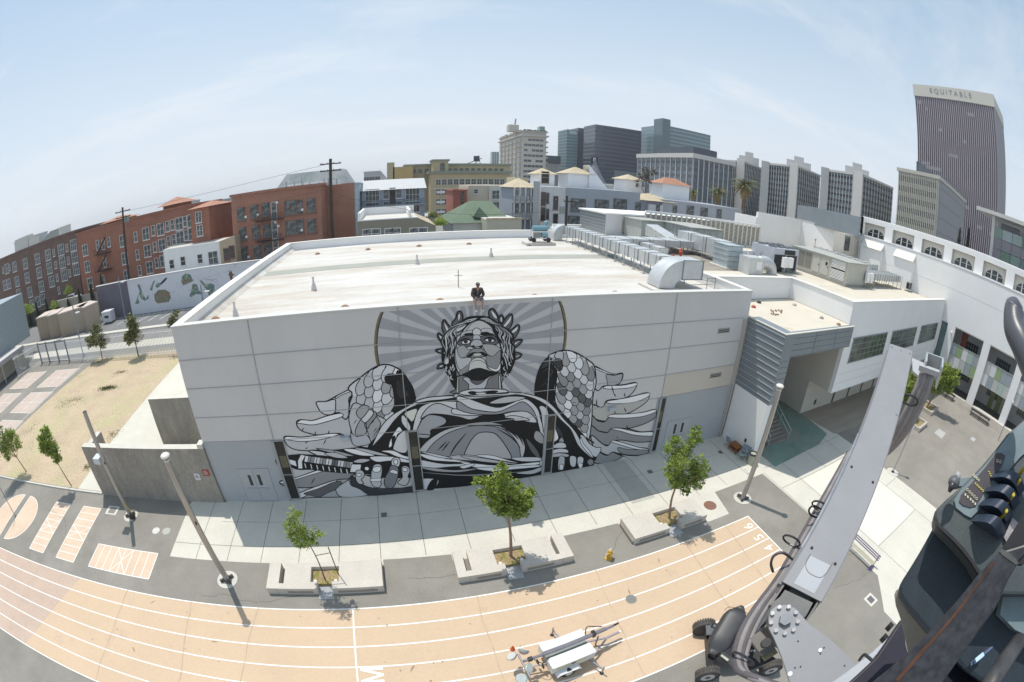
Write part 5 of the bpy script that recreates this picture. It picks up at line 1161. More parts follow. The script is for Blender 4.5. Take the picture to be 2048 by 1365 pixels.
o2 = BX(); xa = PY(*aa(1547,215),YO)[0]; xb = PY(*aa(1690,210),YO)[0]; MB().box((xa,YO-3,0),(xb,YO+14,16.7), brick_o).build('end_bay', t); hip(t, xa, YO-3, xb, YO+10, 16.7, 1.0, tile)
plane_wins(t, YO-3, [aa(1565,295),aa(1575,400)], 1.2, 1.9, wframe, pane_p)
# --- brown brick block
YR = 84.0
o = BX(); o.x0, o.x1, o.y0, o.y1, o.z = PY(2,505,YR)[0]-25, PY(152,470,YR)[0]-.3, YR, YR+16, 18.2
t = bld('brick_apartments', o, 'four storey brown brick block at the far left edge', brick_b, parapet=.5)
rows = []
for (xa_, ya_, xb_, yb_, n) in ((200,660,580,515,0),(215,772,590,610,0),(236,885,602,705,0),(255,985,430,890,0)):
    for f in (0, .25, .47, .74, 1.0): 
        px, py = xa_+(xb_-xa_)*f, ya_+(yb_-ya_)*f
        if not (n == 0 and ya_ == 985 and f > .6): rows.append(aa(px, py))
rows += [aa(*p) for p in ((115,685),(135,800),(150,900),(55,700),(40,830),(70,820))]
plane_wins(t, YR, rows, 2.3, 2.5, wframe, pane_p, mull=2)
plane_wins(t, YR, [aa(*p) for p in ((425,575),(440,670),(452,770),(528,535),(540,635),(550,735),(465,870),(25,710),(75,690))], .8, 1.6, wframe, pane_p, mull=0)
b = MB(); x0, z = PY(*aa(115,480),YR+6); x1, _ = PY(*aa(215,450),YR+6); b.box((x0,YR+6,18.2),(x1,YR+9,z), M('pale penthouse',(.55,.54,.50),.8,.06,1)); x0, z = PY(*aa(225,465),YR+6); x1, _ = PY(*aa(305,450),YR+6); b.box((x0,YR+6,18.2),(x1,YR+8,z), M('pale penthouse'))
x0, z = PY(*aa(460,380),YR+6); x1, _ = PY(*aa(550,350),YR+6); b.box((x0,YR+6,18.2),(x1,YR+6.4,z), M('pale penthouse')); b.build('penthouse', t)
x0, z = PY(*aa(305,450),YR+6); x1, _ = PY(*aa(470,400),YR+6); hip(t, x0, YR+6, x1, YR+12, 18.4, z-18.0, M('dark roof hatch',(.10,.12,.12),.7,.1,1), e=0, name='skylight_roof')
# --- rust red brick block (centre left)
YQ = 76.0
o = BX(); o.x0, o.x1, o.y0, o.y1, o.z = PY(462,392,YQ)[0], PY(642,372,YQ)[0], YQ, YQ+22, 17.55
t = bld('brick_apartments', o, 'four storey rust red brick block with a fire escape behind the hall', brick_r, parapet=.45)
xm = PY(708,368,YQ+6)[0]; MB().box((o.x1,YQ+6,0),(xm,YQ+22,17.6), brick_r).build('rear_wing', t)
plane_wins(t, YQ, [bb(*p) for p in ((168,510),(180,665),(193,815),(272,490),(285,650),(298,805),(362,475),(372,640),(380,790),(718,440),(725,600))], 1.5, 2.4, brickw, pane_p, mull=0)
plane_wins(t, YQ, [bb(*p) for p in ((580,455),(588,612))], 3.3, 2.5, brickw, pane_p, mull=2)
plane_wins(t, YQ, [bb(*p) for p in ((425,480),(432,630),(440,770))], .9, 2.9, wframe, pane_p, mull=0)
b = MB()
for px, py in ((205,528),(212,685),(228,843),(450,415),(437,570),(462,600),(650,472),(647,632),(300,512)):
    x, z = PY(*bb(px, py), YQ); b.box((x-.2,YQ-.3,z-.2),(x+.2,YQ-.001,z+.2), white)
b.build('air_conditioner', t)
e = MB()
for k, (px, py) in enumerate(((395,548),(400,708))):
    x, z = PY(*bb(px, py), YQ); e.box((x-2.6,YQ-1.4,z-.12),(x+2.6,YQ-.01,z), dark)
    for i in range(17): e.box((x-2.6+i*.325-.02,YQ-1.4,z),(x-2.6+i*.325+.02,YQ-1.36,z+1.0), dark)
    e.box((x-2.6,YQ-1.4,z+1),(x+2.6,YQ-1.36,z+1.05), dark); e.bar((x-1.9,YQ-.7,z),(x+1.6,YQ-.7,z-3.4),.5,.05,flm)
e.build('fire_escape', t)
b = MB()   # mansard shed on its roof
x0, z0_ = PY(*bb(445,300),YQ+8); x1, z1_ = PY(*bb(515,195),YQ+8); x2, _ = PY(*bb(965,155),YQ+8); x3, _ = PY(*bb(1028,258),YQ+8); zt = z1_
b.raw([(x0,YQ+7,17.6),(x3,YQ+7,17.6),(x2,YQ+9,zt),(x1,YQ+9,zt),(x0,YQ+20,17.6),(x3,YQ+20,17.6),(x2,YQ+16,zt),(x1,YQ+16,zt)],[(0,1,2,3),(1,5,6,2),(4,0,3,7),(3,2,6,7),(5,4,7,6)], M('grey patched metal roof',(.36,.37,.38),.7,.2,.5,var2=((.24,.29,.29),.3,.5,.6)))
b.build('mansard_roof', t)
b = MB(); x0, _ = PY(*bb(515,290),YQ+3); x1, z_ = PY(*bb(940,262),YQ+3); b.box((x0,YQ+5,17.5),(x1,YQ+5.4,18.4), white)
for i in range(9): xx = x0+(x1-x0)*i/9+rnd.random(); b.tube([(xx,YQ+3,17.5),(xx,YQ+3,18.2+rnd.random()*1.2)],.08,flm,5)
b.build('roof_pipes', t)
# light blue narrow building right of it
o = BX(); o.x0, o.x1, o.y0, o.y1, o.z = PY(701,372,YQ+6.5)[0]+.1, PY(713,372,YQ+6.5)[0], YQ+6.5, YQ+30, 17.4
t = bld('narrow_building', o, 'thin pale blue building edge right of the rust red brick block', M('pale blue stucco',(.48,.56,.60),.8,.05,.5), parapet=.2)
# --- white low building and beige neighbour behind the painted garden wall
YV = 73.5
o = BX(); o.x0, o.x1, o.y0, o.y1 = PY(*aa(1290,600),YV)[0], PY(*aa(1735,520),YV)[0], YV, YV+6; o.z = PY(*aa(1290,552),YV)[1]
t = thing('white_annex', (o.x0,YV,0), 'low plain white annex with small square windows behind the garden mural wall', 'building')
zr = PY(*aa(1735,485),YV)[1]
MB().prism([(o.x0,YV),(o.x1,YV),(o.x1,YV+6),(o.x0,YV+6)], 0, lambda x,y: o.z+(zr-o.z)*(x-o.x0)/(o.x1-o.x0), white, roofw).build('wall', t)
plane_wins(t, YV, [aa(*p) for p in ((1355,665),(1443,640),(1577,622))], 1.0, 1.5, wframe, glass, mull=0); plane_wins(t, YV, [aa(1680,615)], 1.9, 2.2, wframe, pane_p, mull=1)
o = BX(); o.x0, o.x1, o.y0, o.y1 = PY(*aa(1738,600),YV-.5)[0], PY(*aa(1862,600),YV-.5)[0], YV-.5, YV+2.4; o.z = PY(*aa(1735,485),YV-.5)[1]
zr = PY(*aa(1850,440),YV-.5)[1]
t = thing('beige_annex', (o.x0,YV,0), 'small beige annex wedged between the white annex and the rust red brick block', 'building')
MB().prism([(o.x0,o.y0),(o.x1,o.y0),(o.x1,o.y1),(o.x0,o.y1)], 0, lambda x,y: o.z+(zr-o.z)*(x-o.x0)/(o.x1-o.x0), M('tan stucco',(.46,.37,.27),.85,.05,.6), roofw).build('wall', t)
plane_wins(t, o.y0, [aa(1785,588),aa(1828,568)], 1.0, 2.0, brickw, glass, mull=0)
# grey green block and pale roofs between the brick blocks
o = corner(*aa(1820,205),120,*[aa(1690,215)[0]],aa(1835,200)[0]); o.z = PY(*aa(1700,240),115)[1]; o.y0 = 104; o.x0, o.x1 = PY(*aa(1685,240),104)[0], PY(*aa(1840,240),104)[0]; o.y1 = 116
t = bld('grey_green_block', o, 'grey green apartment block seen in the gap between two brick blocks', M('grey green stucco',(.33,.37,.34),.85,.06,.4))
facade_wins(t, o, 'F', 3, 2, o.z-6.5, 3.2, 1.3, 1.6, wframe, pane_p)
# distant low blocks left of the brick towers
gen = M('hazy pale stucco',(.50,.52,.53),.9,.08,.2); gen2 = M('hazy tan stucco',(.48,.43,.36),.9,.08,.2); gen3 = M('hazy grey block',(.38,.40,.42),.9,.08,.2)
for k, (px, py, D, lx, rx, mm, lab) in enumerate(((440,402,190,418,462,gen3,'pale distant block just left of the rust red brick block'),(380,404,230,350,400,gen,'faint white block rising behind the red tile roof tower'),(52,478,240,28,96,gen,'far white block behind the roof of the brown brick block'),(760,344,210,728,782,gen,'plain white block with a row of windows left of the yellow hotel'))):
    o = corner(px, py, D, lx, rx); t = bld('distant_block', o, lab, mm)
    facade_wins(t, o, 'F', 5, 3, o.z-10, 3.1, 2.2, 1.5, gen3, glass, sill=False)
# --- blue balcony building with shallow metal roof
o = BX(); o.y0, o.y1 = 92, 108; o.x0, o.x1 = PY(*bb(1115,320),92)[0], PY(*bb(1612,300),92)[0]; o.z = PY(*bb(1360,312),92)[1]
lav = M('lavender blue stucco',(.36,.40,.48),.85,.05,.5)
t = bld('balcony_building', o, 'lavender blue two storey building with long balconies and a pale metal roof', lav, parapet=0)
zt = PY(*bb(1360,232),98)[1]
MB().raw([(o.x0-.4,91.4,o.z),(o.x1+.4,91.4,o.z),(o.x1+.4,99,zt),(o.x0-.4,99,zt),(o.x1+.4,108,o.z),(o.x0-.4,108,o.z)],[(0,1,2,3),(3,2,4,5),(1,4,2),(0,3,5),(0,5,4,1)],M('pale metal roof',(.50,.51,.51),.5,.05,.5)).build('roof', t)
for dz in (3.0,):
    zz = PY(*bb(1360,395),91)[1]
    b = MB(); b.box((o.x0,90.6,zz-1.2),(o.x1,92,zz-1.0), lav)
    for i in range(60): xx = o.x0+(o.x1-o.x0)*i/59; b.box((xx-.03,90.6,zz-1.0),(xx+.03,90.66,zz), M('balcony iron',(.12,.13,.16),.6,.05,2))
    b.box((o.x0,90.58,zz),(o.x1,90.66,zz+.08), M('balcony iron')); b.build('balcony', t)
plane_wins(t, 92, [bb(*p) for p in ((1200,362),(1518,352),(1200,452),(1518,440))], 2.8, 2.6, wframe, glass, mull=3)
plane_wins(t, 92, [bb(*p) for p in ((1308,352),(1410,345),(1310,445),(1412,440))], 1.1, 1.8, wframe, pane_p, mull=0)
plane_wins(t, 92, [bb(1360,362),bb(1362,440)], 1.1, 3.2, brickw, dark, mull=0, name='door')
# --- olive building with white roof
o = BX(); o.y0, o.y1 = 66, 78; o.x0, o.x1 = PY(*bb(1085,570),66)[0], PY(*bb(1700,600),66)[0]
za = PY(*bb(1085,565),66)[1]; zb = PY(*bb(1560,538),66)[1]; zc_ = PY(*bb(1700,598),66)[1]; xk = PY(*bb(1560,538),66)[0]
olive = M('olive stucco',(.235,.22,.17),.85,.06,.5)
t = thing('olive_building', (o.x0,66,0), 'low olive green building with a white parapet roof behind the hall', 'building')
MB().prism([(o.x0,66),(xk,66),(xk,78),(o.x0,78)],0,za,olive,roofw).build('wall', t)
b = MB(); b.raw([(xk,66,0),(o.x1,66,0),(o.x1,66,zc_),(xk,66,zb),(xk,78,0),(o.x1,78,0),(o.x1,78,zc_),(xk,78,zb)],[(0,1,2,3),(1,5,6,2),(5,4,7,6)],olive); b.build('gable_wall', t)
MB().raw([(xk,66,zb+.02),(o.x1,66,zc_+.02),(o.x1,78,zc_+.02),(xk,78,zb+.02)],[(0,1,2,3)],tilet).build('tile_slope', t)
b = MB()
for bxx in (((o.x0,66,za),(xk,66.4,za+.15)),((o.x0,66.4,za),(o.x0+.4,78,za+1.2)),((o.x0,77.6,za),(xk,78,za+1.3)),((xk-1.4,66.4,za),(xk-1,78,za+1.2))): b.box(*bxx, white)
b.build('parapet', t)
plane_wins(t, 66, [bb(1195,662),bb(1565,652)], 2.6, 1.4, wframe, pane_p, mull=1); plane_wins(t, 66, [bb(1330,655),bb(1392,652)], 1.1, 1.3, wframe, pane_p, mull=0)
# --- yellow hotel
YH = 175
hot = M('yellow hotel stucco',(.46,.38,.235),.85,.08,.12); hotc = M('green cornice',(.25,.27,.22),.8,.05,.5)
def fbox(y, xa_, ya_, xb_, yb_, depth, zbot=0):
    o = BX(); o.y0 = y; o.y1 = y+depth; o.x0 = PY(xa_, ya_, y)[0]; o.x1 = PY(xb_, yb_, y)[0]; o.z = (PY(xa_, ya_, y)[1]+PY(xb_, yb_, y)[1])/2; o.side='L'; return o
o = fbox(YH, 861,349,1020,347, 20); t = bld('hotel', o, 'large yellow old hotel with stacked cornices and a small roof tower', hot, parapet=0)
MB().box((o.x0-.8,YH-.8,o.z),(o.x1+.8,YH+20,o.z+1.0), hotc).build('cornice', t); MB().box((o.x0-.3,YH-.4,o.z-6.3),(o.x1+.3,YH,o.z-5.8), M('pale band',(.55,.50,.38),.8,.05,.5)).build('band', t)
facade_wins(t, o, 'F', 12, 6, o.z-4.6, -4.0, 1.8, 2.2, wframe, glass, sill=False)
for i in range(5):
    x = PY(881,380,YH)[0]; MB().box((x-1.6,YH-1.3,o.z-8-i*4),(x+1.6,YH,o.z-7.0-i*4), wframe).build('balcony', t)
o2 = fbox(YH+14, 780,337,1021,330, 18); o2.x0 = PY(810,338,YH+14)[0]; MB().box((o2.x0,o2.y0,0),(o2.x1,o2.y1,o2.z), hot).build('rear_block', t); MB().box((o2.x0-.6,o2.y0-.6,o2.z),(o2.x1+.6,o2.y1,o2.z+.8), hotc).build('cornice', t)
facade_wins(t, o2, 'F', 16, 1, o2.z-3.2, 3.5, 1.4, 1.8, hotc, glass, sill=False)
o3 = fbox(YH+4, 866,323,897,322, 12); MB().box((o3.x0,o3.y0,o3.z-14),(o3.x1,o3.y1,o3.z), hot).build('roof_tower', t); MB().box((o3.x0-.5,o3.y0-.5,o3.z),(o3.x1+.5,o3.y1,o3.z+.7), hotc).build('cornice', t)
plane_wins(t, YH+4, [(885,333),(885,342)], 1.8, 2.6, hotc, glass, mull=0)
o3 = fbox(YH+8, 774,326,789,325, 6); MB().box((o3.x0,o3.y0,o3.z-14),(o3.x1,o3.y1,o3.z), hot).build('chimney_block', t)
o3 = fbox(YH+8, 786,335,826,333, 6); MB().box((o3.x0,o3.y0,o3.z-14),(o3.x1,o3.y1,o3.z), M('ochre stucco',(.50,.36,.16),.85,.08,.3)).build('ochre_block', t)
p = PD(945,330,YH+20); b = MB(); b.bar(p+Vector((-3.5,0,0)), p+Vector((4,0,3)), .4,.4, flm); b.bar(p+Vector((0,0,-2)), p+Vector((3,0,4)),.4,.4,flm); b.bar(p+Vector((4,0,-2)),p+Vector((2.6,0,4.2)),.3,.3,flm); b.box((p.x+.5,p.y-.3,p.z+1.5),(p.x+3,p.y+.3,p.z+4),M('sign blue black',(.05,.06,.10),.5,.1,1)); b.build('roof_sign_frame', t)
# --- peach building, brick sliver, green roofed house
o = fbox(112, *ccf(305,670), *ccf(500,680), 16); o.x0 = PY(*ccf(145,668),112)[0]
pe = M('peach stucco',(.50,.36,.25),.85,.05,.4); crm = M('cream stucco',(.56,.50,.40),.85,.05,.4)
t = thing('cream_building', (o.x0,112,0), 'cream and peach apartment building behind the green roofed house', 'building')
xm1 = PY(*ccf(305,670),112)[0]; xm2 = PY(*ccf(400,680),112)[0]; zt = o.z
MB().box((o.x0,112,0),(xm1,128,zt), crm).build('wall', t); MB().box((xm1,111.5,0),(xm2,128,zt), M('pale cream stucco',(.60,.57,.50),.85,.05,.4)).build('front_wall', t); MB().box((xm2,112.3,0),(o.x1,128,zt), pe).build('peach_wall', t)
plane_wins(t, 111.5, [ccf(362,748),ccf(362,840)], 2.0,2.2, wframe, pane_p); plane_wins(t, 112.3, [ccf(452,748),ccf(450,835)], 2.4,2.4, wframe, glass); plane_wins(t,112,[ccf(205,722)],1,1,wframe,glass,mull=0)
o4 = fbox(118, *ccf(520,612), *ccf(615,610), 10); MB().box((o4.x0,o4.y0,0),(o4.x1,o4.y1,o4.z), M('pale yellow stucco',(.58,.53,.36),.85,.04,.4)).build('roof_block', t)
o = fbox(108, *ccf(25,722), *ccf(135,715), 14); t = bld('brick_sliver', o, 'narrow red brick building left of the cream apartment building', M('warm red brick',(.36,.13,.09),.9,.15,.4,fine=(.15,4)), parapet=.3)
plane_wins(t, 108, [ccf(100,745),ccf(95,770),ccf(100,800)], .7, 1.4, brickw, glass, mull=0)
gr = M('green shingle roof',(.13,.18,.12),.85,.1,.6,fine=(.12,3))
x0 = PY(*ccf(5,975),74)[0]; x1 = PY(*ccf(300,980),74)[0]; ze = PY(*ccf(5,975),74)[1]; zr = PY(*ccf(300,795),82)[1]; xr0 = PY(*ccf(155,795),82)[0]; xr1 = PY(*ccf(320,793),82)[0]; x2 = PY(*ccf(410,880),80)[0]
t = thing('green_roof_house', (x0,74,0), 'house with a steep green shingled hip roof behind the hall', 'house')
MB().box((x0+.5,74.5,0),(x2-.5,90,ze), M('pale house wall',(.55,.55,.52),.85,.04,.5)).build('wall', t)
MB().raw([(x0,74,ze),(x2+.3,74,ze),(xr1,82,zr),(xr0,82,zr),(x2+.3,90.5,ze),(x0,90.5,ze)],[(0,1,2,3),(1,4,2),(4,5,3,2),(5,0,3),(0,5,4,1)],gr).build('roof', t)
xd0 = PY(*ccf(175,880),76)[0]; xd1 = PY(*ccf(320,945),76)[0]; zd = PY(*ccf(190,845),76)[1]
MB().raw([(xd0,75,ze+1),(xd1,75,ze+.2),((xd0+xd1)/2-.5,75.5,zd),((xd0+xd1)/2-.5,81,zd),(xd1,81,ze+2),(xd0,81,ze+2)],[(0,1,2),(1,4,3,2),(0,2,3,5)],gr).build('dormer', t)
x0 = PY(*ccf(290,950),70)[0]; x1 = PY(*ccf(565,935),70)[0]; z = PY(*ccf(420,945),70)[1]
t = thing('cream_shed', (x0,70,0), 'flat roofed cream outbuilding right of the green roofed house', 'building'); MB().box((x0,70,0),(x1,79,z), M('cream outbuilding',(.50,.47,.38),.85,.05,.5), roofw).build('wall', t); MB().box((x0-.1,69.9,z),(x1+.1,70.3,z+.3), tilet).build('coping', t)
# --- big grey blue apartment building with tiled penthouses
YG = 88.0
gb_ = M('grey blue painted brick',(.36,.39,.44),.85,.06,.4,fine=(.08,4)); gw = M('whitewashed brick',(.60,.60,.60),.85,.06,.4,fine=(.08,4)); dkf = M('dark window frame',(.16,.16,.17),.6,.05,2)
P0 = PD(*ccf(905,690),90)
t = thing('grey_apartments', (P0.x,P0.y,0), 'wide grey blue painted apartment building with tiled roof penthouses', 'building')
xs = P0.x; ys = P0.y; zt = P0.z
x700 = PY(*ccf(700,690),ys+1)[0]; x1500 = ys*math.tan(AZ(*ccf(1500,735))); x1575 = ys*math.tan(AZ(*ccf(1575,780))); x1690 = ys*math.tan(AZ(*ccf(1690,800))); xend = (ys+6)*math.tan(AZ(1460,405))
MB().box((x700,ys-.4,0),(xs,ys+16,zt), gw).build('front_wall', t)
MB().box((xs,ys,0),(x1500,ys+16,zt), gb_).build('wall', t); MB().box((x1500,ys+1.5,0),(x1690,ys+14,zt-1.6), gb_).build('link', t); MB().box((x1690,ys+1,0),(xend,ys+16,zt-1.0), gb_).build('end_wall', t)
MB().box((x1575,ys+.4,0),(x1690,ys+1.5,zt-2.4), M('pale violet stucco',(.58,.56,.62),.8,.04,.5)).build('white_bay', t)
plane_wins(t, ys, [ccf(1010,830),ccf(1195,837),ccf(1340,830),ccf(985,965)], 3.2, 2.6, dkf, pane_p, mull=1)
plane_wins(t, ys, [ccf(1480,855)], 1.3, 2.6, dkf, pane_p, mull=0)
plane_wins(t, ys+.4, [ccf(1637,862)], .9, 2.4, dkf, pane_p, mull=0); plane_wins(t, ys+1, [ccf(1770,877)], 1.1, 2.4, dkf, pane_p, mull=0); plane_wins(t, ys+1, [ccf(1893,875),ccf(2000,898),(1408,423+3)], 2.2, 2.4, dkf, pane_p, mull=1); plane_wins(t, ys+1, [(1438,427)], 1.6, 2.0, dkf, pane_p, mull=1)
plane_wins(t, ys-.4, [ccf(735,780),ccf(832,812),ccf(732,900),ccf(830,950)], .9, 2.6, brickw, glass, mull=0); plane_wins(t, ys-.4, [ccf(768,775),ccf(768,900)], .5, 2, dkf, glass, mull=0)
# left balcony wing
xa_ = PY(*ccf(492,700),ys+3)[0]; zz = PY(*ccf(550,690),ys+3)[1]
MB().box((xa_,ys+3,0),(x700-.05,ys+14,zz), gb_).build('balcony_wing', t); b = MB()
for k in range(3):
    z = zz-3.1-k*3.4; b.box((xa_,ys+1.6,z),(x700,ys+3,z+.2), gw)
    for i in range(20): xx = xa_+(x700-.1-xa_)*i/19; b.box((xx-.04,ys+1.6,z+.2),(xx+.04,ys+1.7,z+1.1), gw)
    b.box((xa_,ys+1.6,z+1.1),(x700,ys+1.7,z+1.2), gw)
for i in range(5): xx = xa_+(x700-.3-xa_)*i/4; b.box((xx,ys+1.6,0),(xx+.25,ys+1.85,zz), gw)
b.build('balcony', t); plane_wins(t, ys+3, [ccf(520,752),ccf(545,755),ccf(640,745),ccf(520,860),ccf(545,865),ccf(640,850)], .9, 2.4, wframe, glass, mull=0)
hip(t, xa_, ys+2.8, x700, ys+12, zz, 2.0, tilet)
b = MB(); xx = PY(*ccf(665,670),ys+.5)[0]; b.box((xx-.5,ys-.6,0),(xx+.8,ys-.41,zt+1), M('grey duct shaft',(.42,.43,.44),.6,.05,1)); b.build('shaft', t)
for (a1,a2,y1_,ez,rz,mm) in ((690,835,590,585,540,tilet),(922,1130,606,585,533,tilet),(1380,1520,640,632,592,tilet),(1670,1895,700,672,622,tile)):
    yy = ys+9; xa = yy*math.tan(AZ(*ccf(a1,ez))); xb = yy*math.tan(AZ(*ccf(a2,ez))); ze_ = CH+yy/math.cos(AZ(*ccf((a1+a2)/2,ez)))*SL(*ccf((a1+a2)/2,ez)); zz_ = CH+(yy+3)/math.cos(AZ(*ccf((a1+a2)/2,rz)))*SL(*ccf((a1+a2)/2,rz))
    MB().box((xa+.3,yy,10),(xb-.3,yy+6,ze_), white).build('penthouse', t); hip(t, xa, yy, xb, yy+6, ze_, zz_-ze_, mm)
b = MB(); xa = (ys+9)*math.tan(AZ(*ccf(1090,620))); xb = (ys+9)*math.tan(AZ(*ccf(1240,690))); b.raw([(xa,ys+8.7,zt),(xb,ys+8.7,zt),(xa,ys+8.7,zt+5.5),(xa,ys+12,zt),(xb,ys+12,zt),(xa,ys+12,zt+5.5)],[(0,1,2),(1,4,5,2),(4,3,5)],white); b.build('stair_gable', t)
xa = (ys+2)*math.tan(AZ(*ccf(1480,735))); xb = (ys+2)*math.tan(AZ(*ccf(1765,780)));  hip(t, xa, ys+.6, xb, ys+11, zt-1.6, 1.7, tilet, e=.1)
plane_wins(t, ys+9, [ccf(750,612)], 1.7, 2.6, tilet, dark, mull=0)
# ================================================================ office towers
def curtain(t, o, which, ncol, nrow, zb, mat_bands, mat_fin, finw=.5, findep=.6, bandh=.45, name='glazing', spand=None):
    """window wall: floor bands and vertical fins on one face, as one part each"""
    zt = o.z
    def bx(b, u0, u1, z0, z1, d0, d1, mat):
        if which == 'F': L = o.x1-o.x0; b.box((o.x0+u0*L,o.y0-d1,z0),(o.x0+u1*L,o.y0-d0,z1),mat)
        elif which == 'L': L = o.y1-o.y0; b.box((o.x0-d1,o.y0+u0*L,z0),(o.x0-d0,o.y0+u1*L,z1),mat)
        else: L = o.y1-o.y0; b.box((o.x1+d0,o.y0+u0*L,z0),(o.x1+d1,o.y0+u1*L,z1),mat)
    L = (o.x1-o.x0) if which == 'F' else (o.y1-o.y0)
    if nrow:
        b = MB(); dz = (zt-zb)/nrow
        for k in range(nrow): bx(b, 0.0, 1.0, zb+k*dz+dz*(1-bandh), zb+(k+1)*dz-.02, .0, .12, mat_bands)
        b.build(name, t)
    if ncol:
        b = MB()
        for i in range(ncol+1): u = i/ncol; w_ = finw/L/2; bx(b, max(0,u-w_), min(1,u+w_), zb, zt, .121, findep, mat_fin)
        b.build('fin', t)
gl1 = M('blue grey tower glass',(.12,.165,.21),.12,.25,.03,spec=.8,var2=((.11,.15,.17),.02,.5,.52)); gl2 = M('teal tower glass',(.20,.30,.33),.15,.2,.03,spec=.8); gl3 = M('near black tower glass',(.045,.06,.09),.12,.3,.04,spec=.8,var2=((.07,.085,.11),.03,.52,.55))
bandd = M('dark spandrel',(.055,.07,.095),.3,.1,.1,spec=.6); bandt = M('teal spandrel',(.22,.31,.33),.3,.08,.1,spec=.6); tw = M('pale precast',(.60,.585,.56),.8,.04,.05); 
# white residential tower
o = corner(1046,263,300,1000,1093,268,262); t = bld('residential_tower', o, 'cream high rise of flats with stacked balconies and a planted roof terrace', M('cream tower precast',(.56,.52,.46),.85,.05,.05), parapet=0)
facade_wins(t, o, 'F', 5, 16, o.z-6.5, -3.7, 2.4, 1.5, M('tower frame',(.45,.42,.38),.6,.05,.5), glass, mull=1, sill=False, m0=.05, m1=.12, skip={(i,k) for i in range(5) for k in range(16) if (i*7+k*3) % 13 == 0})
b = MB()
for k in range(16):
    z = o.z-5-k*3.7
    for i in range(6):
        f = .04+i*.16; L = o.y1-o.y0; b.box((o.x0-1.2,o.y0+L*f,z-2.2),(o.x0,o.y0+L*(f+.1),z-1.0),M('balcony front',(.50,.46,.38),.8,.05,.5)); b.box((o.x0-.05,o.y0+L*f,z-1.0),(o.x0-.001,o.y0+L*(f+.1),z+.6),glass)
    b.box((o.x1-.4,o.y0-1.0,z-2.2),(o.x1+1.2,o.y0+3,z-1.2),M('balcony front'))
b.build('balcony', t)
b = MB(); b.box((o.x0-1.5,o.y0-1.5,o.z-3.2),(o.x1+1.5,o.y1+1,o.z-2.2),M('cream tower precast')); b.box((o.x0-1.2,o.y0-1.2,o.z),(o.x1+1.2,o.y1+1,o.z+.6),M('cream tower precast')); b.build('cornice', t)
b = MB(); p = PD(1030,249,305); b.box((p.x-3.4,p.y+2,o.z+.6),(p.x+3.4,p.y+9,p.z),M('cream tower precast')); b.tube([(p.x,p.y,p.z),(p.x+.5,p.y,p.z+4)],.5,flm,6); b.build('penthouse', t)
b = MB(); b.box((o.x0+12,o.y0+.5,o.z+.7),(o.x1-1,o.y0+6,o.z+4.5),M('terrace glass',(.25,.33,.31),.3,.2,.4)); b.build('terrace_glazing', t)
lf = M('tower planting',(.09,.12,.05),.9,.4,.5); b = MB()
for i in range(40): f = rnd.random(); b.ball((o.x0+rnd.uniform(-.8,1),o.y0+(o.y1-o.y0)*f,o.z+.8),(rnd.uniform(.5,1.1),)*3,lf,1)
for i in range(30): b.ball((o.x0+(o.x1-o.x0)*rnd.random(),o.y0-.6,o.z+.9),(rnd.uniform(.4,.9),)*3,lf,1)
b.build('roof_planting', t)
# small glass tower and low striped block beside it
o = corner(984,304,420,981,998,305,303); t = bld('glass_tower', o, 'small distant pale blue glass tower left of the cream high rise', gl2, parapet=0); curtain(t, o, 'F', 3, 14, 20, bandt, tw, .6, .4)
o = corner(1094,314,330,1090,1118,315,316); t = bld('striped_block', o, 'low dark topped striped office block between the cream high rise and the glass towers', gl1, parapet=0); curtain(t, o, 'F', 9, 0, 10, bandd, tw, .7, .5); MB().box((o.x0-1,o.y0-1,o.z-5),(o.x1+1,o.y0+.2,o.z+1),bandd).build('top_band', t)
# teal and dark glass towers
o = corner(1134,259,330,1117,1168,263,256); t = bld('glass_tower', o, 'teal glass tower with a dark glass top, leftmost of the three tall glass towers', gl2, parapet=0)
curtain(t, o, 'L', 7, 20, 10, bandt, M('teal mullion',(.28,.38,.40),.4,.05,.2), .35, .3); curtain(t, o, 'F', 0, 20, 10, bandt, tw)
ob = BX(); ob.x0 = o.x1-(o.x1-o.x0)*.36; ob.x1 = o.x1; ob.y0 = o.y0-1; ob.y1 = o.y1; ob.z = o.z+2; MB().box((ob.x0,ob.y0,0),(ob.x1,ob.y1,ob.z),gl3).build('dark_wing', t)
MB().box((o.x0+2,o.y0-.5,o.z-3.5),(ob.x0-1,o.y0-.13,o.z-1.2),M('pale roof sign',(.5,.56,.58),.5,.05,.5)).build('sign', t)
o = corner(1191,249,300,1168,1283,252,260); t = bld('glass_tower', o, 'broad dark glass office tower with faint horizontal bands', gl3, parapet=0)
curtain(t, o, 'F', 0, 18, 8, M('dark band glass',(.075,.09,.12),.25,.1,.05,spec=.7), tw, bandh=.4); curtain(t, o, 'L', 0, 18, 8, M('grey band glass',(.12,.145,.175),.25,.1,.05,spec=.7), tw, bandh=.4)
b = MB(); b.box((o.x0+(o.x1-o.x0)*.42,o.y0-.3,o.z-40),(o.x0+(o.x1-o.x0)*.98,o.y0-.125,o.z-31),M('reflected panel',(.20,.225,.25),.2,.4,.08)); b.build('painted_reflection', t)  # reflection in the tower glass, painted as a flat paler sheet
o = corner(1326,250,310,1283,1421,252,266); t = bld('glass_tower', o, 'teal glass tower with a square lift shaft on its roof', gl2, parapet=0)
curtain(t, o, 'F', 0, 20, 8, M('dark teal band',(.12,.17,.19),.25,.1,.05,spec=.7), tw, bandh=.5); curtain(t, o, 'L', 0, 20, 8, bandt, tw, bandh=.12)
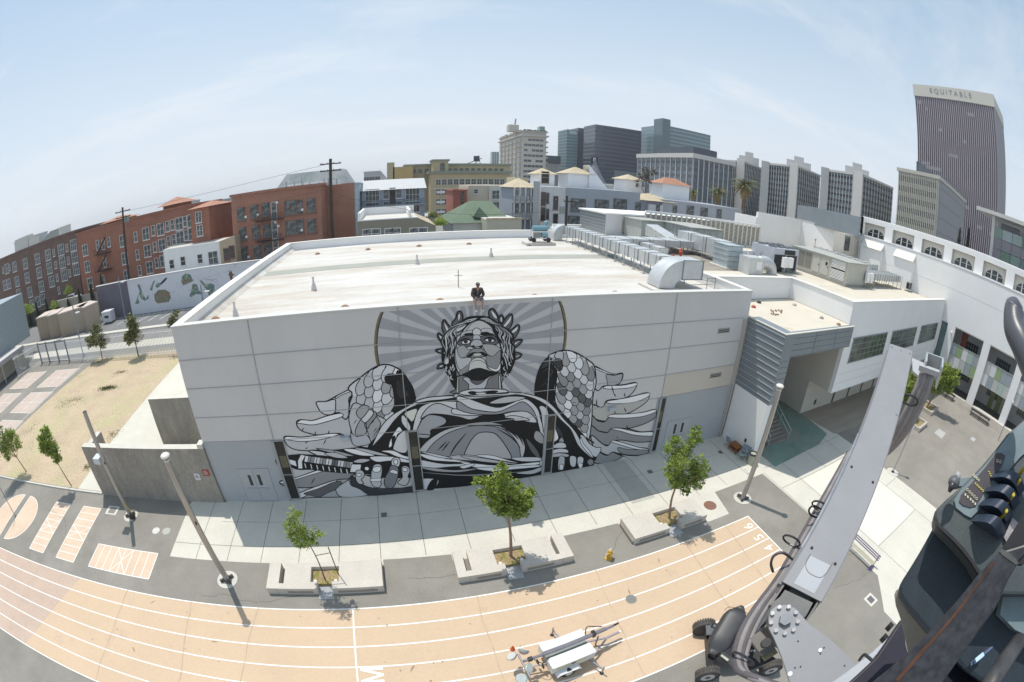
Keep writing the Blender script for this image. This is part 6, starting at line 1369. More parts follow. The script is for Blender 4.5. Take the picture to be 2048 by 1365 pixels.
pa = PD(1322,236,308); pb = PD(1343,238,308); MB().box((o.x0-1,o.y0-1,0),(o.x0+(o.x1-o.x0)*.13,o.y0+10,pa.z),M('shaft teal glass',(.13,.18,.20),.2,.1,.05)).build('lift_shaft', t)
# white finned block with dark penthouse
o = corner(1387,309,190,1276,1466,309,323); t = bld('finned_block', o, 'white finned office block with a dark penthouse in front of the glass towers', gl1, parapet=0)
for wch, n in (('F',8),('L',11)): curtain(t, o, wch, n, 9, 8, M('grey spandrel',(.10,.115,.13),.4,.2,.2), tw, .5, .25, .4)
MB().box((o.x0-1,o.y0-1,o.z-1.6),(o.x1+1,o.y1,o.z+.4),tw).build('top_beam', t)
pz = PD(1395,296,198).z; MB().box((o.x0+3,o.y0+4,o.z+.4),(o.x0+(o.x1-o.x0)*.72,o.y1-12,pz),bandd).build('penthouse', t)
# three paired slab towers
slabw = M('white slab pier',(.585,.575,.555),.85,.03,.05); sl_gl = M('slab window glass',(.13,.18,.215),.15,.4,.12,spec=.8,var2=((.20,.25,.26),.5,.52,.56)); sl_d = M('slab dark spandrel',(.03,.035,.045),.4,.2,.2)
for k, (c1, cy1, l1, p1, r1, c2, cy2, p2, r2, phx, D, lab) in enumerate((
   ((1474,322,1446,1489,1523,0,0,0,0,(1478,1518,304),215,'leftmost white and dark glass slab tower, half behind the tall palm')),
   ((1580,331,1539,1596,1640,0,0,0,0,(1573,1622,313),205,'middle of the three white and dark glass slab towers')),
   ((1707,347,1658,1726,1786,0,0,0,0,(1690,1738,326),190,'rightmost of the three white and dark glass slab towers')))):
    t = thing('slab_tower', PD(c1, cy1, D).xy.to_3d(), lab, 'tower')
    pc_ = PD(c1, cy1, D); zt = pc_.z
    # left leaf: a face looking at us between l1 and c1, then a white end pier c1..p1, then a second window face p1..r1
    def at_(px, D_): a = AZ(px, cy1); return Vector((D_*math.sin(a), D_*math.cos(a), 0))
    A1 = at_(l1, D*1.04); B1 = at_(c1, D); C1 = at_(p1, D*.985); E1 = at_(r1, D*1.10); L0 = at_(l1-16 if k else l1-4, D*1.03)
    back = (B1.normalized())*26
    b = MB(); b.prism([(v.x,v.y) for v in (A1,B1,C1,E1,E1+back,A1+back)], 0, zt, sl_gl, slabw); b.build('body', t)
    b = MB(); nrm = -(B1.normalized())
    def leaf(Pa, Pb, ncol, nrow):
        d = Pb-Pa; n_ = Vector((d.y,-d.x,0)).normalized()
        if n_.dot(nrm) < 0: n_ = -n_
        bb_ = MB()
        for i in range(ncol+1): p = Pa+d*i/ncol+n_*.25; bb_.bar((p.x,p.y,0),(p.x,p.y,zt-.5),.20,.3,slabw,up=n_)
        bb_.build('mullion', t); bb_ = MB()
        for r_ in range(nrow): z = 2+(zt-3)*(r_+.5)/nrow; bb_.bar(Pa+n_*.08+Vector((0,0,z)), Pb+n_*.08+Vector((0,0,z)), .16, (zt-3)/nrow*.38, sl_d)
        bb_.build('spandrel', t)
        bb_ = MB(); bb_.bar(Pa+n_*.3+Vector((0,0,zt-.3)), Pb+n_*.3+Vector((0,0,zt-.3)), .8, .9, slabw); bb_.build('cornice', t)
    leaf(A1, B1, 8, 14); leaf(C1, E1, 11, 14)
    b = MB(); b.prism([(v.x,v.y) for v in (B1*.992,C1*.992,C1+back*.4,B1+back*.4)], 0, zt+1.2, slabw); b.build('pier', t)
    if k: b = MB(); b.prism([(v.x,v.y) for v in (L0,A1*.995,A1+back*.4,L0+back*.4)], 0, zt+.6, slabw); b.build('pier', t)
    q0 = at_(phx[0], D*1.05); q1 = at_(phx[1], D*1.07); zp = PD((phx[0]+phx[1])/2, phx[2], D*1.05).z
    b = MB(); b.prism([(v.x,v.y) for v in (q0,q1,q1+back*.5,q0+back*.5)], zt, zt+(zp-zt)*.65, slabw); q2 = q0.lerp(q1,.3); q3 = q0.lerp(q1,.7); b.prism([(v.x,v.y) for v in (q2,q3,q3+back*.3,q2+back*.3)], zt+(zp-zt)*.65, zp, slabw); b.build('penthouse', t)
# beige dotted block
o = corner(1878,355,170,1797,1930,345,403); t = bld('dotted_block', o, 'pale precast office block with rows of small dark windows and a blank grey side', M('beige precast',(.50,.485,.42),.85,.04,.1), parapet=.3)
b = MB(); MB().box((o.x0+1,o.y0-.25,0),(o.x1,o.y0-.01,o.z-1),M('plain grey side',(.30,.295,.30),.85,.04,.1)).build('side_wall', t)
b = MB(); [b.box((o.x0+1,o.y0-.3,8+i*5.2),(o.x1,o.y0-.251,8.2+i*5.2),M('side joint',(.18,.18,.19),.9,.05,.5)) for i in range(8)]; b.build('side_joint', t)
pts = []; zz = o.z-3.2; nz_, ny_ = 11, 20
wm = win_mesh(1.0, 1.9, 'L', M('beige mullion',(.42,.41,.36),.8,.05,.5), glass, mull=0, sill=False)
for r_ in range(nz_):
    for i in range(ny_): pts.append((o.x0, o.y0+(o.y1-o.y0)*(.045+.93*(i+.5)/ny_), zz-r_*3.75-1))
put(wm, t, pts[:100]); b = MB()
for p in pts[100:]: b.box((o.x0-.05,p[1]-.5,p[2]),(o.x0-.01,p[1]+.5,p[2]+1.9),glass)
tag(b.build('windows', t), kind='stuff')
b = MB(); [b.box((o.x0-.5,o.y0+(o.y1-o.y0)*(.045+.93*i/ny_)-.14,0),(o.x0-.0,o.y0+(o.y1-o.y0)*(.045+.93*i/ny_)+.14,o.z-.8),M('beige precast')) for i in range(ny_+1)]; b.build('fin', t)
MB().box((o.x0-.6,o.y0-.6,o.z-.8),(o.x1,o.y1+.6,o.z+.5),M('beige precast')).build('cornice', t)
MB().box((o.x0+4,o.y0+12,o.z+.5),(o.x0+22,o.y1-8,PD(1855,335,185).z),bandd).build('penthouse', t)
# the tallest finned tower with its name
o = corner(1984,190,250,1829,1999,178,198); o.x1 = o.x0+34
eqd = M('dark lilac window strip',(.10,.072,.095),.3,.15,.05,spec=.6); eqf = M('pale lilac fin',(.43,.38,.42),.7,.04,.1)
t = bld('finned_tower', o, 'tallest tower at the right, covered in thin vertical fins with lettering on its top band', eqd, parapet=0)
zb_ = o.z-7.0; o.z = zb_; curtain(t, o, 'L', 40, 0, 0, eqd, eqf, .42, .8)
MB().box((o.x0-.6,o.y0-.6,0),(o.x1+.3,o.y0-.01,zb_),M('grey lilac side',(.29,.275,.29),.8,.05,.1)).build('side_wall', t)
b = MB(); b.box((o.x0-1.2,o.y0-1.0,zb_),(o.x1+.6,o.y1+.6,zb_+7.0),M('cream top band',(.58,.555,.49),.8,.03,.1)); b.build('top_band', t)
b = MB()
for (u, z, l) in ((.95,.965,.05),(.86,.93,.03),(.3,.935,.08),(.55,.69,.12),(.8,.6,.18),(.9,.62,.1),(.45,.44,.22),(.2,.36,.07),(.05,.35,.06),(.4,.78,.03),(.7,.82,.04)):
    L = o.y1-o.y0; b.box((o.x0-.5,o.y0+L*(u-l/2),zb_*z-.9),(o.x0-.02,o.y0+L*(u+l/2),zb_*z+.9),M('pale blinds',(.30,.29,.30),.6,.1,.5))  # blinds in a plain pale colour across the window strips
b.build('blind', t)
mw = Matrix.Translation((o.x0-1.3,o.y0+(o.y1-o.y0)*.53,zb_+3.8)) @ Matrix(((0,0,-1,0),(-1,0,0,0),(0,1,0,0),(0,0,0,1)))
lt = text('lettering', 'E Q U I T A B L E', M('grey letters',(.26,.25,.27),.6,.05,1), t, 4.0, mw, extrude=.05)
# coloured glass building at the right edge
o = BX(); p = PD(1972,420,96); o.x0 = p.x; zt = p.z
t = thing('green_glass_building', (o.x0,p.y,0), 'building at the right edge with an overhanging roof and patchwork green glass screen', 'building')
y0, y1 = -14, p.y
MB().box((o.x0+3,y0,0),(o.x0+22,y1-2,zt-4.2), M('pale grey stucco',(.52,.52,.53),.8,.04,.3)).build('wall', t)
b = MB(); b.prism([(o.x0-2,y1+2),(o.x0+26,y1-4),(o.x0+26,y0),(o.x0-2,y0)], zt-.7, zt, M('pale grey roof metal',(.50,.49,.46),.6,.05,.3)); b.build('roof', t)
for yy in (y1-2.5,y1-12,y1-20): MB().box((o.x0-.2,yy,0),(o.x0+.6,yy+.8,zt-.7), tw).build('column', t)
gcols = [M('green screen %d'%i,c,.25,.1,.3,spec=.7) for i, c in enumerate(((.10,.20,.14),(.17,.27,.22),(.26,.33,.31),(.12,.16,.18),(.20,.19,.22),(.30,.36,.36),(.08,.14,.12)))]
rg = random.Random(3)
zb2 = PX(2000,457,o.x0)[1]; y1 = PX(1984,470,o.x0)[0]+2.2
for i in range(9):
    for j in range(7):
        MB().box((o.x0+.1,y1-2.2-(i+1)*2.6+.05,zb2-(j+1)*2.0+.05),(o.x0+.25,y1-2.2-i*2.6-.05,zb2-j*2.0-.05), rg.choice(gcols)).build('glass_panel', t)
MB().box((o.x0+2.9,y1-9,zt-4.1),(o.x0+3.0,y1-4,zt-1.2), glass).build('window', t)
b = MB(); b.prism([(o.x0+3,y1-3),(o.x0+14,y1-5),(o.x0+14,y1-16),(o.x0+3,y1-16)], zt-4.2, zt-.7, M('pale grey stucco')); b.build('upper_wall', t)
# conical slate turret with a P sign
p = PD(1189,354,150); t = thing('turret_sign', (p.x,p.y,0), 'square dark sign with a white letter P above a small slate turret', 'sign')
b = MB(); b.lathe((p.x,p.y,p.z-2),[(4.2,0),(2.4,3),(.9,6),(.3,8.3),(0,8.5)],M('slate grey turret',(.20,.21,.24),.7,.1,1),8); b.cyl((p.x,p.y,0),3.2,p.z-2,M('grey stucco turret',(.4,.4,.4),.8,.05,1),8); b.build('turret', t)
q = PD(1189,321,150); b = MB(); b.bar((p.x,p.y,p.z+6),(q.x,q.y,q.z),.25,.25,flm); b.build('post', t)
dv = Vector((q.x,q.y,0)).normalized(); rt_ = Vector((dv.y,-dv.x,0))
b = MB(); b.obox(q, rt_*1.15, dv*.2, Vector((0,0,1.15)), dark); b.build('panel', t)
mw = Matrix.Translation(q-dv*.23) @ Matrix(((rt_.x,0,-dv.x,0),(rt_.y,0,-dv.y,0),(0,1,0,0),(0,0,0,1))); text('lettering', 'P', white, t, 2.2, mw, extrude=.02)
# low filler blocks between the slab towers and along the skyline
for k, (px, py, D, lx, rx, mm, lab) in enumerate(((1530,452,150,1480,1600,gen2,'low tan block at the foot of the slab towers'),(1225,372,140,1205,1290,gen,'pale low block with a flat roof right of the turret'),(845,438,120,836,868,gen3,'low grey block left of the yellow hotel base'))):
    o = corner(px, py, D, lx, rx); bld('low_block', o, lab, mm)
# parked car seen over the screen wall
def car(x, y, rz, col, label, z=0, s=1.0):
    t = thing('parked_car', (x,y,z), label, 'car', rz=rz)
    cm = M('car paint '+'%.2f'%col[0], col, .25, .03, 1, spec=.6)
    prof = [(-2.2,.35),(-2.25,.75),(-2.1,.95),(-1.5,1.02),(-.95,1.45),(.55,1.48),(1.25,1.0),(2.05,.85),(2.25,.65),(2.2,.35)]
    b = MB(); n = len(prof); L = [(p[0]*s,-.86*s,p[1]*s) for p in prof]; Rr = [(p[0]*s,.86*s,p[1]*s) for p in prof]
    L = [(x_, y_*(.78 if z_ > 1.3*s else .97 if z_ > .9*s else 1), z_) for x_, y_, z_ in L]; Rr = [(x_, y_*(.78 if z_ > 1.3*s else .97 if z_ > .9*s else 1), z_) for x_, y_, z_ in Rr]
    b.raw(L+Rr, [(i,i+1,n+i+1,n+i)[::-1] for i in range(n-1)]+[(0,n,2*n-1,n-1)[::1]]+[tuple(range(n)),tuple(range(n,2*n))[::-1]], cm); o_ = b.build('body', t, local=True)
    b = MB()
    for sy in (-1,1):
        f = lambda px_,pz: (px_*s, sy*(.868*s if pz < 1.0 else .70*s if pz > 1.35 else .86*s), pz*s)
        b.raw([f(-1.35,1.04),f(.95,1.03),f(.5,1.4),f(-.9,1.39)], [(0,1,2,3) if sy < 0 else (3,2,1,0)], glass)
    b.raw([(1.22*s,-.72*s,1.04*s),(1.22*s,.72*s,1.04*s),(.64*s,.62*s,1.44*s),(.64*s,-.62*s,1.44*s)],[(0,1,2,3)],glass); b.raw([(-1.5*s,-.72*s,1.06*s),(-1.5*s,.72*s,1.06*s),(-1.02*s,.62*s,1.42*s),(-1.02*s,-.62*s,1.42*s)],[(3,2,1,0)],glass)
    b.build('windows', t, local=True)
    for xx in (-1.35,1.4):
        for yy in (-.8,.8): b = MB(); b.tube([(xx*s,(yy-.1)*s,.33*s),(xx*s,(yy+.1)*s,.33*s)],.33*s,dark,14); b.tube([(xx*s,(yy-.11)*s,.33*s),(xx*s,(yy+.11)*s,.33*s)],.18*s,metalg,10); b.build('wheel', t, local=True)
    for yy in (-.6,.6): MB().box((2.14*s,(yy-.18)*s,.66*s),(2.24*s,(yy+.18)*s,.8*s),white).build('headlight', t, local=True)
    return t
MB().box((60,62,0),(110,140,10.1), gen2).build('parking_deck', label='low tan parking deck behind the louvred screen', cat='building')
p = G(1463,441,10.1); car(p[0]*1.0, p[1]*1.0, R(20), (.62,.62,.62), 'white car parked on the deck left of the tall palm', z=10.1)
# ================================================================ left: garden mural wall, enclosures, fence, low building
YM = 70.6
t = thing('mural_wall', (-52.2,YM,0), 'long white garden wall painted with an unfinished mural of coloured objects', 'wall')
MB().box((-52.2,YM,0),(-21,YM+.3,6.45), M('white painted block wall',(.66,.67,.71),.85,.03,.5)).build('wall', t)
MB().box((-61.3,YM-.02,0),(-52.21,YM+.3,6.5), M('dark lilac grey wall',(.15,.14,.17),.85,.1,.6)).build('dark_wall', t)
MB().box((-61.4,YM-.1,6.5),(-21,YM+.4,6.62), white).build('coping', t)
def mpoly(b, pts, mat, d=.012):
    w2 = [PY(*aa(*p), YM) for p in pts]; a = sum(w2[i][0]*w2[(i+1)%len(w2)][1]-w2[(i+1)%len(w2)][0]*w2[i][1] for i in range(len(w2)))
    if a < 0: w2 = w2[::-1]
    b.face([(x,YM-d,z) for x,z in w2], mat)
mt_ = M('mottled teal paint',(.13,.24,.22),.8,.5,1.5,var2=((.45,.40,.28),1.6,.5,.58)); mr = M('mottled warm paint',(.30,.16,.10),.8,.5,2.2,var2=((.20,.27,.20),2.4,.45,.55)); mb2 = M('brown figure paint',(.20,.11,.08),.8,.3,2); dkt = M('dark outline paint',(.05,.07,.08),.8,.2,2)
b = MB()
# hooked A with a key-like shape, lantern, bowler hat, pair of hands, small figure
for pts, mm in (([(1062,975),(1070,965),(1100,880),(1085,835),(1080,822),(1105,830),(1125,900),(1150,940),(1170,905),(1172,935),(1140,955),(1112,935),(1098,900),(1085,940),(1100,960),(1090,978)],mt_),
  ([(1180,868),(1198,820),(1215,790),(1222,800),(1208,835),(1200,875)],mt_),([(1222,840),(1235,815),(1258,812),(1262,838),(1240,855)],mt_),([(1258,820),(1295,780),(1312,768),(1318,778),(1302,800),(1268,830)],dkt),
  ([(1215,905),(1240,875),(1250,868),(1300,865),(1335,885),(1348,930),(1330,962),(1240,975),(1220,950)],mr),([(1235,890),(1300,872),(1328,890),(1330,925),(1240,935)],mt_),
  ([(1428,800),(1435,760),(1460,738),(1500,745),(1515,780),(1532,790),(1520,800),(1470,822),(1440,832)],mt_),([(1435,795),(1470,775),(1515,785),(1480,815),(1440,828)],mr),
  ([(1492,915),(1510,870),(1512,830),(1530,818),(1555,825),(1565,870),(1600,895),(1590,905),(1540,900),(1520,920),(1505,925)],mt_),
  ([(1572,790),(1590,795),(1625,830),(1660,815),(1690,830),(1690,870),(1650,920),(1630,870),(1605,840)],mt_),
  ([(1800,745),(1812,720),(1826,722),(1832,740),(1850,745),(1830,760),(1838,795),(1818,800),(1810,765)],mb2)):
    mpoly(b, pts, mm, .012+.004*rnd.random())
pl_ = M('pencil line paint',(.50,.51,.56),.85,.1,2)
for k in range(34):
    x, z = rnd.uniform(-50,-24), rnd.uniform(1.2,5.6); pts = smooth_pts([(x+rnd.uniform(-1.6,1.6), z+rnd.uniform(-1,1)) for _ in range(4)], 5)
    for i in range(len(pts)-1):
        (xa,za),(xb,zb) = pts[i],pts[i+1]; zb = min(zb,6.3); za = min(za,6.3); b.face([(xa,YM-.008,za-.04),(xb,YM-.008,zb-.04),(xb,YM-.008,zb+.04),(xa,YM-.008,za+.04)],pl_)
b.build('wall_painting', t)
# retaining wall with cypress columns behind
stn = M('pale block wall',(.40,.37,.30),.9,.12,.8); dks = M('ivy dark wall',(.075,.08,.055),.95,.4,.7)
x0 = PY(*aa(445,960),76)[0]; x1 = PY(*aa(812,900),76)[0]; zt = PY(*aa(600,920),76)[1]
MB().box((x0,76,0),(x1,76.4,zt), stn, kerb).build('garden_wall', label='pale block retaining wall below the brick apartments', cat='wall')
xl = PY(*aa(100,1030),76)[0]; MB().box((xl-6,76.1,0),(x0-.05,76.5,zt-1.2), dks).build('garden_wall', label='dark ivy stained retaining wall at the far left', cat='wall')
# zigzag refuse enclosure
en = thing('refuse_enclosure', (-66,64,0), 'zigzag beige refuse enclosure with folded thick walls', 'enclosure')
eb = M('beige enclosure stucco',(.42,.345,.27),.85,.05,.8); et = M('pinkish enclosure coping',(.58,.50,.44),.8,.05,.8)
for (ax_, bx_, zx) in (((305,1140,320,1265),(388,1118,405,1242),0),((388,1118,405,1252),(472,1098,492,1225),0),((472,1098,492,1240),(692,1040,690,1180),0),((676,1052,695,1192),(778,1012,803,1140),0)):
    ga = Vector((*G(*aa(ax_[2],ax_[3])),0)); gb2 = Vector((*G(*aa(bx_[2],bx_[3])),0)); d = (gb2-ga); n_ = Vector((-d.y,d.x,0)).normalized()
    if n_.y < 0: n_ = -n_
    hh = 4.2; q = [ga, gb2, gb2+n_*4.5, ga+n_*4.5]
    MB().prism([(v.x,v.y) for v in q], 0, hh, eb).build('wall', en); e_ = .12; c0 = (q[0]+q[2])/2; q2 = [c0+(v-c0)*1.03 for v in q]; MB().prism([(v.x,v.y) for v in q2], hh, hh+.22, et).build('coping', en)
# white dumpster
x, y = -56.6, 67.6
t = thing('dumpster', (x,y,0), 'white wheeled dumpster standing by the dark wall', 'dumpster')
b = MB(); b.prism([(x-1.2,y-.9),(x+1.2,y-.7),(x+1.1,y+1.0),(x-1.3,y+.8)],.25,2.1,M('white dumpster paint',(.62,.63,.66),.5,.1,2)); b.build('body', t); MB().prism([(x-1.25,y-.95),(x+1.25,y-.75),(x+1.15,y+1.05),(x-1.35,y+.85)],2.1,2.25,M('dumpster lid',(.68,.69,.72),.5,.05,2)).build('lid', t)
MB().box((x-.5,y-.9,1.1),(x+.6,y-.8,1.5),dark).build('label_plate', t); b = MB(); [b.tube([(x+i,y-.5+j,.14),(x+i+.08,y-.5+j,.14)],.14,dark,8) for i in (-.9,.8) for j in (0,1)]; b.build('caster', t)
p = PD(*aa(612,905),112); car(p.x, 78.6, R(15), (.64,.64,.65), 'white car parked above the retaining wall below the brick apartments', z=p.z-.9, s=1.15)
# fence with gate
fe = thing('picket_fence', (-45,48,0), 'long pale steel picket fence between the dirt yard and the street', 'fence')
fm_ = M('pale fence steel',(.82,.82,.82),.5,.06,2,metal=.2); fd = M('slate blue fence post',(.15,.175,.21),.5,.06,2)
b = MB(); yf = lambda x: 47.45+(x+28)*-.045
x = -28.0
while x > -60.9:
    if not (-60.6 < x < -52.2): b.box((x-.045,yf(x)-.02,.08),(x+.045,yf(x)+.02,3.25), fm_)
    x -= .27
b.build('pickets', fe); b = MB()
for z in (.3,2.95): b.bar((-28,yf(-28),z),(-61,yf(-61),z),.06,.08,fm_)
b.build('rail', fe)
b = MB(); y0_ = 49.0
while y0_ > 43.5: b.box((-63.4,y0_,.05),(-63.34,y0_+.05,3.1), fm_); y0_ -= .24
b.bar((-63.37,43.5,3.0),(-61,49.4,3.0),.06,.08,fm_); b.bar((-63.37,43.5,.3),(-61,49.4,.3),.06,.08,fm_); b.build('side_pickets', fe)
for x in (-60.9,-58.2,-55.2,-52.2):
    MB().box((x-.11,yf(x)-.11,0),(x+.11,yf(x)+.11,3.35), fd).build('gate_post', fe)
b = MB()
for xa in (-60.8,-58.1,-55.1): 
    w_ = 2.5 if xa < -60 else 2.8
    for z in (.2,3.1): b.bar((xa,yf(xa),z),(xa+w_,yf(xa+w_),z),.07,.1,fd)
    for i in range(12): xx = xa+.1+i*w_/12; b.box((xx-.015,yf(xx)-.015,.25),(xx+.015,yf(xx)+.015,3.05), fm_)
b.build('gate_panel', fe)
# lamp posts by the street
def lamp(px, py, tx, ty, lab, r_=.13, ang=0, arm=True):
    x, y = G(px, py); D = math.hypot(x, y); zt = CH+D*SL(tx, ty)
    t = thing('street_lamp', (x,y,0), lab, 'street lamp', 'slim grey street lamps')
    b = MB(); b.tube([(x,y,0),(x,y,zt)], [r_,r_*.75], M('slate lamp pole',(.24,.27,.32),.5,.06,2), 10); b.build('pole', t)
    MB().cyl((x,y,0),r_*1.9,.5,M('slate lamp pole'),10).build('base', t)
    if arm: b = MB(); b.bar((x,y,zt-1.3),(x+1.0,y-.2,zt-1.1),.08,.08,M('slate lamp pole')); b.bar((x,y,zt-1.35),(x-.6,y-.3,zt-1.3),.06,.06,M('slate lamp pole')); b.build('arm', t); MB().box((x+.7,y-.4,zt-1.15),(x+1.5,y,zt-1.0),white).build('lamp_head', t)
lamp(168,714,144,612,'grey street lamp standing at the fence in front of the beige enclosure')
lamp(251,637,240,553,'grey street lamp in front of the dark section of the mural wall')
lamp(49,664,36,600,'grey street lamp at the far left before the ivy stained wall')
x, y = G(412,600); lamp(412,640,400,570,'grey street lamp in front of the white painted wall, partly behind the hall roof')
# telephone poles
def tpole(D, px, py, bx, by, lab, r_=.22, arms=2):
    p = PD(px, py, D); q = PD(bx, by, D); wd = M('dark creosote wood',(.06,.045,.035),.9,.2,3)
    t = thing('utility_pole', (p.x,p.y,0), lab, 'utility pole')
    MB().tube([(p.x,p.y,0),(p.x,p.y,p.z)],[r_*1.3,r_],wd,10).build('pole', t)
    a = AZ(px, py); rr = Vector((math.cos(a),-math.sin(a),0))
    for k in range(arms):
        c = Vector((p.x,p.y,p.z-.8-k*1.1)); b = MB(); b.bar(c-rr*(1.7 if arms > 1 else .4), c+rr*(1.7 if arms > 1 else 1.2),.14,.18,wd); 
        for i in range(-3,4,2): b.cyl(c+rr*i*.5+Vector((0,0,.08)),.06,.2,flm,6)
        b.build('crossarm', t)
    return t, p
t1, pA = tpole(91,245,415,260,560,'dark wooden utility pole with two crossarms before the orange brick block')
t2, pB = tpole(70,661,318,665,478,'tall dark wooden utility pole in front of the rust red brick block', .24, 2)
b = MB(); b.cyl((pA.x+.6,pA.y,pA.z-3.0),.3,1.0,flm,10); b.cyl((pA.x+1.3,pA.y,pA.z-3.0),.3,1.0,flm,10); b.build('transformer', t1)
t3, pC = tpole(62,1134,392,1136,455,'dark utility pole with a grey transformer before the grey blue apartments', .16, 1)
MB().cyl((pC.x-.7,pC.y,pC.z-2.6),.35,1.1,flm,10).build('transformer', t3)
wd = M('overhead wire black',(.03,.03,.03),.7,.1,2)
def wire(a, b_, sag, lab): 
    a = Vector(a); b_ = Vector(b_); pts = [a.lerp(b_, i/14)-Vector((0,0,sag*4*(i/14)*(1-i/14))) for i in range(15)]
    MB().tube(pts,.022,wd,4).build('overhead_wire', label=lab, cat='wire', group='overhead wires')
wire(pA-Vector((1,0,.8)), pB-Vector((1,0,.9)), 1.0, 'upper wire sagging between the two wooden poles in front of the brick blocks')
wire(pA-Vector((0,0,3.6)), pB-Vector((0,0,4.6)), 1.6, 'lower wire sagging between the two wooden poles in front of the brick blocks')
wire(pB-Vector((0,0,5.4)), pC-Vector((0,0,1.9)), 2.4, 'wire sagging from the tall pole towards the pole by the grey blue apartments')
# blue ribbed low building at the left edge
bs = M('pale blue ribbed siding',(.33,.385,.41),.5,.06,1,metal=.2)
t = thing('blue_building', (-70,46,0), 'pale blue ribbed building with a covered veranda at the left edge', 'building')
MB().box((-90,38,3.4),(-69.0,54,11.0), bs).build('wall', t)
b = MB()
for i in range(17): b.box((-69.0,38,3.6+i*.44),(-68.95,54,3.66+i*.44), M('siding groove',(.22,.26,.28),.6,.05,1))
b.build('groove', t)
pts=[G(33,684,3.3),G(51,686,3.3),G(0,735,3.3)]
b = MB(); b.prism([(-90,20),(-65.2,20),(-65.2,48.4),(-90,48.4)],3.2,3.5,M('pale veranda roof',(.55,.54,.52),.7,.05,.6)); b.box((-65.3,20,2.9),(-65.1,48.45,3.55),M('grey fascia',(.33,.33,.34),.6,.05,1)); b.build('veranda_roof', t)
MB().box((-90,20,0),(-68.4,47,3.19), M('cream veranda wall',(.52,.49,.41),.8,.04,.6)).build('lower_wall', t)
for y in (46.4,41.7,37,32,27): MB().cyl((-65.3,y,0),.09,2.95,metalg,8).build('column', t)
for (y0,y1) in ((38.9,41.2),): 
    b = MB(); b.box((-68.98,y0,5.2),(-68.9,y1,8.2), wframe)
    for i in range(3): b.box((-68.9,y0+.1,5.3+i*.98),(-68.85,y1-.1,6.16+i*.98), glass)
    b.build('window', t)
MB().box((-68.39,31,0),(-68.3,33,2.4),M('pale door',(.6,.58,.52),.6,.04,1)).build('door', t)
sheet('veranda_floor', rect(-72,18,-64.25,48.2), .006, M('dark veranda paving',(.17,.175,.18),.9,.1,.6))
# litter of hedge along the ivy wall, cypresses
# ================================================================ trees and plants
leafA = M('bright leaf', (.38,.47,.10), .55, .35, 3, spec=.3); leafB = M('mid leaf', (.25,.34,.06), .6, .35, 3, spec=.3); leafC = M('dark leaf', (.14,.20,.045), .6, .3, 3, spec=.3)
barkm = M('pale bark', (.30,.21,.15), .9, .25, 4, stretch=(3,3,.6)); barkd = M('dark bark', (.13,.09,.06), .9, .25, 4, stretch=(3,3,.6))
for m_ in (leafA, leafB):
    nt_ = m_.node_tree; bs_ = nt_.nodes['Principled BSDF']; src_ = bs_.inputs['Base Color'].links[0].from_socket
    tl_ = nt_.nodes.new('ShaderNodeBsdfTranslucent'); mx_ = nt_.nodes.new('ShaderNodeMixShader'); mx_.inputs[0].default_value = .4
    nt_.links.new(src_, tl_.inputs['Color']); nt_.links.new(bs_.outputs[0], mx_.inputs[1]); nt_.links.new(tl_.outputs[0], mx_.inputs[2]); nt_.links.new(mx_.outputs[0], nt_.nodes['Material Output'].inputs['Surface'])
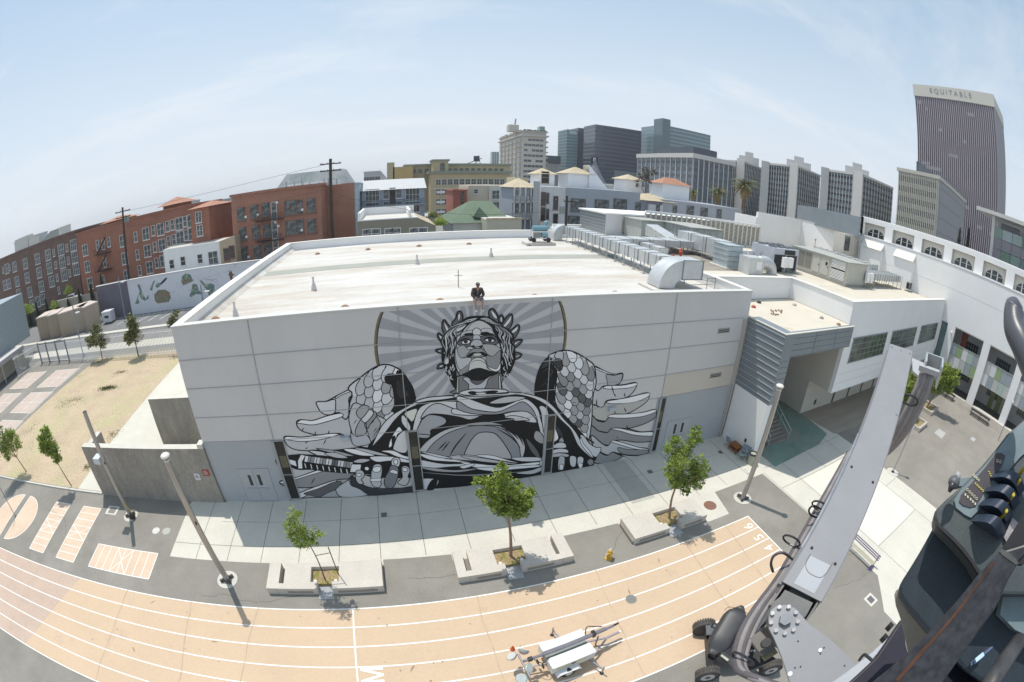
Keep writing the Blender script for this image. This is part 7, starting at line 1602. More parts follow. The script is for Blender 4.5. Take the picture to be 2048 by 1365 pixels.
def tree(name, base, blobs, label, n=2600, leaf=.07, trunk=.07, mats=(leafA,leafB,leafC), bark=barkm, trunk_pts=None, group='young street trees', seed=1, cat='tree', D=None, stake=False, gaps=.0):
    """blobs: photo (px, py, r px) placed at the trunk's distance with real depth scatter"""
    rr = random.Random(seed); bx_, by_, bz_ = base; D = D or math.hypot(bx_, by_)
    t = thing(name, base, label, cat, group)
    ctrs = []
    for (px, py, r_) in blobs:
        dj = rr.uniform(-.5,.5)
        c = PD(px, py, D+dj); dist = (c-Vector((0,0,CH))).length
        ctrs.append((c, r_/820*dist))
    top = max(c.z for c, _ in ctrs); cen = sum((c for c, _ in ctrs), Vector())/len(ctrs)
    tp = trunk_pts or [Vector(base), Vector(base).lerp(cen, .35)+Vector((rr.uniform(-.06,.06),0,0)), cen]
    b = MB(); tp2 = smooth_pts([tuple(p) for p in tp], 5); b.tube(tp2, [trunk*(1-.6*i/(len(tp2)-1)) for i in range(len(tp2))], bark, 8)
    for c, r_ in ctrs:
        s_ = Vector(tp2[int(len(tp2)*rr.uniform(.55,.9))]); m1 = s_.lerp(c,.5)+Vector((rr.uniform(-.1,.1),rr.uniform(-.1,.1),rr.uniform(0,.15)))*r_*2
        b.tube([s_, m1, c], [trunk*.38, trunk*.25, trunk*.1], bark, 5)
    b.build('trunk', t)
    if stake:
        s0 = Vector(base)+Vector((.75,.1,0)); b = MB(); b.tube([s0, s0+Vector((0,0,2.3))],.025,barkd,6); b.tube([s0+Vector((0,0,1.9)), Vector(tp2[6])],.02,barkd,5); b.build('stake', t)
    vs, fs, mi = [], [], []; tot = sum(r_**2 for _, r_ in ctrs)
    for c, r_ in ctrs:
        k = int(n*r_**2/tot); ncl = max(5, k//14)
        cl = []
        for _ in range(ncl):
            while True:
                v = Vector((rr.uniform(-1,1),rr.uniform(-1,1),rr.uniform(-1,1)))
                if .2 < v.length < 1: break
            cl.append((c+v*r_*(1.0+.25*rr.random()), rr.choice((0,0,1,1,1,2))))
        for _ in range(k):
            cc_, mm_ = rr.choice(cl); sp_ = min(r_*.22, .45)
            p = cc_+Vector((rr.gauss(0,sp_),rr.gauss(0,sp_),rr.gauss(0,sp_*.8)))
            a = Vector((rr.gauss(0,1),rr.gauss(0,1),rr.gauss(0,.6))).normalized(); u = a.cross(Vector((rr.gauss(0,1),rr.gauss(0,1),rr.gauss(0,1)))).normalized(); s_ = leaf*rr.uniform(.6,1.35)
            i = len(vs); vs += [p-a*s_, p+u*s_*.45, p+a*s_, p-u*s_*.45]; fs.append((i,i+1,i+2,i+3)); mi.append(mm_ if rr.random() < .72 else rr.choice((0,1,2)))
    me = bpy.data.meshes.new('crown'); o0 = Vector(base); me.from_pydata([v-o0 for v in vs], [], fs)
    for m_ in mats: me.materials.append(m_)
    me.polygons.foreach_set('material_index', mi); me.update(); ob = bpy.data.objects.new('crown', me); COL.objects.link(ob); ob.parent = t
    return t
b1 = (*G(650,1159,.25), .2); b2 = (*G(1022,1112,.25), .2); b3 = (*G(1339,1036,.25), .2)
tree('young_tree', b1, [(590,1030,12),(578,1052,13),(600,1060,14),(583,1072,10),(608,1082,14),(632,1068,11),(622,1080,11),(592,1086,9)], 'thin sparse young tree tied to a stake in the left planter', 2300, .06, .035, trunk_pts=[Vector(b1), PD(635,1120,math.hypot(b1[0],b1[1])), PD(612,1078,math.hypot(b1[0],b1[1])), PD(585,1040,math.hypot(b1[0],b1[1]))], seed=3, bark=barkd, stake=True)
tree('young_tree', b2, [(1004,945,13),(1003,928,6),(1000,972,20),(972,968,12),(955,963,9),(965,985,10),(1012,990,22),(1040,1002,18),(1056,988,12),(1025,1020,18),(1000,1012,18),(1030,975,12),(1043,1025,12),(985,1000,14),(1060,1008,9)], 'bushy bright green young tree in the middle planter', 6800, .075, .085, trunk_pts=[Vector(b2), PD(1021,1070,math.hypot(b2[0],b2[1])), PD(1015,1020,math.hypot(b2[0],b2[1])), PD(1008,975,math.hypot(b2[0],b2[1]))], seed=4)
tree('young_tree', b3, [(1391,862,9),(1388,880,13),(1352,880,10),(1348,900,15),(1376,902,12),(1397,930,15),(1358,925,17),(1342,945,13),(1380,950,18),(1362,968,14),(1395,962,13),(1350,962,12),(1372,982,8),(1410,945,9)], 'tall bushy young tree in the right planter before the grey doors', 6300, .075, .075, trunk_pts=[Vector(b3), PD(1343,1000,math.hypot(b3[0],b3[1])), PD(1356,960,math.hypot(b3[0],b3[1])), PD(1368,900,math.hypot(b3[0],b3[1]))], seed=5)
g_ = lambda px, py: (*G(px, py), .0)
tree('young_tree', g_(53,944), [(20,888,16),(2,884,15),(12,908,11),(26,872,10),(36,886,8),(-14,878,14),(8,866,9)], 'young green tree at the far left edge of the dirt yard', 3800, .11, .07, seed=6)
tree('young_tree', g_(143,972), [(94,880,13),(104,900,12),(90,898,10),(113,915,8),(92,864,8),(82,884,8)], 'narrow young green tree leaning over the edge of the dirt yard', 3200, .11, .06, seed=7)
olivel = (M('olive leaf light',(.27,.27,.10),.6,.3,2), M('olive leaf',(.18,.19,.07),.6,.3,2), M('olive leaf dark',(.07,.08,.03),.6,.3,2))
tree('young_tree', g_(205,719), [(193,676,13),(181,682,9),(207,684,9),(192,660,9),(214,678,6)], 'small olive green tree against the fence, left of its neighbour', 2600, .17, .09, mats=olivel, bark=barkd, seed=8)
tree('young_tree', g_(277,713), [(261,640,8),(268,658,11),(261,672,11),(278,672,9),(265,650,9),(256,682,7)], 'small olive green tree against the fence near the hall corner', 2800, .17, .1, mats=olivel, bark=barkd, seed=9)
tree('young_tree', (*G(344,652),0), [(348,640,9),(353,628,6),(340,646,6)], 'sparse olive street tree peeping over the hall roof corner', 900, .17, .07, mats=olivel, bark=barkd, seed=10)
tree('young_tree', (*G(46,742),0), [(38,722,8),(52,726,7),(44,712,6)], 'small bushy tree beside the veranda of the blue building', 1200, .2, .08, mats=olivel, bark=barkd, seed=20)
yl = (M('yellow green leaf',(.24,.30,.035),.55,.3,2), leafA, leafB)
tree('courtyard_tree', (*G(1852,818),.0), [(1890,745,14),(1904,757,13),(1872,728,8),(1880,768,13),(1866,752,10),(1898,776,9),(1884,756,10),(1912,745,8),(1868,776,8)], 'bright green courtyard tree in a concrete planter by the white columns', 4200, .17, .14, mats=yl, seed=11, group='courtyard trees')
tree('courtyard_tree', (*G(1826,846),.0), [(1818,772,12),(1830,750,9),(1812,792,9),(1826,795,8)], 'courtyard tree mostly hidden behind the bundle of lift hoses', 2200, .16, .12, mats=yl, seed=12, group='courtyard trees')
# cypress columns on the retaining wall
for k, (px, py, ty) in enumerate(((118,632,604),(140,626,598),(163,618,578),(188,613,568),(212,620,548),(59,640,612),(77,636,604),(97,632,598))):
    D = 75.4/math.cos(AZ(px, py)); p = PD(px, py, D); q = PD(px-2.5, ty, D); ctr = []
    rr = random.Random(k+40); t = thing('cypress', (p.x,p.y,0), 'slim dark cypress against the retaining wall, %s of the row from the left' % ('fourth','fifth','sixth','seventh','last','first','second','third')[k], 'cypress', 'cypresses along the retaining wall')
    MB().tube([(p.x,p.y,0),(p.x,p.y,q.z-1)],[.12,.04],barkd,6).build('trunk', t)
    vs, fs = [], []
    for _ in range(900):
        f = rr.random(); z = .3+(q.z-.3)*f; r_ = .55*(1-f**3)*rr.random()**.5+.08; a = rr.uniform(0,6.28); c = Vector((p.x+r_*math.cos(a), p.y+r_*math.sin(a), z)); s_ = .16
        i = len(vs); d = Vector((math.cos(a)*.3, math.sin(a)*.3, 1)).normalized()*s_*1.6; u = Vector((-math.sin(a),math.cos(a),0))*s_*.6; vs += [c-d, c+u, c+d, c-u]; fs.append((i,i+1,i+2,i+3))
    b = MB(); b.raw(vs, fs, M('cypress needles',(.035,.05,.02),.8,.3,3)); b.build('crown', t)
# creeper and shrubs on the dark wall
def shrub(px, py, D, r_, lab, mats, n=500, leaf=.16, name='shrub'):
    p = PD(px, py, D); rr = random.Random(int(px)); dist = (p-Vector((0,0,CH))).length; R_ = r_/850*dist
    vs, fs, mi = [], [], []
    for _ in range(n):
        v = Vector((rr.gauss(0,.5),rr.gauss(0,.4),abs(rr.gauss(0,.5))-.3))*R_; c = p+v; a = Vector((rr.gauss(0,1),rr.gauss(0,1),rr.gauss(0,1))).normalized(); u = a.orthogonal().normalized(); s_ = leaf*rr.uniform(.6,1.3)
        i = len(vs); vs += [c-a*s_,c+u*s_*.5,c+a*s_,c-u*s_*.5]; fs.append((i,i+1,i+2,i+3)); mi.append(rr.choice((0,1,2)))
    me = bpy.data.meshes.new(name); me.from_pydata([v-p for v in vs],[],fs); [me.materials.append(m_) for m_ in mats]; me.polygons.foreach_set('material_index', mi); o = bpy.data.objects.new(name, me); COL.objects.link(o); o.location = p; tag(o, lab, 'shrub')
shrub(137,583,112,9,'bright yellow green shrub above the retaining wall', yl, 500, .22)
shrub(55,622,92,14,'yellow green creeper on top of the dark wall', yl, 600, .2); shrub(108,612,92,9,'short creeper patch at the right end of the dark wall', yl, 300, .2)
shrub(880,447,72,11,'bright green shrub between the olive building and the green roofed house', (leafA,leafA,leafB), 900, .16)
shrub(866,432,84,9,'rusty brown shrub behind the olive building', (M('rusty leaf',(.22,.12,.05),.7,.2,2),leafB,leafC), 500, .18)
shrub(1533,446,118,9,'round olive shrub on the deck right of the tall palm', olivel, 600, .28); shrub(1568,458,112,7,'low dry shrub on the deck above the louvred screen', olivel, 300, .25)
# palms
def palm(px, py, bx2, D, r_, lab, seed):
    c = PD(px, py, D); dist = (c-Vector((0,0,CH))).length; L = r_/680*dist; rr = random.Random(seed)
    t = thing('palm_tree', (PD(bx2,py,D).x, PD(bx2,py,D).y, 0), lab, 'palm tree', 'date palms before the slab towers')
    base = PD(bx2, py, D); MB().tube([(base.x,base.y,0),((base.x+c.x)/2,(base.y+c.y)/2,c.z*.5),(c.x,c.y,c.z)],[.55,.42,.5],M('palm trunk',(.20,.125,.075),.9,.3,2,stretch=(1,1,4)),10).build('trunk', t)
    g1 = M('palm frond',(.13,.16,.045),.6,.3,1); g2 = M('dry palm frond',(.30,.20,.075),.8,.3,1); b = MB()
    for i in range(95):
        el = rr.uniform(-1.15,1.3); a = rr.uniform(0,6.283); ln = L*rr.uniform(.8,1.1)*(1 if el > -.4 else .75); mt2 = g2 if el < -.45 or rr.random() < .12 else g1
        pts = []; dx, dy = math.cos(a), math.sin(a)
        for k in range(7):
            f = k/6; e = el-f*f*1.3; pts.append(Vector((c.x+dx*math.cos(el-f*.5)*ln*f, c.y+dy*math.cos(el-f*.5)*ln*f, c.z+math.sin(el)*ln*f*.9-f*f*ln*.45)))
        sd = Vector((-dy,dx,0))
        for k in range(6):
            wd_ = L*.10*math.sin(math.pi*min(.98,(k+1)/7)); wn = L*.10*math.sin(math.pi*min(.98,(k+2)/7))
            for s_ in (-1,1):
                dn = Vector((0,0,-.5)); q = pts[k]; q2 = pts[k+1]
                b.raw([q, q.lerp(q2,.45)+sd*s_*wd_+dn*wd_, q.lerp(q2,.5)],[(0,1,2)],mt2); b.raw([q.lerp(q2,.5), q2+sd*s_*wn+dn*wn, q2],[(0,1,2)],mt2)
    b.build('crown', t)
palm(1490,372,1484,128,27,'tallest date palm, standing alone right of the grey blue apartments',1); palm(1436,384,1436,138,20,'smaller date palm left of the tallest palm',2); palm(1386,386,1387,145,13,'small palm peeping over the red tiled penthouse',3)
bare = (M('brown dead leaf',(.13,.10,.07),.8,.3,1),M('grey dead leaf',(.20,.18,.15),.8,.3,1),M('dark dead leaf',(.07,.06,.05),.8,.3,1))
p = PD(1290,380,108); tree('bare_tree', (p.x,p.y,0), [(1285,352,9),(1300,344,8),(1276,366,6),(1308,346,5),(1288,338,5),(1294,360,6)], 'brown nearly leafless tree behind the grey blue apartments', 700, .28, .2, mats=bare, bark=barkd, seed=33, group=None)
con = (M('conifer needles',(.05,.065,.03),.8,.3,1),M('conifer dark',(.03,.04,.02),.8,.3,1),M('conifer light',(.09,.10,.05),.8,.3,1))
for k, (px, py, hgt, D) in enumerate(((1917,492,38,112),(1934,498,44,112))):
    p = PD(px, py, D); q = PD(px-1, py-hgt, D); h_ = q.z; t = thing('conifer', (p.x,p.y,0), ('left','right')[k]+' one of two dark conifers below the finned tower', 'conifer', 'dark conifers')
    MB().tube([(p.x,p.y,0),(p.x,p.y,h_-1)],[.3,.08],barkd,6).build('trunk', t); rr = random.Random(k+70); vs, fs = [], []
    for _ in range(1500):
        f = rr.random()**.8; z = h_-9*f; r_ = (.2+1.5*f)*rr.random()**.5*(1 if int(f*12)%2 else .75); a = rr.uniform(0,6.28); c = Vector((p.x+r_*math.cos(a),p.y+r_*math.sin(a),z)); d = Vector((math.cos(a),math.sin(a),-.3))*.3; u = Vector((-math.sin(a),math.cos(a),0))*.14
        i = len(vs); vs += [c-d,c+u,c+d,c-u]; fs.append((i,i+1,i+2,i+3))
    b = MB(); b.raw(vs, fs, con[k % 2]); b.build('crown', t)
# ================================================================ planters, poles and yard furniture
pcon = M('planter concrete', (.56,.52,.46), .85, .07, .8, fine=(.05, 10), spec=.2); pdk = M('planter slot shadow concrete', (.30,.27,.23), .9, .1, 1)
soil = M('planter soil', (.34,.25,.14), .95, .25, 3, bump=.5, fine=(.3,12), var2=((.20,.19,.05),2.5,.5,.62))
def planter(x0, x1, px0, px1, lab, slotL, slotR, wedge=None):
    y0, y1, h = 12.88, 14.62, .46; py0, py1 = 13.33, 14.32
    t = thing('bench_planter', ((x0+x1)/2,y0,0), lab, 'planter', 'concrete bench planters by the track')
    b = MB(); g0, g1 = px0+.35, px1-.35
    xs = slotL or x0
    if slotL: b.box((x0,y0,.0),(slotL-.13,y1,h),pcon); b.box((slotL-.13,y0,0),(slotL+.13,py0-.1,h),pcon); b.box((slotL+.13,y0,0),(px0,y1,h),pcon)
    else: b.box((x0,y0,0),(px0,y1,h),pcon)
    if slotR: b.box((slotR+.1,y0,0),(x1,y1,h),pcon); b.box((slotR-.1,y0,0),(slotR+.1,py0-.1,h),pcon); b.box((px1,y0,0),(slotR-.1,y1,h),pcon)
    else: b.box((px1,y0,0),(x1,y1,h),pcon)
    b.box((px0,py1,0),(px1,y1,h),pcon); b.box((px0,y0,0),(g0,py0,h),pcon); b.box((g1,y0,0),(px1,py0,h),pcon)
    b.build('seat_block', t)
    b = MB(); b.box((px0,y0+.5,.01),(px1,py1,.22),soil); b.build('soil', t)
    b = MB(); b.box((g0,y0-.35,.01),(g1,py0+.12,.05),M('grey splash slab',(.36,.37,.38),.8,.1,2)); b.build('splash_slab', t)
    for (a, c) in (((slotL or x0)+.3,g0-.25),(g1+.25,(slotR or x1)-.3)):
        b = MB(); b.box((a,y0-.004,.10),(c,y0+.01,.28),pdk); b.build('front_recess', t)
    for xx in (px0+.2,px1-.2): MB().lathe((xx,py0+.2,.22),[(.09,0),(.09,.06),(.05,.09),(0,.09)],white,8).build('uplight', t)
    for xx in (x0+.55,x1-.55): MB().box((xx-.01,y0-.003,0.0),(xx+.01,y0+.003,h),pdk).build('joint', t)
    return t
planter(-8.02,-2.15,-5.72,-4.28,'left bench planter holding the thin staked tree',-7.25,None)
planter(1.37,7.05,3.33,4.8,'middle bench planter holding the bushy tree',1.95,6.35)
planter(10.5,15.35,12.35,13.87,'right bench planter beside the rusty manhole cover',None,None)
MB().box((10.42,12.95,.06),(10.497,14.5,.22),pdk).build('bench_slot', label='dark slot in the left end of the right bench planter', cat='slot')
# tall round poles
ppad = M('pale pole pad', (.55,.53,.47), .85, .06, 2)
def bigpole(px, py, h, lab, cap=True, box=False, r_=.155, pad=.62):
    x, y = G(px, py); t = thing('light_pole', (x,y,0), lab, 'light pole', 'tall round light poles')
    MB().cyl((x,y,.005),pad,.02,ppad,28).build('pad', t)
    b = MB(); b.tube([(x,y,.02),(x,y,h)],[r_*1.05,r_],steelp,18,caps=cap); b.build('pole', t, smooth=False)
    b = MB(); b.box((x-.3,y-.3,.02),(x+.3,y+.3,.05),M('base plate dark',(.13,.13,.12),.6,.1,4)); 
    for a in (0,math.pi/2): d = Vector((math.cos(a+.6),math.sin(a+.6),0)); b.bar(Vector((x,y,.14))-d*.42,Vector((x,y,.14))+d*.42,.07,.18,M('base plate dark'))
    b.build('base_plate', t)
    if cap: 
        b = MB(); b.lathe((x,y,h),[(r_+.01,0),(r_+.01,.08),(r_*.8,.09),(r_*.8,.17),(r_*1.5,.19),(r_*1.55,.26),(r_*1.2,.31),(0,.33)],M('lamp cap',(.62,.60,.55),.5,.05,3),20); b.build('lamp_cap', t); MB().cyl((x,y,h+.1),r_*.9,.07,M('lamp lens amber',(.25,.2,.1),.3,.1,3),16).build('lens', t)
    else: MB().cyl((x,y,h-.6),r_*.9,.61,dark,18).build('hollow_top', t)
    for z in (h*.55,): MB().box((x+r_*.7,y-r_-.03,z-.06),(x+r_,y-r_+.05,z+.1),dark).build('bracket', t)
    if box: MB().box((x-.85,y-.25,4.15),(x-.25,y+.35,4.55),M('pale speaker box',(.55,.60,.62),.5,.05,2)).build('equipment_box', t); b = MB(); b.tube([(x+.2,y-.1,.1),(x+.5,y-.2,.5),(x+.3,y-.2,.9),(x+.18,y-.1,1.2)],.03,M('yellow strap',(.5,.42,.05),.6,.1,3),6); b.box((x+.2,y-.4,.05),(x+.55,y-.1,.35),dark); b.build('cable', t)
bigpole(262,1032,7.6,'hollow topped pole before the concrete wall with a pale box fixed to it',cap=False,box=True)
bigpole(455,1160,7.55,'tall pole with a white cap standing between the painted hopscotch and the left planter')
bigpole(1485,997,7.6,'tall pole with a cap on the asphalt square near the canopy')
x, y = G(1785,945); t = thing('courtyard_lamp', (x,y,0), 'slim courtyard lamp on a round pale pad right of the boom', 'street lamp')
MB().cyl((x,y,.005),.62,.02,ppad,24).build('pad', t); MB().tube([(x,y,0),(x,y,3.95)],.065,M('lilac grey pole',(.36,.34,.36),.4,.08,3,metal=.4),10).build('pole', t); MB().lathe((x,y,3.9),[(.08,0),(.2,.05),(.2,.3),(.12,.36),(0,.38)],M('lamp white lilac',(.55,.53,.6),.4,.05,3),14).build('lamp_head', t); MB().box((x-.12,y-.12,.02),(x+.12,y+.12,.12),dark).build('base_plate', t)
x, y = G(31,1033); t = thing('thin_pole', (x,y,0), 'very thin dark pole between the two painted half circles', 'pole'); MB().tube([(x,y,0),(x,y,3.6)],.035,M('base plate dark'),6).build('pole', t); MB().cyl((x,y,0),.1,.04,M('base plate dark'),10).build('foot', t)
for k, (px, py, ty) in enumerate(((2030,845,700),)):
    x, y = 57.0, 1.2; t = thing('courtyard_lamp', (x,y,0), 'slim courtyard lamp near the right edge by the columns', 'street lamp'); MB().tube([(x,y,0),(x,y,4.6)],.07,M('lilac grey pole'),8).build('pole', t); MB().lathe((x,y,4.6),[(.08,0),(.22,.05),(.22,.3),(0,.38)],M('lamp white lilac'),12).build('lamp_head', t)
# hydrant
x, y = 8.83, 12.48; yh = M('yellow hydrant paint', (.55,.34,.035), .45, .1, 4); t = thing('fire_hydrant', (x,y,0), 'small yellow fire hydrant with a pale cap between two planters', 'fire hydrant')
MB().lathe((x,y,0),[(.2,0),(.2,.05),(.13,.07),(.12,.42),(.16,.44),(.16,.5),(.13,.52),(.11,.62),(.04,.68)],yh,16).build('barrel', t); MB().lathe((x,y,.62),[(.1,0),(.07,.07),(.035,.08),(.035,.14),(0,.14)],M('pale hydrant cap',(.62,.58,.45),.5,.1,4),10).build('cap', t)
for d in ((-1,0),(1,0),(0,-1)): b = MB(); b.tube([(x+d[0]*.08,y+d[1]*.08,.36),(x+d[0]*.21,y+d[1]*.21,.36)],.065,yh if d[1] else M('pale hydrant cap'),10); b.build('outlet', t)
# chairs, table, bin by the white wall
cb = M('blue grey plastic chair', (.24,.29,.34), .4, .1, 3); cg = M('mint plastic chair', (.30,.38,.33), .4, .1, 3); wd_ = M('orange brown wood', (.30,.12,.035), .6, .25, 4, stretch=(1,6,1))
def chair(x, y, rz, m_, lab):
    t = thing('plastic_chair', (x,y,0), lab, 'chair', 'chairs by the white canopy wall', rz)
    b = MB(); b.box((-.22,-.22,.43),(.22,.22,.46),m_); b.build('seat', t, local=True, bevel=.01)
    b = MB(); b.raw([(-.2,.2,.55),(.2,.2,.55),(.2,.27,.9),(-.2,.27,.9),(-.2,.23,.55),(.2,.23,.55),(.2,.3,.9),(-.2,.3,.9)],[(0,1,2,3),(7,6,5,4),(0,3,7,4),(1,5,6,2),(3,2,6,7),(0,4,5,1)],m_); b.build('backrest', t, local=True)
    for sx in (-.2,.2):
        for sy in (-.2,.2): MB().tube([(sx*1.15,sy*1.15,0),(sx,sy,.44 if sy < 0 else .6)],.014,metalg,6).build('leg', t, local=True)
chair(21.95,18.75,R(100),cb,'blue grey chair nearest the hall wall'); chair(22.0,17.2,R(-70),cb,'blue grey chair just past the wooden table'); chair(21.75,16.95,R(-120),cg,'mint chair facing the wooden table'); chair(22.15,16.75,R(-60),cb,'blue grey chair next to the rubbish bin')
t = thing('wooden_table', (22.0,18.0,0), 'low orange brown wooden table between the plastic chairs', 'table')
b = MB(); [b.box((21.65,17.55+i*.19,.5),(22.35,17.72+i*.19,.54),wd_) for i in range(5)]; b.build('table_top', t); b = MB(); b.box((21.68,17.6,.2),(22.32,18.45,.26),wd_); b.build('shelf', t)
for sx in (21.7,22.26):
    for sy in (17.6,18.4): MB().box((sx,sy,0),(sx+.05,sy+.05,.5),wd_).build('leg', t)
x, y = 22.1, 16.2; t = thing('rubbish_bin', (x,y,0), 'pale olive rubbish bin lined with a black bag', 'bin')
MB().lathe((x,y,0),[(.25,0),(.29,.82),(.30,.85)],M('olive bin',(.36,.38,.29),.6,.12,4),16).build('body', t); b = MB(); b.lathe((x,y,.78),[(.31,0),(.33,.1),(.27,.15),(.22,.02),(.05,-.05),(0,-.05)],M('black bin bag',(.015,.015,.017),.3,.2,8,bump=.5),16); b.build('bag', t)
b = MB(); [b.ball((21.4+rnd.uniform(-.3,.4),15.5+rnd.uniform(-.3,.4),.05),(rnd.uniform(.04,.1),)*3,white,1) for _ in range(6)]; b.build('litter', label='few scraps of white litter by the foot of the bin', cat='litter', kind='stuff')
# benches and tables in the courtyard
bk2 = M('dark bench steel', (.045,.045,.05), .45, .1, 4)
def picnic(x, y, L, rz, lab):
    t = thing('picnic_bench', (x,y,0), lab, 'bench', 'dark courtyard benches', rz)
    MB().box((-L/2,-.28,.70),(L/2,.28,.75),bk2).build('table_top', t, local=True)
    for s_ in (-1,1): MB().box((-L/2,s_*.62-.14,.42),(L/2,s_*.62+.14,.46),bk2).build('seat', t, local=True)
    for i in range(3): b = MB(); u = -L/2+.2+i*(L-.4)/2; b.box((u-.03,-.65,.34),(u+.03,.65,.40),bk2); b.box((u-.03,-.04,0),(u+.03,.04,.7),bk2); b.box((u-.03,-.6,0),(u+.03,.6,.05),bk2); b.build('leg', t, local=True)
picnic(60.0,5.6,3.6,R(90),'long dark bench table in front of the second balcony bay'); picnic(60.6,12.2,3.0,R(90),'dark bench table in shade between the tree and the columns')
# concrete planters of the courtyard trees
for k, (px, py, w_) in enumerate(((1850,815,1.6),(1826,846,1.5))):
    x, y = G(px, py); t = thing('courtyard_planter', (x,y,0), ('square concrete planter seat below the bright courtyard tree','square concrete planter seat below the half hidden courtyard tree')[k], 'planter')
    b = MB(); e = .3
    for bx in (((x-w_,y-w_,0),(x+w_,y-w_+e,.42)),((x-w_,y+w_-e,0),(x+w_,y+w_,.42)),((x-w_,y-w_+e,0),(x-w_+e,y+w_-e,.42)),((x+w_-e,y-w_+e,0),(x+w_,y+w_-e,.42))): b.box(*bx, M('courtyard planter concrete',(.46,.42,.36),.85,.08,2))
    b.build('rim', t); MB().box((x-w_+e,y-w_+e,0),(x+w_-e,y+w_-e,.2),soil).build('soil', t)
# purple rail bench at the edge of the pale paving
pur = M('purple bench steel', (.16,.12,.22), .4, .1, 3); t = thing('slatted_bench', (22.5,4.9,0), 'purple steel bench with pale slats along the edge of the paving', 'bench')
b = MB(); [b.box((22.2+i*.13,3.75,.44),(22.29+i*.13,6.15,.47),M('pale bench slat',(.50,.47,.36),.6,.1,3)) for i in range(3)]; b.build('seat', t)
b = MB(); [b.tube([(22.68,3.65,.6+i*.15),(22.74,6.2,.6+i*.15)],.035,pur,6) for i in range(3)]; b.build('backrest', t)
for yy in (3.8,6.05): b = MB(); b.box((22.2,yy-.03,0),(22.25,yy+.03,.44),pur); b.box((22.66,yy-.03,0),(22.72,yy+.03,.95),pur); b.box((22.15,yy-.12,0),(22.8,yy+.12,.03),pur); b.build('leg', t)
# ---------------------------------------------------------------- light tower trailer on the track
tx, ty = 4.72, 7.55; t = thing('light_tower', (tx,ty,0), 'white towable light tower trailer folded flat on the track', 'light tower', rz=R(7))
wt = M('white trailer paint', (.66,.66,.65), .45, .06, 3); gm2 = M('grey mast steel', (.30,.28,.31), .4, .12, 4, metal=.5)
b = MB(); b.prism([(-1.1,.28),(1.0,.28),(1.0,.72),(-1.1,.72)],.55,1.2,wt); b.prism([(-1.1,-.72),(1.0,-.72),(1.0,-.12),(-1.1,-.12)],.5,1.12,wt); b.box((-1.05,-.12,.5),(.95,.28,.95),M('green grey deck',(.25,.28,.26),.6,.15,4)); b.build('body', t, local=True, bevel=.02)
b = MB(); b.box((-.9,-.735,.85),(.5,-.721,.95),M('yellow stripe',(.6,.55,.12),.5,.1,3)); b.box((-.2,-.737,.86),(0,-.722,.98),dark); b.build('stripe', t, local=True)
b = MB(); b.tube([(-2.1,.08,1.32),(2.3,.12,1.32)],.075,gm2,8); b.tube([(-1.2,.08,1.36),(1.9,.12,1.36)],.11,gm2,8); b.tube([(2.3,.12,1.32),(2.6,.13,1.32)],.05,dark,8); b.box((-1.9,0,1.2),(-1.7,.16,1.44),dark); b.box((1.2,0,1.2),(1.35,.26,1.5),dark); b.build('mast', t, local=True)
b = MB(); b.tube(smooth_pts([(.9,.2,1.4),(1.1,.5,1.6),(1.5,.35,1.55),(1.8,.3,1.4)],4),.025,dark,5); b.tube(smooth_pts([(-1.7,.1,1.3),(-1.4,-.3,1.25),(-1.0,-.1,1.2)],4),.02,dark,5); b.build('cable', t, local=True)
b = MB(); b.tube([(-2.15,.55,1.3),(-2.15,-.75,1.15)],.05,gm2,6); b.build('lamp_bar', t, local=True)
lens = M('flood lamp lens', (.55,.58,.55), .2, .1, 4, spec=.8)
for (lx, ly, lz, d) in ((-2.45,.55,1.3,(-.5,.4,.75)),(-2.0,-.30,1.2,(.55,-.5,.6)),(-2.5,-.65,1.15,(-.4,-.5,.7)),(-1.85,.62,1.3,(.4,.5,.2))):
    d = Vector(d).normalized(); c = Vector((lx,ly,lz)); b = MB(); b.tube([c-d*.2,c-d*.12,c],[.08,.2,.26],M('lamp housing',(.45,.44,.42),.35,.1,4,metal=.5),16); b.build('flood_lamp', t, local=True); b = MB(); b.tube([c,c+d*.03],[.235,.22],lens,16); b.build('lens', bpy.data.objects[-1] if False else t, local=True)
MB().lathe((-2.28,.83,1.35),[(.12,0),(.05,.25),(.02,.36),(0,.36)],M('orange cone',(.75,.12,.02),.5,.05,3),10).build('marker_cone', t, local=True)
for sy in (-.84,.84): b = MB(); b.tube([(-.35,sy-.1,.33),(-.35,sy+.1,.33)],.33,dark,18); b.tube([(-.35,sy-.115*(1 if sy<0 else -1)-.0,.33),(-.35,sy+(-.12 if sy<0 else .12),.33)],.17,wt,12); b.build('wheel', t, local=True)
MB().raw([(-.8,-.73,.66),(.1,-.73,.66),(.1,-1.0,.62),(-.8,-1.0,.62),(-.95,-.73,.45),(-.95,-1,.45),(.25,-.73,.45),(.25,-1,.45)],[(0,3,2,1),(0,4,5,3),(1,2,7,6)],wt).build('mudguard', t, local=True)
for (x0_,y0_,x1_,y1_) in ((.2,.72,.05,1.55),(.75,-.72,1.05,-1.5)): b = MB(); b.bar((x0_,y0_,.5),(x1_,y1_,.45),.07,.07,gm2); b.tube([(x1_,y1_,0.02),(x1_,y1_,.75)],.035,gm2,8); b.cyl((x1_,y1_,.005),.1,.02,dark,10); b.build('outrigger', t, local=True)
b = MB(); b.bar((1.0,.3,.45),(2.1,0,.5),.08,.08,gm2); b.bar((1.0,-.6,.45),(2.1,0,.5),.08,.08,gm2); b.bar((2.05,0,.5),(2.75,0,.52),.09,.09,gm2); b.tube([(1.6,.1,.02),(1.6,.1,.9)],.04,gm2,8); b.build('tow_bar', t, local=True); MB().ball((2.8,0,.54),.07,white,1).build('coupler', t, local=True)
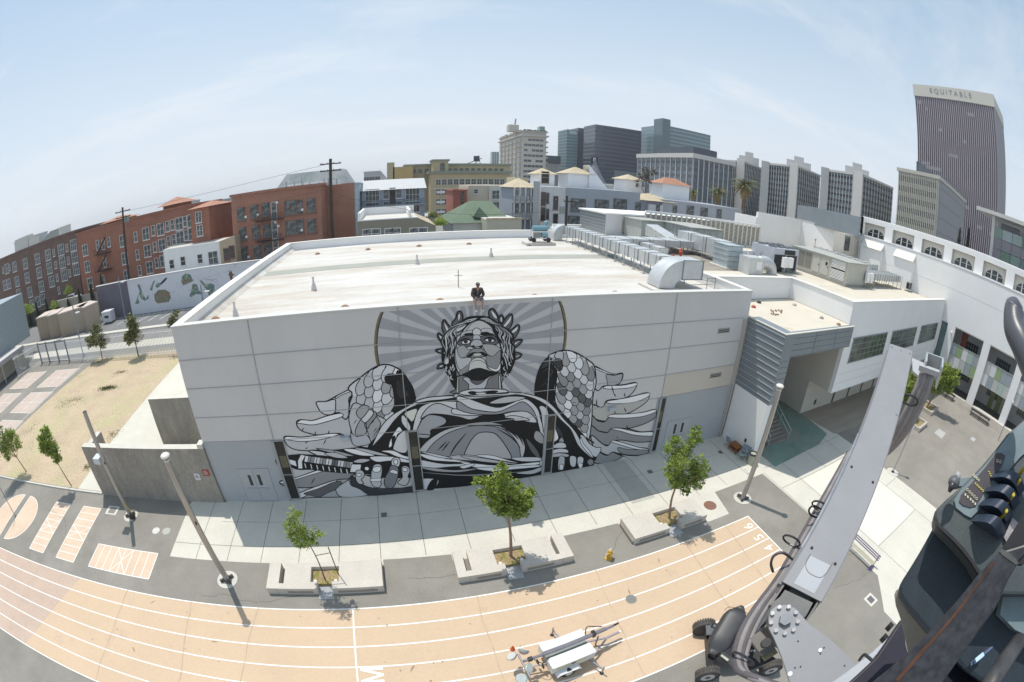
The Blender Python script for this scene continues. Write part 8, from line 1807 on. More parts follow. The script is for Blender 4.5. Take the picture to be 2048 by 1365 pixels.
b = MB(); [b.box((-1.3-i*.12,-.3+.3*i,.5),(-1.25-i*.12,-.1+.3*i,.8),dark) for i in range(2)]; b.bar((-1.1,-.1,.55),(-1.9,.05,.55),.06,.06,gm2); b.build('rear_frame', t, local=True)
t.scale = (.9,.9,.9)
# ================================================================ the boom lift the picture was taken from
lg_ = M('boom grey paint', (.25,.252,.26), .42, .06, 2.5, spec=.5, var2=((.29,.293,.30), 3, .6, .8)); lgd = M('boom edge grey', (.17,.175,.185), .5, .1, 4)
blk = M('satin black steel', (.028,.028,.032), .38, .3, 8, spec=.5, fine=(.5, 90)); rub = M('rubber hose', (.10,.09,.095), .55, .2, 6, spec=.4); rubl = M('dusty rubber hose', (.24,.22,.215), .6, .2, 6)
teal = M('dark teal moulded plastic', (.020,.029,.038), .45, .2, 6, spec=.4, fine=(.2, 220)); lidm = M('grey green lid plastic', (.055,.068,.070), .45, .2, 6, spec=.4, fine=(.2, 260)); teall = M('worn teal plastic top', (.15,.20,.215), .4, .3, 9, spec=.5); hood = M('black engine hood', (.04,.04,.043), .5, .15, 3, spec=.6)
chr_ = M('bright bolt steel', (.62,.60,.60), .25, .2, 8, metal=.9); yel = M('yellow lever', (.42,.34,.04), .45, .1, 4)
CAMP = Vector((0,0,CH))
lift = thing('boom_lift', (11.0, 4.6, 0), 'black and grey articulated boom lift standing on the track, its basket nearest the viewer', 'boom lift')
# upper boom
B0 = P3(1604,1184,4.15); T0 = P3(1803,695,7.6); ax_ = (T0-B0).normalized(); mid = (B0+T0)/2; vw = (CAMP-mid).normalized(); sd_ = ax_.cross(vw).normalized(); up_ = sd_.cross(ax_).normalized()
if up_.dot(vw) < 0: up_ = -up_
Wb, Hb = .225, .21
def bp(s_, u, v):   # point along the boom (0..1), sideways metres (+ = photo right), out of the top face
    return B0.lerp(T0, s_)+sd_*u*SGN+up_*(v-Hb*0)
SGN = 1
if (lambda a, b_: a)(1,1):
    pr = B0+sd_*.2; SGN = 1 if (pr-CAMP).normalized().dot((P3(1700,1220,1)-CAMP)) > (B0-sd_*.2-CAMP).normalized().dot((P3(1700,1220,1)-CAMP)) else -1
L_ = (T0-B0).length
b = MB()
for (u0, u1, v0, v1) in ((-Wb,Wb,-.012,0),(-Wb,-Wb+.012,-.42,-.012),(Wb-.012,Wb,-.42,-.012),(-Wb,Wb,-.432,-.42)):
    b.obox((bp(0,(u0+u1)/2,(v0+v1)/2)+bp(1,(u0+u1)/2,(v0+v1)/2))/2, ax_*L_/2, sd_*(u1-u0)/2, up_*(v1-v0)/2, lg_)
b.build('upper_boom', lift)
b = MB(); 
for u in (-Wb-.004, Wb+.004): b.obox((bp(0,u,-.01)+bp(1,u,-.01))/2, ax_*L_/2, sd_*.006, up_*.012, lgd)
b.build('boom_edge', lift)
b = MB(); b.obox(bp(.03,0,-.2), ax_*.01, sd_*(Wb-.014), up_*.19, dark); b.build('boom_mouth', lift)
def disc_(c, n_, r_, h_, mat, k=10): b = MB(); c = Vector(c); b.tube([c, c+n_*h_],[r_,r_*.9],mat,k); return b
for s_, u in ((.975,-.18),(.975,.0),(.975,.18),(.62,.19),(.36,-.16),(.34,.17),(.10,-.15),(.09,.16)): disc_(bp(s_,u,0), up_, .017 if s_ < .5 else .02, .012, dark if s_ < .5 else chr_, 6).build('bolt', lift)
b = MB()
pts_ = smooth_pts([(.085,-.13),(.06,-.12),(.045,-.05),(.045,.08),(.06,.12),(.09,.13)],4); w_ = [bp(s_,u,.003) for s_,u in pts_]; b.tube(w_,.004,lgd,5); b.build('cover_plate_edge', lift)
MB().obox(bp(.045,0,.001), ax_*.17, sd_*.12, up_*.002, M('boom cover plate',(.38,.39,.41),.4,.06,2)).build('cover_plate', lift)
# telescoping tongue, forks and the round knuckle plate below the mouth
b = MB(); t0 = bp(0,0,-.22); b.obox(t0-ax_*.16, ax_*.26, sd_*.12, up_*.13, M('inner boom steel',(.14,.14,.135),.5,.15,4)); b.build('inner_boom', lift)
for u in (-.2,.2): b = MB(); b.bar(bp(0,u,-.06)+ax_*.05, bp(0,u,-.10)-ax_*.22,.02,.07,M('inner boom steel'),up=up_); b.build('fork', lift)
def plane_pt(px, py, P_, n_): d = Vector(ray(px,py)); return CAMP+d*((P_-CAMP).dot(n_)/d.dot(n_))
def slab_(name, pts, P_, n_, th, mat, bevel=0, parent=lift, smooth_n=0):
    """plate of real thickness lying in the plane through P_ with normal n_ (towards the viewer)"""
    if smooth_n: pts = smooth_pts(pts, smooth_n, True)
    q = [plane_pt(x, y, P_, n_) for x, y in pts]; n = len(q); b = MB(); lo = [v-n_*th for v in q]
    c = (q[1]-q[0]).cross(q[2]-q[1]); ar = Vector()
    for i in range(n): ar += q[i].cross(q[(i+1)%n])
    if ar.dot(n_) < 0: q = q[::-1]; lo = lo[::-1]
    b.raw(q+lo, [tuple(range(n)), tuple(range(n,2*n))[::-1]]+[(i,n+i,n+(i+1)%n,(i+1)%n) for i in range(n)], mat); return b.build(name, parent, bevel=bevel)
KC = P3(1568,1240,3.7); kn = (CAMP-KC).normalized().lerp(Vector((0,0,1)),.35).normalized()
slab_('knuckle_plate', [(1537,1240),(1541,1222),(1553,1212),(1572,1210),(1590,1216),(1603,1230),(1618,1248),(1660,1278),(1700,1316),(1722,1345),(1740,1372),(1736,1395),(1590,1395),(1578,1360),(1560,1306),(1548,1278),(1538,1258)], KC, kn, .035, lg_, .006)
slab_('knuckle_block', [(1536,1234),(1546,1205),(1560,1194),(1570,1180),(1626,1206),(1612,1232),(1580,1260),(1545,1262)], KC-kn*.06, kn, .16, M('inner boom steel'))
for i in range(9): a = R(i*40+8); q = plane_pt(1568+27*math.cos(a), 1241+27*math.sin(a), KC, kn); disc_(q, kn, .021, .03, chr_, 6).build('bolt', lift)
disc_(plane_pt(1570,1241,KC,kn), kn, .06, .05, M('pin head steel',(.22,.23,.25),.35,.1,5,metal=.5), 6).build('pivot_pin', lift)
for (x_, y_) in ((1596,1283),(1590,1336),(1601,1334),(1648,1296),(1641,1308),(1689,1332)): disc_(plane_pt(x_,y_,KC,kn), kn, .008, .004, dark, 8).build('plate_hole', lift)
disc_(plane_pt(1640,1301,KC,kn), kn, .018, .012, white, 10).build('grease_cap', lift); disc_(plane_pt(1580,1348,KC,kn), kn, .022, .006, white, 7).build('paint_chip', lift)
slab_('jib_arm', [(1655,1372),(1700,1340),(1745,1305),(1790,1262),(1806,1236),(1800,1258),(1770,1300),(1740,1335),(1705,1372)], KC+kn*.5, kn, .06, M('pale jib steel',(.40,.41,.43),.45,.06,3))
b = MB(); b.tube(smooth_pts([P3(1718,1322,3.0),P3(1728,1310,2.98),P3(1740,1318,2.96),P3(1752,1328,2.98),P3(1762,1326,3.0)],4),.012,blk,6); b.build('hook_bar', lift)
for (x_, y_) in ((1768,1277),(1779,1254)): MB().obox(P3(x_,y_,3.05), Vector((.02,0,0)), Vector((0,.02,0)), Vector((0,0,.02)), dark).build('latch', lift)
# valve block beside the plate
slab_('valve_block', [(1499,1277),(1520,1262),(1548,1292),(1552,1300),(1526,1312),(1515,1300)], P3(1525,1290,3.9), kn, .08, M('valve steel',(.15,.14,.125),.5,.2,5))
disc_(P3(1531,1288,3.78), kn, .045, .07, M('black knob',(.03,.03,.03),.5,.1,5), 16).build('solenoid', lift)
slab_('valve_panel', [(1490,1290),(1500,1278),(1552,1318),(1500,1342),(1488,1320)], P3(1515,1310,4.3), kn, .1, blk)
for (x_, y_) in ((1497,1310),(1503,1302),(1495,1302),(1509,1303)): disc_(P3(x_,y_,4.2), kn, .012, .02, metalg, 8).build('fitting', lift)
slab_('gauge_cluster', [(1525,1314),(1552,1300),(1556,1306),(1530,1322)], P3(1540,1310,3.95), kn, .05, M('brass fitting',(.30,.27,.16),.4,.3,6,metal=.4))
# hoses along the left of the boom
def hose(pts, r_, mat, name='hose'): MB().tube(smooth_pts([tuple(P3(*p)) for p in pts],6), r_, mat, 8).build(name, lift, smooth=True)
for k, o_ in enumerate((-11,-3,5,12)):
    hose([(1700+o_*.3,905,6.2),(1672+o_*.5,960,5.7),(1640+o_*.7,1020,5.3),(1602+o_*.8,1090,4.9),(1562+o_*.9,1160,4.5),(1522+o_,1215,4.2),(1495+o_*1.1,1262,4.0),(1480+o_,1310,3.8),(1484+o_*.6,1342,3.6),(1520+o_*.3,1362+o_*.4,3.5),(1560,1378+o_*.5,3.5)][(3 if k == 3 else 0):], (.03,.034,.03,.024)[k], rubl if k % 2 else rub)
for (x_, y_, D_) in ((1640,1013,5.15),(1583,1082,4.8),(1485,1318,3.7)):
    c = P3(x_, y_, D_); d = ax_; q = [c+sd_*.11*math.cos(R(a))+up_*.07*math.sin(R(a)) for a in range(0,361,30)]; MB().tube(q,.012,blk,6).build('hose_clamp', lift)
hose([(1646,1022,5.1),(1628,1012,4.95),(1618,1020,4.95),(1622,1031,5.0),(1636,1036,5.1)], .012, blk, 'hose_loop'); hose([(1586,1120,4.6),(1566,1106,4.45),(1548,1112,4.45),(1542,1128,4.5),(1546,1144,4.6)], .015, rub, 'hose_loop')
MB().obox((bp(0,-Wb-.02,-.09)+bp(.97,-Wb-.02,-.09))/2, ax_*L_*.485, sd_*.016, up_*.03, lgd).build('boom_side_channel', lift)
b = MB(); b.obox((bp(.1,-Wb-.03,-.07)+bp(.5,-Wb-.03,-.07))/2, ax_*L_*.2, sd_*.012, up_*.012, chr_); b.build('cylinder_rod', lift)
# elbow cap, hose bundle on the right side, and the lower boom going down to the chassis
elb = P3(1846,738,8.6); dn = (G(1490,1300,2.2)); foot = Vector((11.3,4.4,2.3))
b = MB(); la = (foot-elb).normalized(); b.bar(P3(1772,790,9.6), foot, .30,.34,M('lower boom grey',(.33,.34,.35),.45,.08,2)); b.build('lower_boom', lift)
b = MB(); c = P3(1848,736,8.5); b.obox(c, sd_*.02, ax_*.16, up_*.22, metalg); b.obox(c+sd_*SGN*.36, sd_*.02, ax_*.16, up_*.22, metalg); b.obox(c+sd_*SGN*.18+ax_*.16, sd_*.2, ax_*.015, up_*.22, metalg); b.build('elbow_bracket', lift)
slab_('elbow_plate', [(1824,716),(1852,728),(1843,758),(1826,742)], P3(1838,735,8.7), up_, .05, M('pale jib steel'))
for k, o_ in enumerate((-8,0,8,15)):
    hose([(1853+o_*.8,738+abs(o_)*.2,8.45),(1846+o_,765,8.4),(1829+o_*1.1,805,8.5),(1806+o_*1.1,850,8.7),(1780+o_*.8,890,9.2),(1752,925,10.2),(1722,950,11.5)], .062, rubl if k % 2 == 0 else M('grey hose',(.27,.25,.25),.55,.15,5))
c = P3(1818,800,8.35); q = [c+sd_*.2*math.cos(R(a))+up_*.1*math.sin(R(a)) for a in range(0,361,30)]; MB().tube(q,.02,blk,6).build('hose_clamp', lift)
MB().obox(P3(1858,741,8.3), sd_*.22, ax_*.04, up_*.05, M('pale jib steel')).build('hose_bridge', lift)
# chassis on the ground
fd = Vector((.89,-.46,0)); lt_ = Vector((.46,.89,0)); C0 = Vector((11.35,4.6,0))
def cp(f, l, z): return C0+fd*f+lt_*l+Vector((0,0,z))
b = MB(); b.obox(cp(.2,0,.75), fd*1.5, lt_*.55, Vector((0,0,.22)), blk); b.obox(cp(-1.25,0,.62), fd*.12, lt_*1.0, Vector((0,0,.1)), blk); b.obox(cp(1.6,0,.62), fd*.12, lt_*1.0, Vector((0,0,.1)), blk); b.obox(cp(-1.0,.85,.95), fd*.45, lt_*.3, Vector((0,0,.03)), M('deck grey',(.13,.14,.15),.6,.2,5)); b.build('chassis', lift)
tyr = M('knobbly tyre', (.085,.078,.07), .85, .3, 8)
for f in (-1.35,1.65):
    for l in (-1.28,1.28):
        c = cp(f,l,.52); b = MB(); sw = 1 if l > 0 else -1
        b.tube([c-lt_*.19,c-lt_*.14,c+lt_*.14,c+lt_*.19],[.43,.5,.5,.43],tyr,26)
        for k in range(26):
            a = 2*math.pi*k/26; rd2 = fd*math.cos(a)+Vector((0,0,1))*math.sin(a); tg = -fd*math.sin(a)+Vector((0,0,1))*math.cos(a)
            for s2 in (-1,1): b.obox(c+rd2*.505+lt_*s2*.1+tg*.03*s2, rd2*.025, lt_*.085, tg*.028, tyr)
        o_ = b.build('wheel', lift); b = MB(); b.tube([c+lt_*.191*sw,c+lt_*.15*sw],[.30,.22],M('pale wheel rim',(.50,.49,.47),.45,.1,4),20); b.tube([c+lt_*.20*sw,c+lt_*.15*sw],[.12,.12],M('hub rust',(.13,.09,.07),.7,.2,6),10); b.build('rim', o_)
# engine hood: a long rounded black cowl
ha, hb = P3(1485,1212,(Vector((11.9,6.0,2.1))-CAMP).length), P3(1428,1305,(Vector((10.3,4.9,1.6))-CAMP).length)
hd = (hb-ha); hx = hd.normalized(); hs = hx.cross(Vector((0,0,1))).normalized(); b = MB(); vs = []; n1, n2 = 12, 12
for i in range(n1+1):
    f = i/n1; wv = .62*(1-.15*f)*(math.sin(math.pi*min(.5,.08+f*1.5)) if f < .28 else 1)*(math.cos(max(0,(f-.72)/.28)*1.25) if f > .72 else 1); hv = .5*(1-.1*f)*(1 if f > .1 else .72)*(math.cos(max(0,(f-.7)/.3)*1.2) if f > .7 else 1)
    cx2 = ha.lerp(hb, f)
    for j in range(n2+1):
        a = math.pi*j/n2; ca2, sa2 = math.cos(a), math.sin(a); vs.append(cx2+hs*wv*(abs(ca2)**.6)*(1 if ca2 > 0 else -1)+Vector((0,0,1))*(hv*(abs(sa2)**.6)-.35))
fs = [(i*(n2+1)+j,i*(n2+1)+j+1,(i+1)*(n2+1)+j+1,(i+1)*(n2+1)+j) for i in range(n1) for j in range(n2)]
b.raw(vs, fs+[tuple(range(n2+1)),tuple(n1*(n2+1)+j for j in range(n2+1))[::-1]], hood); b.build('engine_hood', lift, smooth=True)
b = MB(); q = [ha.lerp(hb,.13)+hs*.63*math.cos(math.pi*j/10)+Vector((0,0,1))*(.5*math.sin(math.pi*j/10)**.6-.34) for j in range(11)]; b.tube(q,.012,dark,5); b.build('hood_seam', lift)
b = MB(); b.obox(cp(.5,-.2,1.35), fd*.8, lt_*.42, Vector((0,0,.45)), blk); b.obox(cp(.4,.5,1.2), fd*.5, lt_*.2, Vector((0,0,.3)), hood); b.obox(cp(-.55,-.6,1.05), fd*.3, lt_*.35, Vector((0,0,.25)), blk); b.build('turntable', lift)
slab_('battery_panel', [(1438,1312),(1446,1303),(1470,1320),(1462,1332)], P3(1452,1318,17.2), Vector((0,0,1)), .3, M('panel black',(.05,.05,.055),.4,.2,5)); slab_('data_plate', [(1441,1312),(1444,1309),(1458,1319),(1455,1323)], P3(1450,1316,17.0), Vector((0,0,1)), .01, M('pale data plate',(.42,.42,.33),.5,.1,5))
b = MB(); rr = random.Random(8)
for _ in range(30): p = cp(rr.uniform(-1.0,1.2),rr.uniform(-.9,.2),rr.uniform(.85,1.3)); b.obox(p, fd*rr.uniform(.03,.15), lt_*rr.uniform(.03,.12), Vector((0,0,rr.uniform(.02,.1))), rr.choice((blk,hood,M('deck grey'),M('inner boom steel'))))
b.build('machinery', lift)
for k in range(6): p = cp(rr.uniform(-1.2,.6),rr.uniform(-.9,.5),1.1); MB().tube(smooth_pts([tuple(p),tuple(p+Vector((rr.uniform(-.4,.4),rr.uniform(-.4,.4),.4))),tuple(p+Vector((rr.uniform(-.6,.6),rr.uniform(-.6,.6),.1)))],5),.025,blk,6).build('cable', lift)
MB().tube([cp(-1.2,1.0,.75),cp(-1.2,1.0,1.25),cp(-1.0,.9,1.3)],.04,blk,6).build('guard_loop', lift)
# ---- basket: control console close to the viewer
cn = (CAMP-P3(1950,1020,1)).normalized(); CP = P3(1930,1000,1.05)
topn = cn.lerp(Vector((0,0,1)),.25).normalized()
slab_('console_base', [(1871,1046),(1843,1098),(1806,1158),(1795,1178),(1797,1194),(1815,1220),(1856,1268),(1930,1345),(2010,1400),(2200,1400),(2200,1120),(2000,1040),(1925,1010)], CP-topn*.12, topn, .32, teal, .012)
slab_('console_lid', [(2048,838),(2014,868),(1990,900),(1965,930),(1938,958),(1920,975),(1893,998),(1869,1022),(1867,1036),(1872,1050),(1884,1062),(1905,1082),(1925,1104),(1942,1126),(1958,1152),(1985,1190),(2080,1190),(2200,1100),(2200,760)], CP, topn, .10, lidm, .012)
slab_('lid_top', [(2048,842),(2016,872),(1992,904),(1966,935),(1940,962),(1922,980),(1908,1000),(1912,1016),(1930,1030),(1942,1036),(1958,1020),(1972,1000),(1990,975),(2010,950),(2040,915),(2080,880),(2090,820)], CP+topn*.006, topn, .004, teall)
slab_('lid_seam', [(1867,1034),(1872,1049),(1884,1061),(1905,1081),(1925,1103),(1942,1125),(1958,1151),(1962,1147),(1946,1121),(1929,1099),(1908,1077),(1888,1056),(1877,1046),(1872,1036)], CP+topn*.004, topn, .02, M('black seam rubber',(.012,.012,.014),.5,.1,6))
slab_('label_strip', [(2011,912),(2003,906),(1991,907),(1975,930),(1955,953),(1936,975),(1922,990),(1918,1003),(1926,1011),(1940,1015),(1952,1012),(1966,988),(1986,958),(2004,932)], CP+topn*.009, topn, .003, M('dark label film',(.055,.048,.055),.4,.2,12))
lbl = M('cream label print', (.62,.60,.42), .5, .1, 8); lby = M('yellow label print', (.6,.52,.1), .5, .1, 8); b = MB(); rr = random.Random(4)
def mark(px, py, s_, mat, loop=True):
    P_ = CP+topn*.0105; c = plane_pt(px,py,P_,topn)
    e1 = (plane_pt(px+1,py,P_,topn)-c); e2 = (plane_pt(px,py+1,P_,topn)-c)
    if loop: q = [c+e1*s_*math.cos(R(a))*.8+e2*s_*math.sin(R(a)) for a in range(0,331,30)]; b.tube(q,.0007,mat,4)
    else: b.bar(c-e1*s_-e2*s_*.4, c+e1*s_+e2*s_*.4,.0014,.001,mat,up=topn)
for i in range(5): mark(1936+i*4.6-1, 982+i*4.4-2, 2.3, lbl)
for i in range(5):
    for j in range(3): mark(1931+i*5+rr.uniform(-.5,.5), 988+i*4.6+j*1.7, 1.4, lbl, False)
for i in range(5):
    for j in range(2): mark(1951+i*3.7, 966+i*3.6+j*2.6, 1.5, lby, False)
for i in range(4): mark(1948+i*3.2, 951+i*3.2, 2.2, lbl)
mark(1995,922,2.6,lbl); mark(2001,924,2.6,lbl); [mark(1978+i*2, 944+i*4, 2.0, lby, False) for i in range(4)]
b.build('label_marks', lift)
# finger guards with yellow levers
for k, (x_, y_) in enumerate(((2014,948),(2003,975),(1990,1003),(1976,1034))):
    P_ = CP+topn*.01; hN = (.055,.055,.058,.062)[k]
    a0 = plane_pt(x_-28,y_+2,P_,topn); a1 = plane_pt(x_+30,y_+38,P_,topn); md = (a0+a1)/2+topn*hN
    arc = smooth_pts([tuple(a0),tuple(a0.lerp(md,.55)+topn*.012),tuple(md),tuple(a1.lerp(md,.55)+topn*.012),tuple(a1)],5); e_ = (plane_pt(x_+1,y_-1,P_,topn)-plane_pt(x_,y_,P_,topn)).normalized()*.011
    b = MB(); n = len(arc); A_ = [Vector(p) for p in arc]; bs0 = [a0.lerp(a1,i/(n-1)) for i in range(n)]
    vs = [p-e_ for p in A_]+[p+e_ for p in A_]+[p-e_ for p in bs0]+[p+e_ for p in bs0]
    b.raw(vs, [(i,i+1,n+i+1,n+i) for i in range(n-1)]+[(2*n+i,2*n+i+1,i+1,i) for i in range(n-1)]+[(n+i,n+i+1,3*n+i+1,3*n+i) for i in range(n-1)], M('navy lever guard',(.022,.035,.06),.4,.1,6,spec=.5)); b.build('lever_guard', lift)
    q = plane_pt(x_+20,y_+8,P_,topn); b = MB(); b.tube([q, q+topn*.05+e_*1.2],[.006,.0045],yel,8); b.build('lever', lift)
slab_('side_label', [(2025,1035),(2048,1058),(2058,1090),(2020,1098),(2008,1075)], CP+topn*.012, topn, .003, M('scratched label',(.30,.27,.28),.3,.6,20,var2=((.6,.55,.2),30,.55,.65)))
# toggle boot on the near corner of the lid
c = P3(1908,965,1.0); b = MB(); b.ball(c, (.016,.016,.014), M('grey toggle boot',(.10,.10,.11),.45,.2,8),2); b.tube([c+Vector((-.006,0,.0)), P3(1898,984,.99)],[.012,.004],blk,8); b.tube([P3(1912,948,1.0),P3(1918,952,1.0),P3(1914,960,1.0)],.007,M('pale toggle collar',(.35,.36,.36),.5,.1,6),8); b.build('toggle', lift, smooth=True)
slab_('toggle_arm', [(1915,958),(1940,955),(1948,965),(1935,976),(1920,972),(1912,975)], CP-topn*.01, topn, .02, teall)
# beige bracket below the console
slab_('console_bracket', [(1793,1180),(1788,1190),(1791,1212),(1801,1240),(1812,1290),(1818,1320),(1850,1300),(1868,1284),(1845,1250),(1815,1212),(1799,1196)], P3(1810,1230,1.25), cn, .02, M('dusty beige bracket',(.24,.22,.175),.6,.2,8), .003)
# big square guard rail passing in front
r0 = P3(1965,1170,.62); rn = (CAMP-r0).normalized()
slab_('guard_rail', [(2060,1085),(1998,1104),(1976,1128),(1951,1156),(1905,1212),(1876,1244),(1852,1270),(1813,1307),(1744,1365),(1700,1400),(1850,1420),(1885,1365),(1923,1311),(1959,1260),(1989,1220),(2018,1158),(2040,1120),(2090,1060)], r0, rn, .05, blk, .004)
rust = M('rust streak', (.085,.042,.028), .9, .4, 30)
slab_('rust_streak', [(1990,1124),(1986,1124),(1970,1147),(1945,1179),(1921,1211),(1880,1260),(1840,1302),(1790,1360),(1797,1364),(1846,1307),(1885,1264),(1924,1216),(1948,1183),(1972,1151),(1984,1136)], r0+rn*.0012, rn, .001, rust)
slab_('upper_rail', [(1998,1106),(2010,1088),(2026,1062),(2040,1040),(2070,985),(2130,1000),(2080,1080),(2046,1130),(2030,1126),(2010,1112)], r0-rn*.004, rn, .045, M('matt black steel',(.016,.016,.019),.6,.2,8))
slab_('weld_seam', [(1998,1102),(2004,1098),(2018,1106),(2032,1118),(2038,1128),(2032,1130),(2018,1120),(2004,1110)], r0+rn*.0012, rn, .004, M('weld bead',(.09,.09,.088),.45,.3,20))
# side plates and floor of the basket, seen in the gap
slab_('basket_side', [(1806,1238),(1812,1290),(1820,1322),(1760,1366),(1690,1400),(1640,1400),(1705,1362),(1752,1318),(1786,1268)], P3(1780,1320,1.9), kn, .05, M('navy black basket plate',(.022,.022,.035),.5,.2,6), .004)
slab_('basket_floor', [(1860,1290),(2200,1300),(2200,1560),(1700,1560),(1745,1400),(1820,1330)], P3(1950,1330,1.3), Vector((0,0,1)), .03, M('dark mesh floor',(.012,.012,.02),.7,.3,20))
slab_('toe_board', [(1740,1372),(1805,1322),(1816,1330),(1790,1352),(1764,1380)], P3(1780,1350,.8), rn, .03, M('olive toe board',(.21,.205,.155),.6,.2,8))
MB().tube([P3(2034,1288,.95),P3(2012,1320,.9),P3(1985,1360,.86),P3(1965,1400,.84)],.022,M('worn black tube',(.06,.06,.062),.5,.4,20),14).build('side_tube', lift, smooth=True)
slab_('inner_panel', [(2012,1150),(2030,1118),(2100,1120),(2100,1290),(2030,1260),(2000,1230)], CP-topn*.06, topn, .05, teall)
b = MB(); b.tube(smooth_pts([tuple(P3(2040,606,1.0)),tuple(P3(2030,622,1.0)),tuple(P3(2030,655,.98)),tuple(P3(2045,690,.96)),tuple(P3(2062,730,.95)),tuple(P3(2085,790,.95))],5),[.012+.018*min(1,i/4) for i in range(26)],M('blue black rail end',(.085,.09,.105),.35,.15,6,spec=.5),14); b.build('rail_end', lift, smooth=True)
b = MB(); b.tube([P3(1940,1330,1.15),P3(2005,1276,1.2)],.006,M('thin blue chrome rod',(.30,.35,.5),.2,.2,8,metal=.8),8); b.build('rod', lift)
b = MB(); c = P3(1950,1323,1.14); c2 = P3(1966,1310,1.15); b.bar(c,c2,.012,.012,M('pale blue tag',(.35,.55,.75),.4,.2,20)); b.build('rod_tag', lift)
# ================================================================ the man sitting on the roof edge
px0 = PY(955,606,YW)[0]; sk = M('tanned skin', (.42,.24,.165), .6, .08, 6); jk = M('dark brown jacket', (.085,.065,.06), .85, .3, 8); sh_ = M('blue grey shorts', (.17,.19,.26), .85, .15, 8); te = M('grey t shirt', (.14,.15,.16), .85, .15, 8); shoe = M('white trainers', (.68,.66,.66), .6, .05, 6); capm = M('dark cap', (.06,.045,.04), .8, .1, 6); sock = M('grey sock',(.25,.26,.27),.8,.1,6)
man = thing('person', (px0, YW+.12, ZT+.07), 'man in a dark open jacket, shorts, cap and white trainers sitting on the roof edge', 'person')
def skin(name, verts, edges, radii, mat, parent=man, sub=2, root=0):
    o0 = Vector((px0, YW+.12, ZT+.07)); me = bpy.data.meshes.new(name); me.from_pydata([Vector(v) for v in verts], edges, []); ob = bpy.data.objects.new(name, me); COL.objects.link(ob); ob.parent = parent
    ob.modifiers.new('skin','SKIN'); md = ob.modifiers.new('sub','SUBSURF'); md.levels = sub; md.render_levels = sub
    if not me.skin_vertices: bpy.context.view_layer.objects.active = ob
    if not me.skin_vertices:
        bm = bmesh.new(); bm.from_mesh(me); bm.verts.layers.skin.verify(); bm.to_mesh(me); bm.free()
    for i, r_ in enumerate(radii): me.skin_vertices[0].data[i].radius = (r_, r_) if not isinstance(r_, tuple) else r_; me.skin_vertices[0].data[i].use_root = (i == root)
    me.materials.append(mat); return ob
# local frame: x right in the photo, -y towards the viewer, z up; seat at z = 0
P_ = {'pel':(0,.02,.10),'sp1':(0,.0,.26),'sp2':(0,-.06,.42),'chs':(0,-.11,.52),'nek':(0,-.16,.62),'hd0':(.0,-.19,.68),'hd1':(0,-.21,.76),'hd2':(0,-.20,.84),
 'hL':(-.10,.0,.09),'kL':(-.17,-.42,.08),'aL':(-.15,-.42,-.36),'tL':(-.12,-.58,-.42),'hR':(.10,.0,.09),'kR':(.19,-.40,.08),'aR':(.20,-.38,-.36),'tR':(.22,-.53,-.42),
 'sL':(-.19,-.10,.53),'eL':(-.27,-.20,.27),'wL':(-.07,-.38,.15),'sR':(.19,-.10,.53),'eR':(.28,-.18,.27),'wR':(.07,-.38,.16)}
nm = list(P_); ix = {k: i for i, k in enumerate(nm)}; E_ = [(ix[a],ix[b_]) for a, b_ in (('pel','sp1'),('sp1','sp2'),('sp2','chs'),('chs','nek'),('nek','hd0'),('hd0','hd1'),('hd1','hd2'),('pel','hL'),('hL','kL'),('kL','aL'),('aL','tL'),('pel','hR'),('hR','kR'),('kR','aR'),('aR','tR'),('chs','sL'),('sL','eL'),('eL','wL'),('chs','sR'),('sR','eR'),('eR','wR'))]
rad = {'pel':.135,'sp1':.13,'sp2':.135,'chs':.14,'nek':.055,'hd0':.07,'hd1':.092,'hd2':.085,'hL':.095,'kL':.062,'aL':.038,'tL':.034,'hR':.095,'kR':.062,'aR':.038,'tR':.034,'sL':.065,'eL':.045,'wL':.03,'sR':.065,'eR':.045,'wR':.03}
skin('body', [P_[k] for k in nm], E_, [rad[k] for k in nm], sk)
skin('jacket', [(0,.03,.17),(0,-.0,.33),(0,-.08,.50),(0,-.13,.58),(-.20,-.10,.53),(-.285,-.20,.27),(-.14,-.345,.18),(.20,-.10,.53),(.295,-.18,.27),(.14,-.345,.19)], [(0,1),(1,2),(2,3),(2,4),(4,5),(5,6),(2,7),(7,8),(8,9)], [(.235,.165),(.235,.165),(.225,.16),(.10,.09),.10,.085,.055,.10,.085,.055], jk)
skin('shirt', [(0,-.10,.22),(0,-.155,.36),(0,-.205,.50)], [(0,1),(1,2)], [(.06,.10),(.055,.10),(.04,.075)], te)
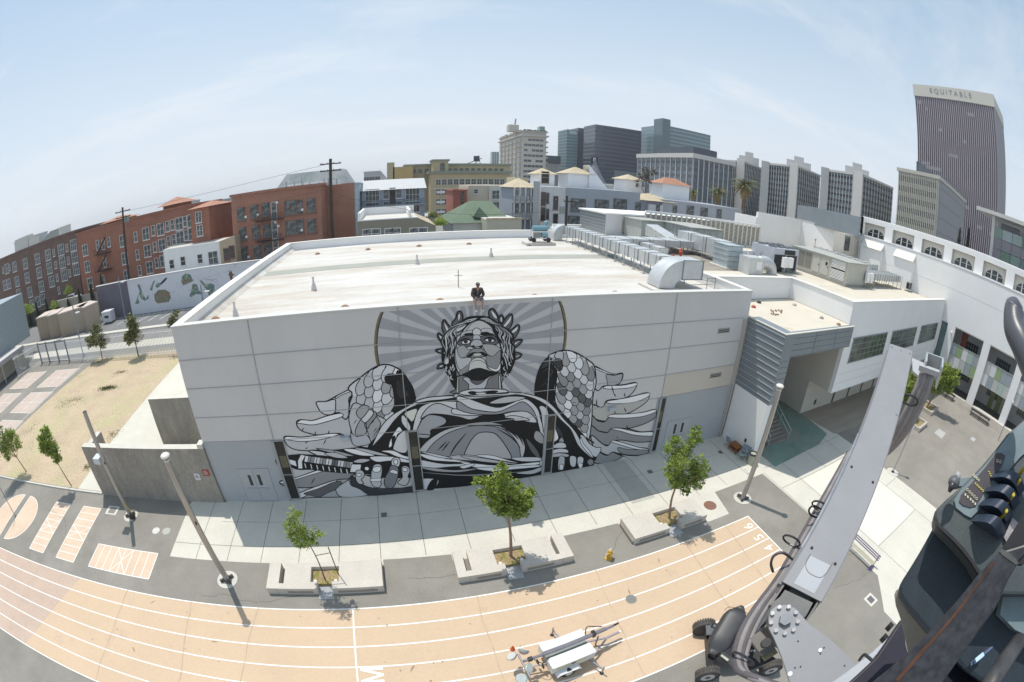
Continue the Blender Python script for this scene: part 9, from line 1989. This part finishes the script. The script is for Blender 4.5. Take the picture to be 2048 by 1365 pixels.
for s_, kn_ in ((-1,'L'),(1,'R')):
    skin('shorts_leg', [(s_*.05,.04,.10),P_['h'+kn_],(P_['k'+kn_][0]*.95,-.33,.095),(P_['k'+kn_][0],-.43,.05)], [(0,1),(1,2),(2,3)], [.13,.12,.095,.088], sh_)
    a = Vector(P_['a'+kn_]); tt_ = Vector(P_['t'+kn_]); skin('trainer', [tuple(a+Vector((0,.03,-.05))),tuple(a.lerp(tt_,.5)+Vector((0,0,-.03))),tuple(tt_+Vector((0,-.02,-.01)))], [(0,1),(1,2)], [.052,.05,.042], shoe)
    skin('sock', [tuple(a+Vector((0,.0,.08))),tuple(a+Vector((0,.01,-.02)))], [(0,1)], [.043,.044], sock)
    # hand with five fingers, clasped between the knees
    w_ = Vector(P_['w'+kn_]); pal = w_+Vector((-s_*.045,-.035,-.03)); V = [w_, pal]; Ed = [(0,1)]; Rr_ = [.028,.034]
    for f in range(4):
        b0_ = pal+Vector((-s_*.015,-.02+f*.014,-.02-f*.012)); m_ = b0_+Vector((-s_*.03,-.012,-.012)); e_ = m_+Vector((-s_*.012,.012,-.022-(.006 if f in (1,2) else 0))); i0 = len(V); V += [b0_,m_,e_]; Ed += [(1,i0),(i0,i0+1),(i0+1,i0+2)]; Rr_ += [.0105,.0095,.008]
    th = pal+Vector((0,-.03,.012)); th2 = th+Vector((-s_*.025,-.018,.006)); i0 = len(V); V += [th, th2]; Ed += [(1,i0),(i0,i0+1)]; Rr_ += [.0115,.0095]
    skin('hand', [tuple(v) for v in V], Ed, Rr_, sk, sub=1)
b = MB(); hc = Vector((0,-.205,.83))
b.ball(tuple(hc), (.098,.105,.075), capm, 3); b.box((-.03,-.318,.845),(.03,-.295,.885), M('white cap front',(.6,.57,.55),.7,.05,6)); b.raw([(-.075,-.29,.80),(.075,-.29,.80),(.06,-.39,.775),(-.06,-.39,.775),(-.075,-.29,.812),(.075,-.29,.812),(.06,-.39,.787),(-.06,-.39,.787)],[(0,3,2,1),(4,5,6,7),(0,1,5,4),(1,2,6,5),(2,3,7,6),(3,0,4,7)],capm)
b.build('cap', man, local=True)
b = MB()
for s_ in (-1,1): b.ball((s_*.032,-.292,.772),(.014,.008,.009),white,1); b.ball((s_*.032,-.299,.771),(.006,.004,.006),dark,1); b.ball((s_*.095,-.20,.765),(.012,.025,.035),sk,1)
b.ball((0,-.305,.745),(.016,.02,.022),sk,2); b.box((-.028,-.295,.708),(.028,-.285,.717),M('lips',(.25,.10,.08),.6,.05,5)); b.build('face', man, local=True)
b = MB(); b.ball((0,-.265,.705),(.055,.03,.035),M('short beard',(.11,.075,.055),.9,.2,10),2); b.build('beard', man, local=True)
# ---- repeated fittings that were built in one go become one object each
def split_parts(names):
    for ob in [o for o in sc.objects if o.type == 'MESH' and o.name.split('.')[0] in names and o.parent]:
        me = ob.data
        if me.users > 1: continue
        n = len(me.vertices); par = list(range(n))
        def find(i):
            while par[i] != i: par[i] = par[par[i]]; i = par[i]
            return i
        for p in me.polygons:
            v = p.vertices
            for k in v[1:]: par[find(k)] = find(v[0])
        isl = {}
        for i in range(n): isl.setdefault(find(i), []).append(i)
        bb_ = []
        for r_, vi in isl.items():
            cs = [me.vertices[i].co for i in vi]; bb_.append([[min(c[a] for c in cs) for a in range(3)], [max(c[a] for c in cs) for a in range(3)], set(vi)])
        ch = True
        while ch and len(bb_) > 1:
            ch = False; i = 0
            while i < len(bb_):
                j = i+1
                while j < len(bb_):
                    if all(bb_[i][0][a]-.03 <= bb_[j][1][a] and bb_[j][0][a]-.03 <= bb_[i][1][a] for a in range(3)):
                        A = bb_[i]; B = bb_.pop(j); A[0] = [min(A[0][a],B[0][a]) for a in range(3)]; A[1] = [max(A[1][a],B[1][a]) for a in range(3)]; A[2] |= B[2]; ch = True
                    else: j += 1
                i += 1
        if not 2 <= len(bb_) <= 60: continue
        name = ob.name.split('.')[0]; sm = me.polygons[0].use_smooth
        for lo, hi, vs in bb_:
            ids = sorted(vs); mp_ = {v: i for i, v in enumerate(ids)}; pl = [p for p in me.polygons if p.vertices[0] in vs]
            m2 = bpy.data.meshes.new(name); m2.from_pydata([me.vertices[i].co for i in ids], [], [[mp_[v] for v in p.vertices] for p in pl])
            for mt in me.materials: m2.materials.append(mt)
            m2.polygons.foreach_set('material_index', [p.material_index for p in pl]); m2.polygons.foreach_set('use_smooth', [sm]*len(pl)); m2.update()
            o2 = bpy.data.objects.new(name, m2); COL.objects.link(o2); o2.parent = ob.parent; o2.location = ob.location
            for c in list(ob.children): 
                if lo is bb_[0][0]: c.parent = o2
        bpy.data.objects.remove(ob)
split_parts({'wall_light','dark_pilaster','vent_hood','support','flange','support_frame','air_conditioner','post','roof_pipes','penthouse','intake','door','pole_bracket','louvre','roof_edge','flood_lamp','conduit','roof_vent','leg','caster','coil','parapet_cap','stop','outlet','base','bar','tank','grille','hood_flange','blind','crossarm','cable'})
split_parts({'balcony'})
for o in list(sc.objects):
    if o.name.split('.')[0] == 'conduit': o.name = 'conduit'
# ---- thin city haze: one closed box of even, pale air around everything
hb_ = MB(); hb_.box((-3200,-1100,-1.2),(3700,4700,130), None if False else M('haze shell'))
hm_ = bpy.data.materials.new('haze'); hm_.use_nodes = True; n_ = hm_.node_tree; n_.nodes.remove(n_.nodes['Principled BSDF'])
pv = n_.nodes.new('ShaderNodeVolumePrincipled'); pv.inputs['Color'].default_value = (.93,.96,1,1); pv.inputs['Density'].default_value = .0003; pv.inputs['Anisotropy'].default_value = .3
n_.links.new(pv.outputs[0], n_.nodes['Material Output'].inputs['Volume']); hb_.mats = [hm_]
hz_o = hb_.build('haze', kind='stuff', label='thin pale haze in the air over the city', cat='haze')
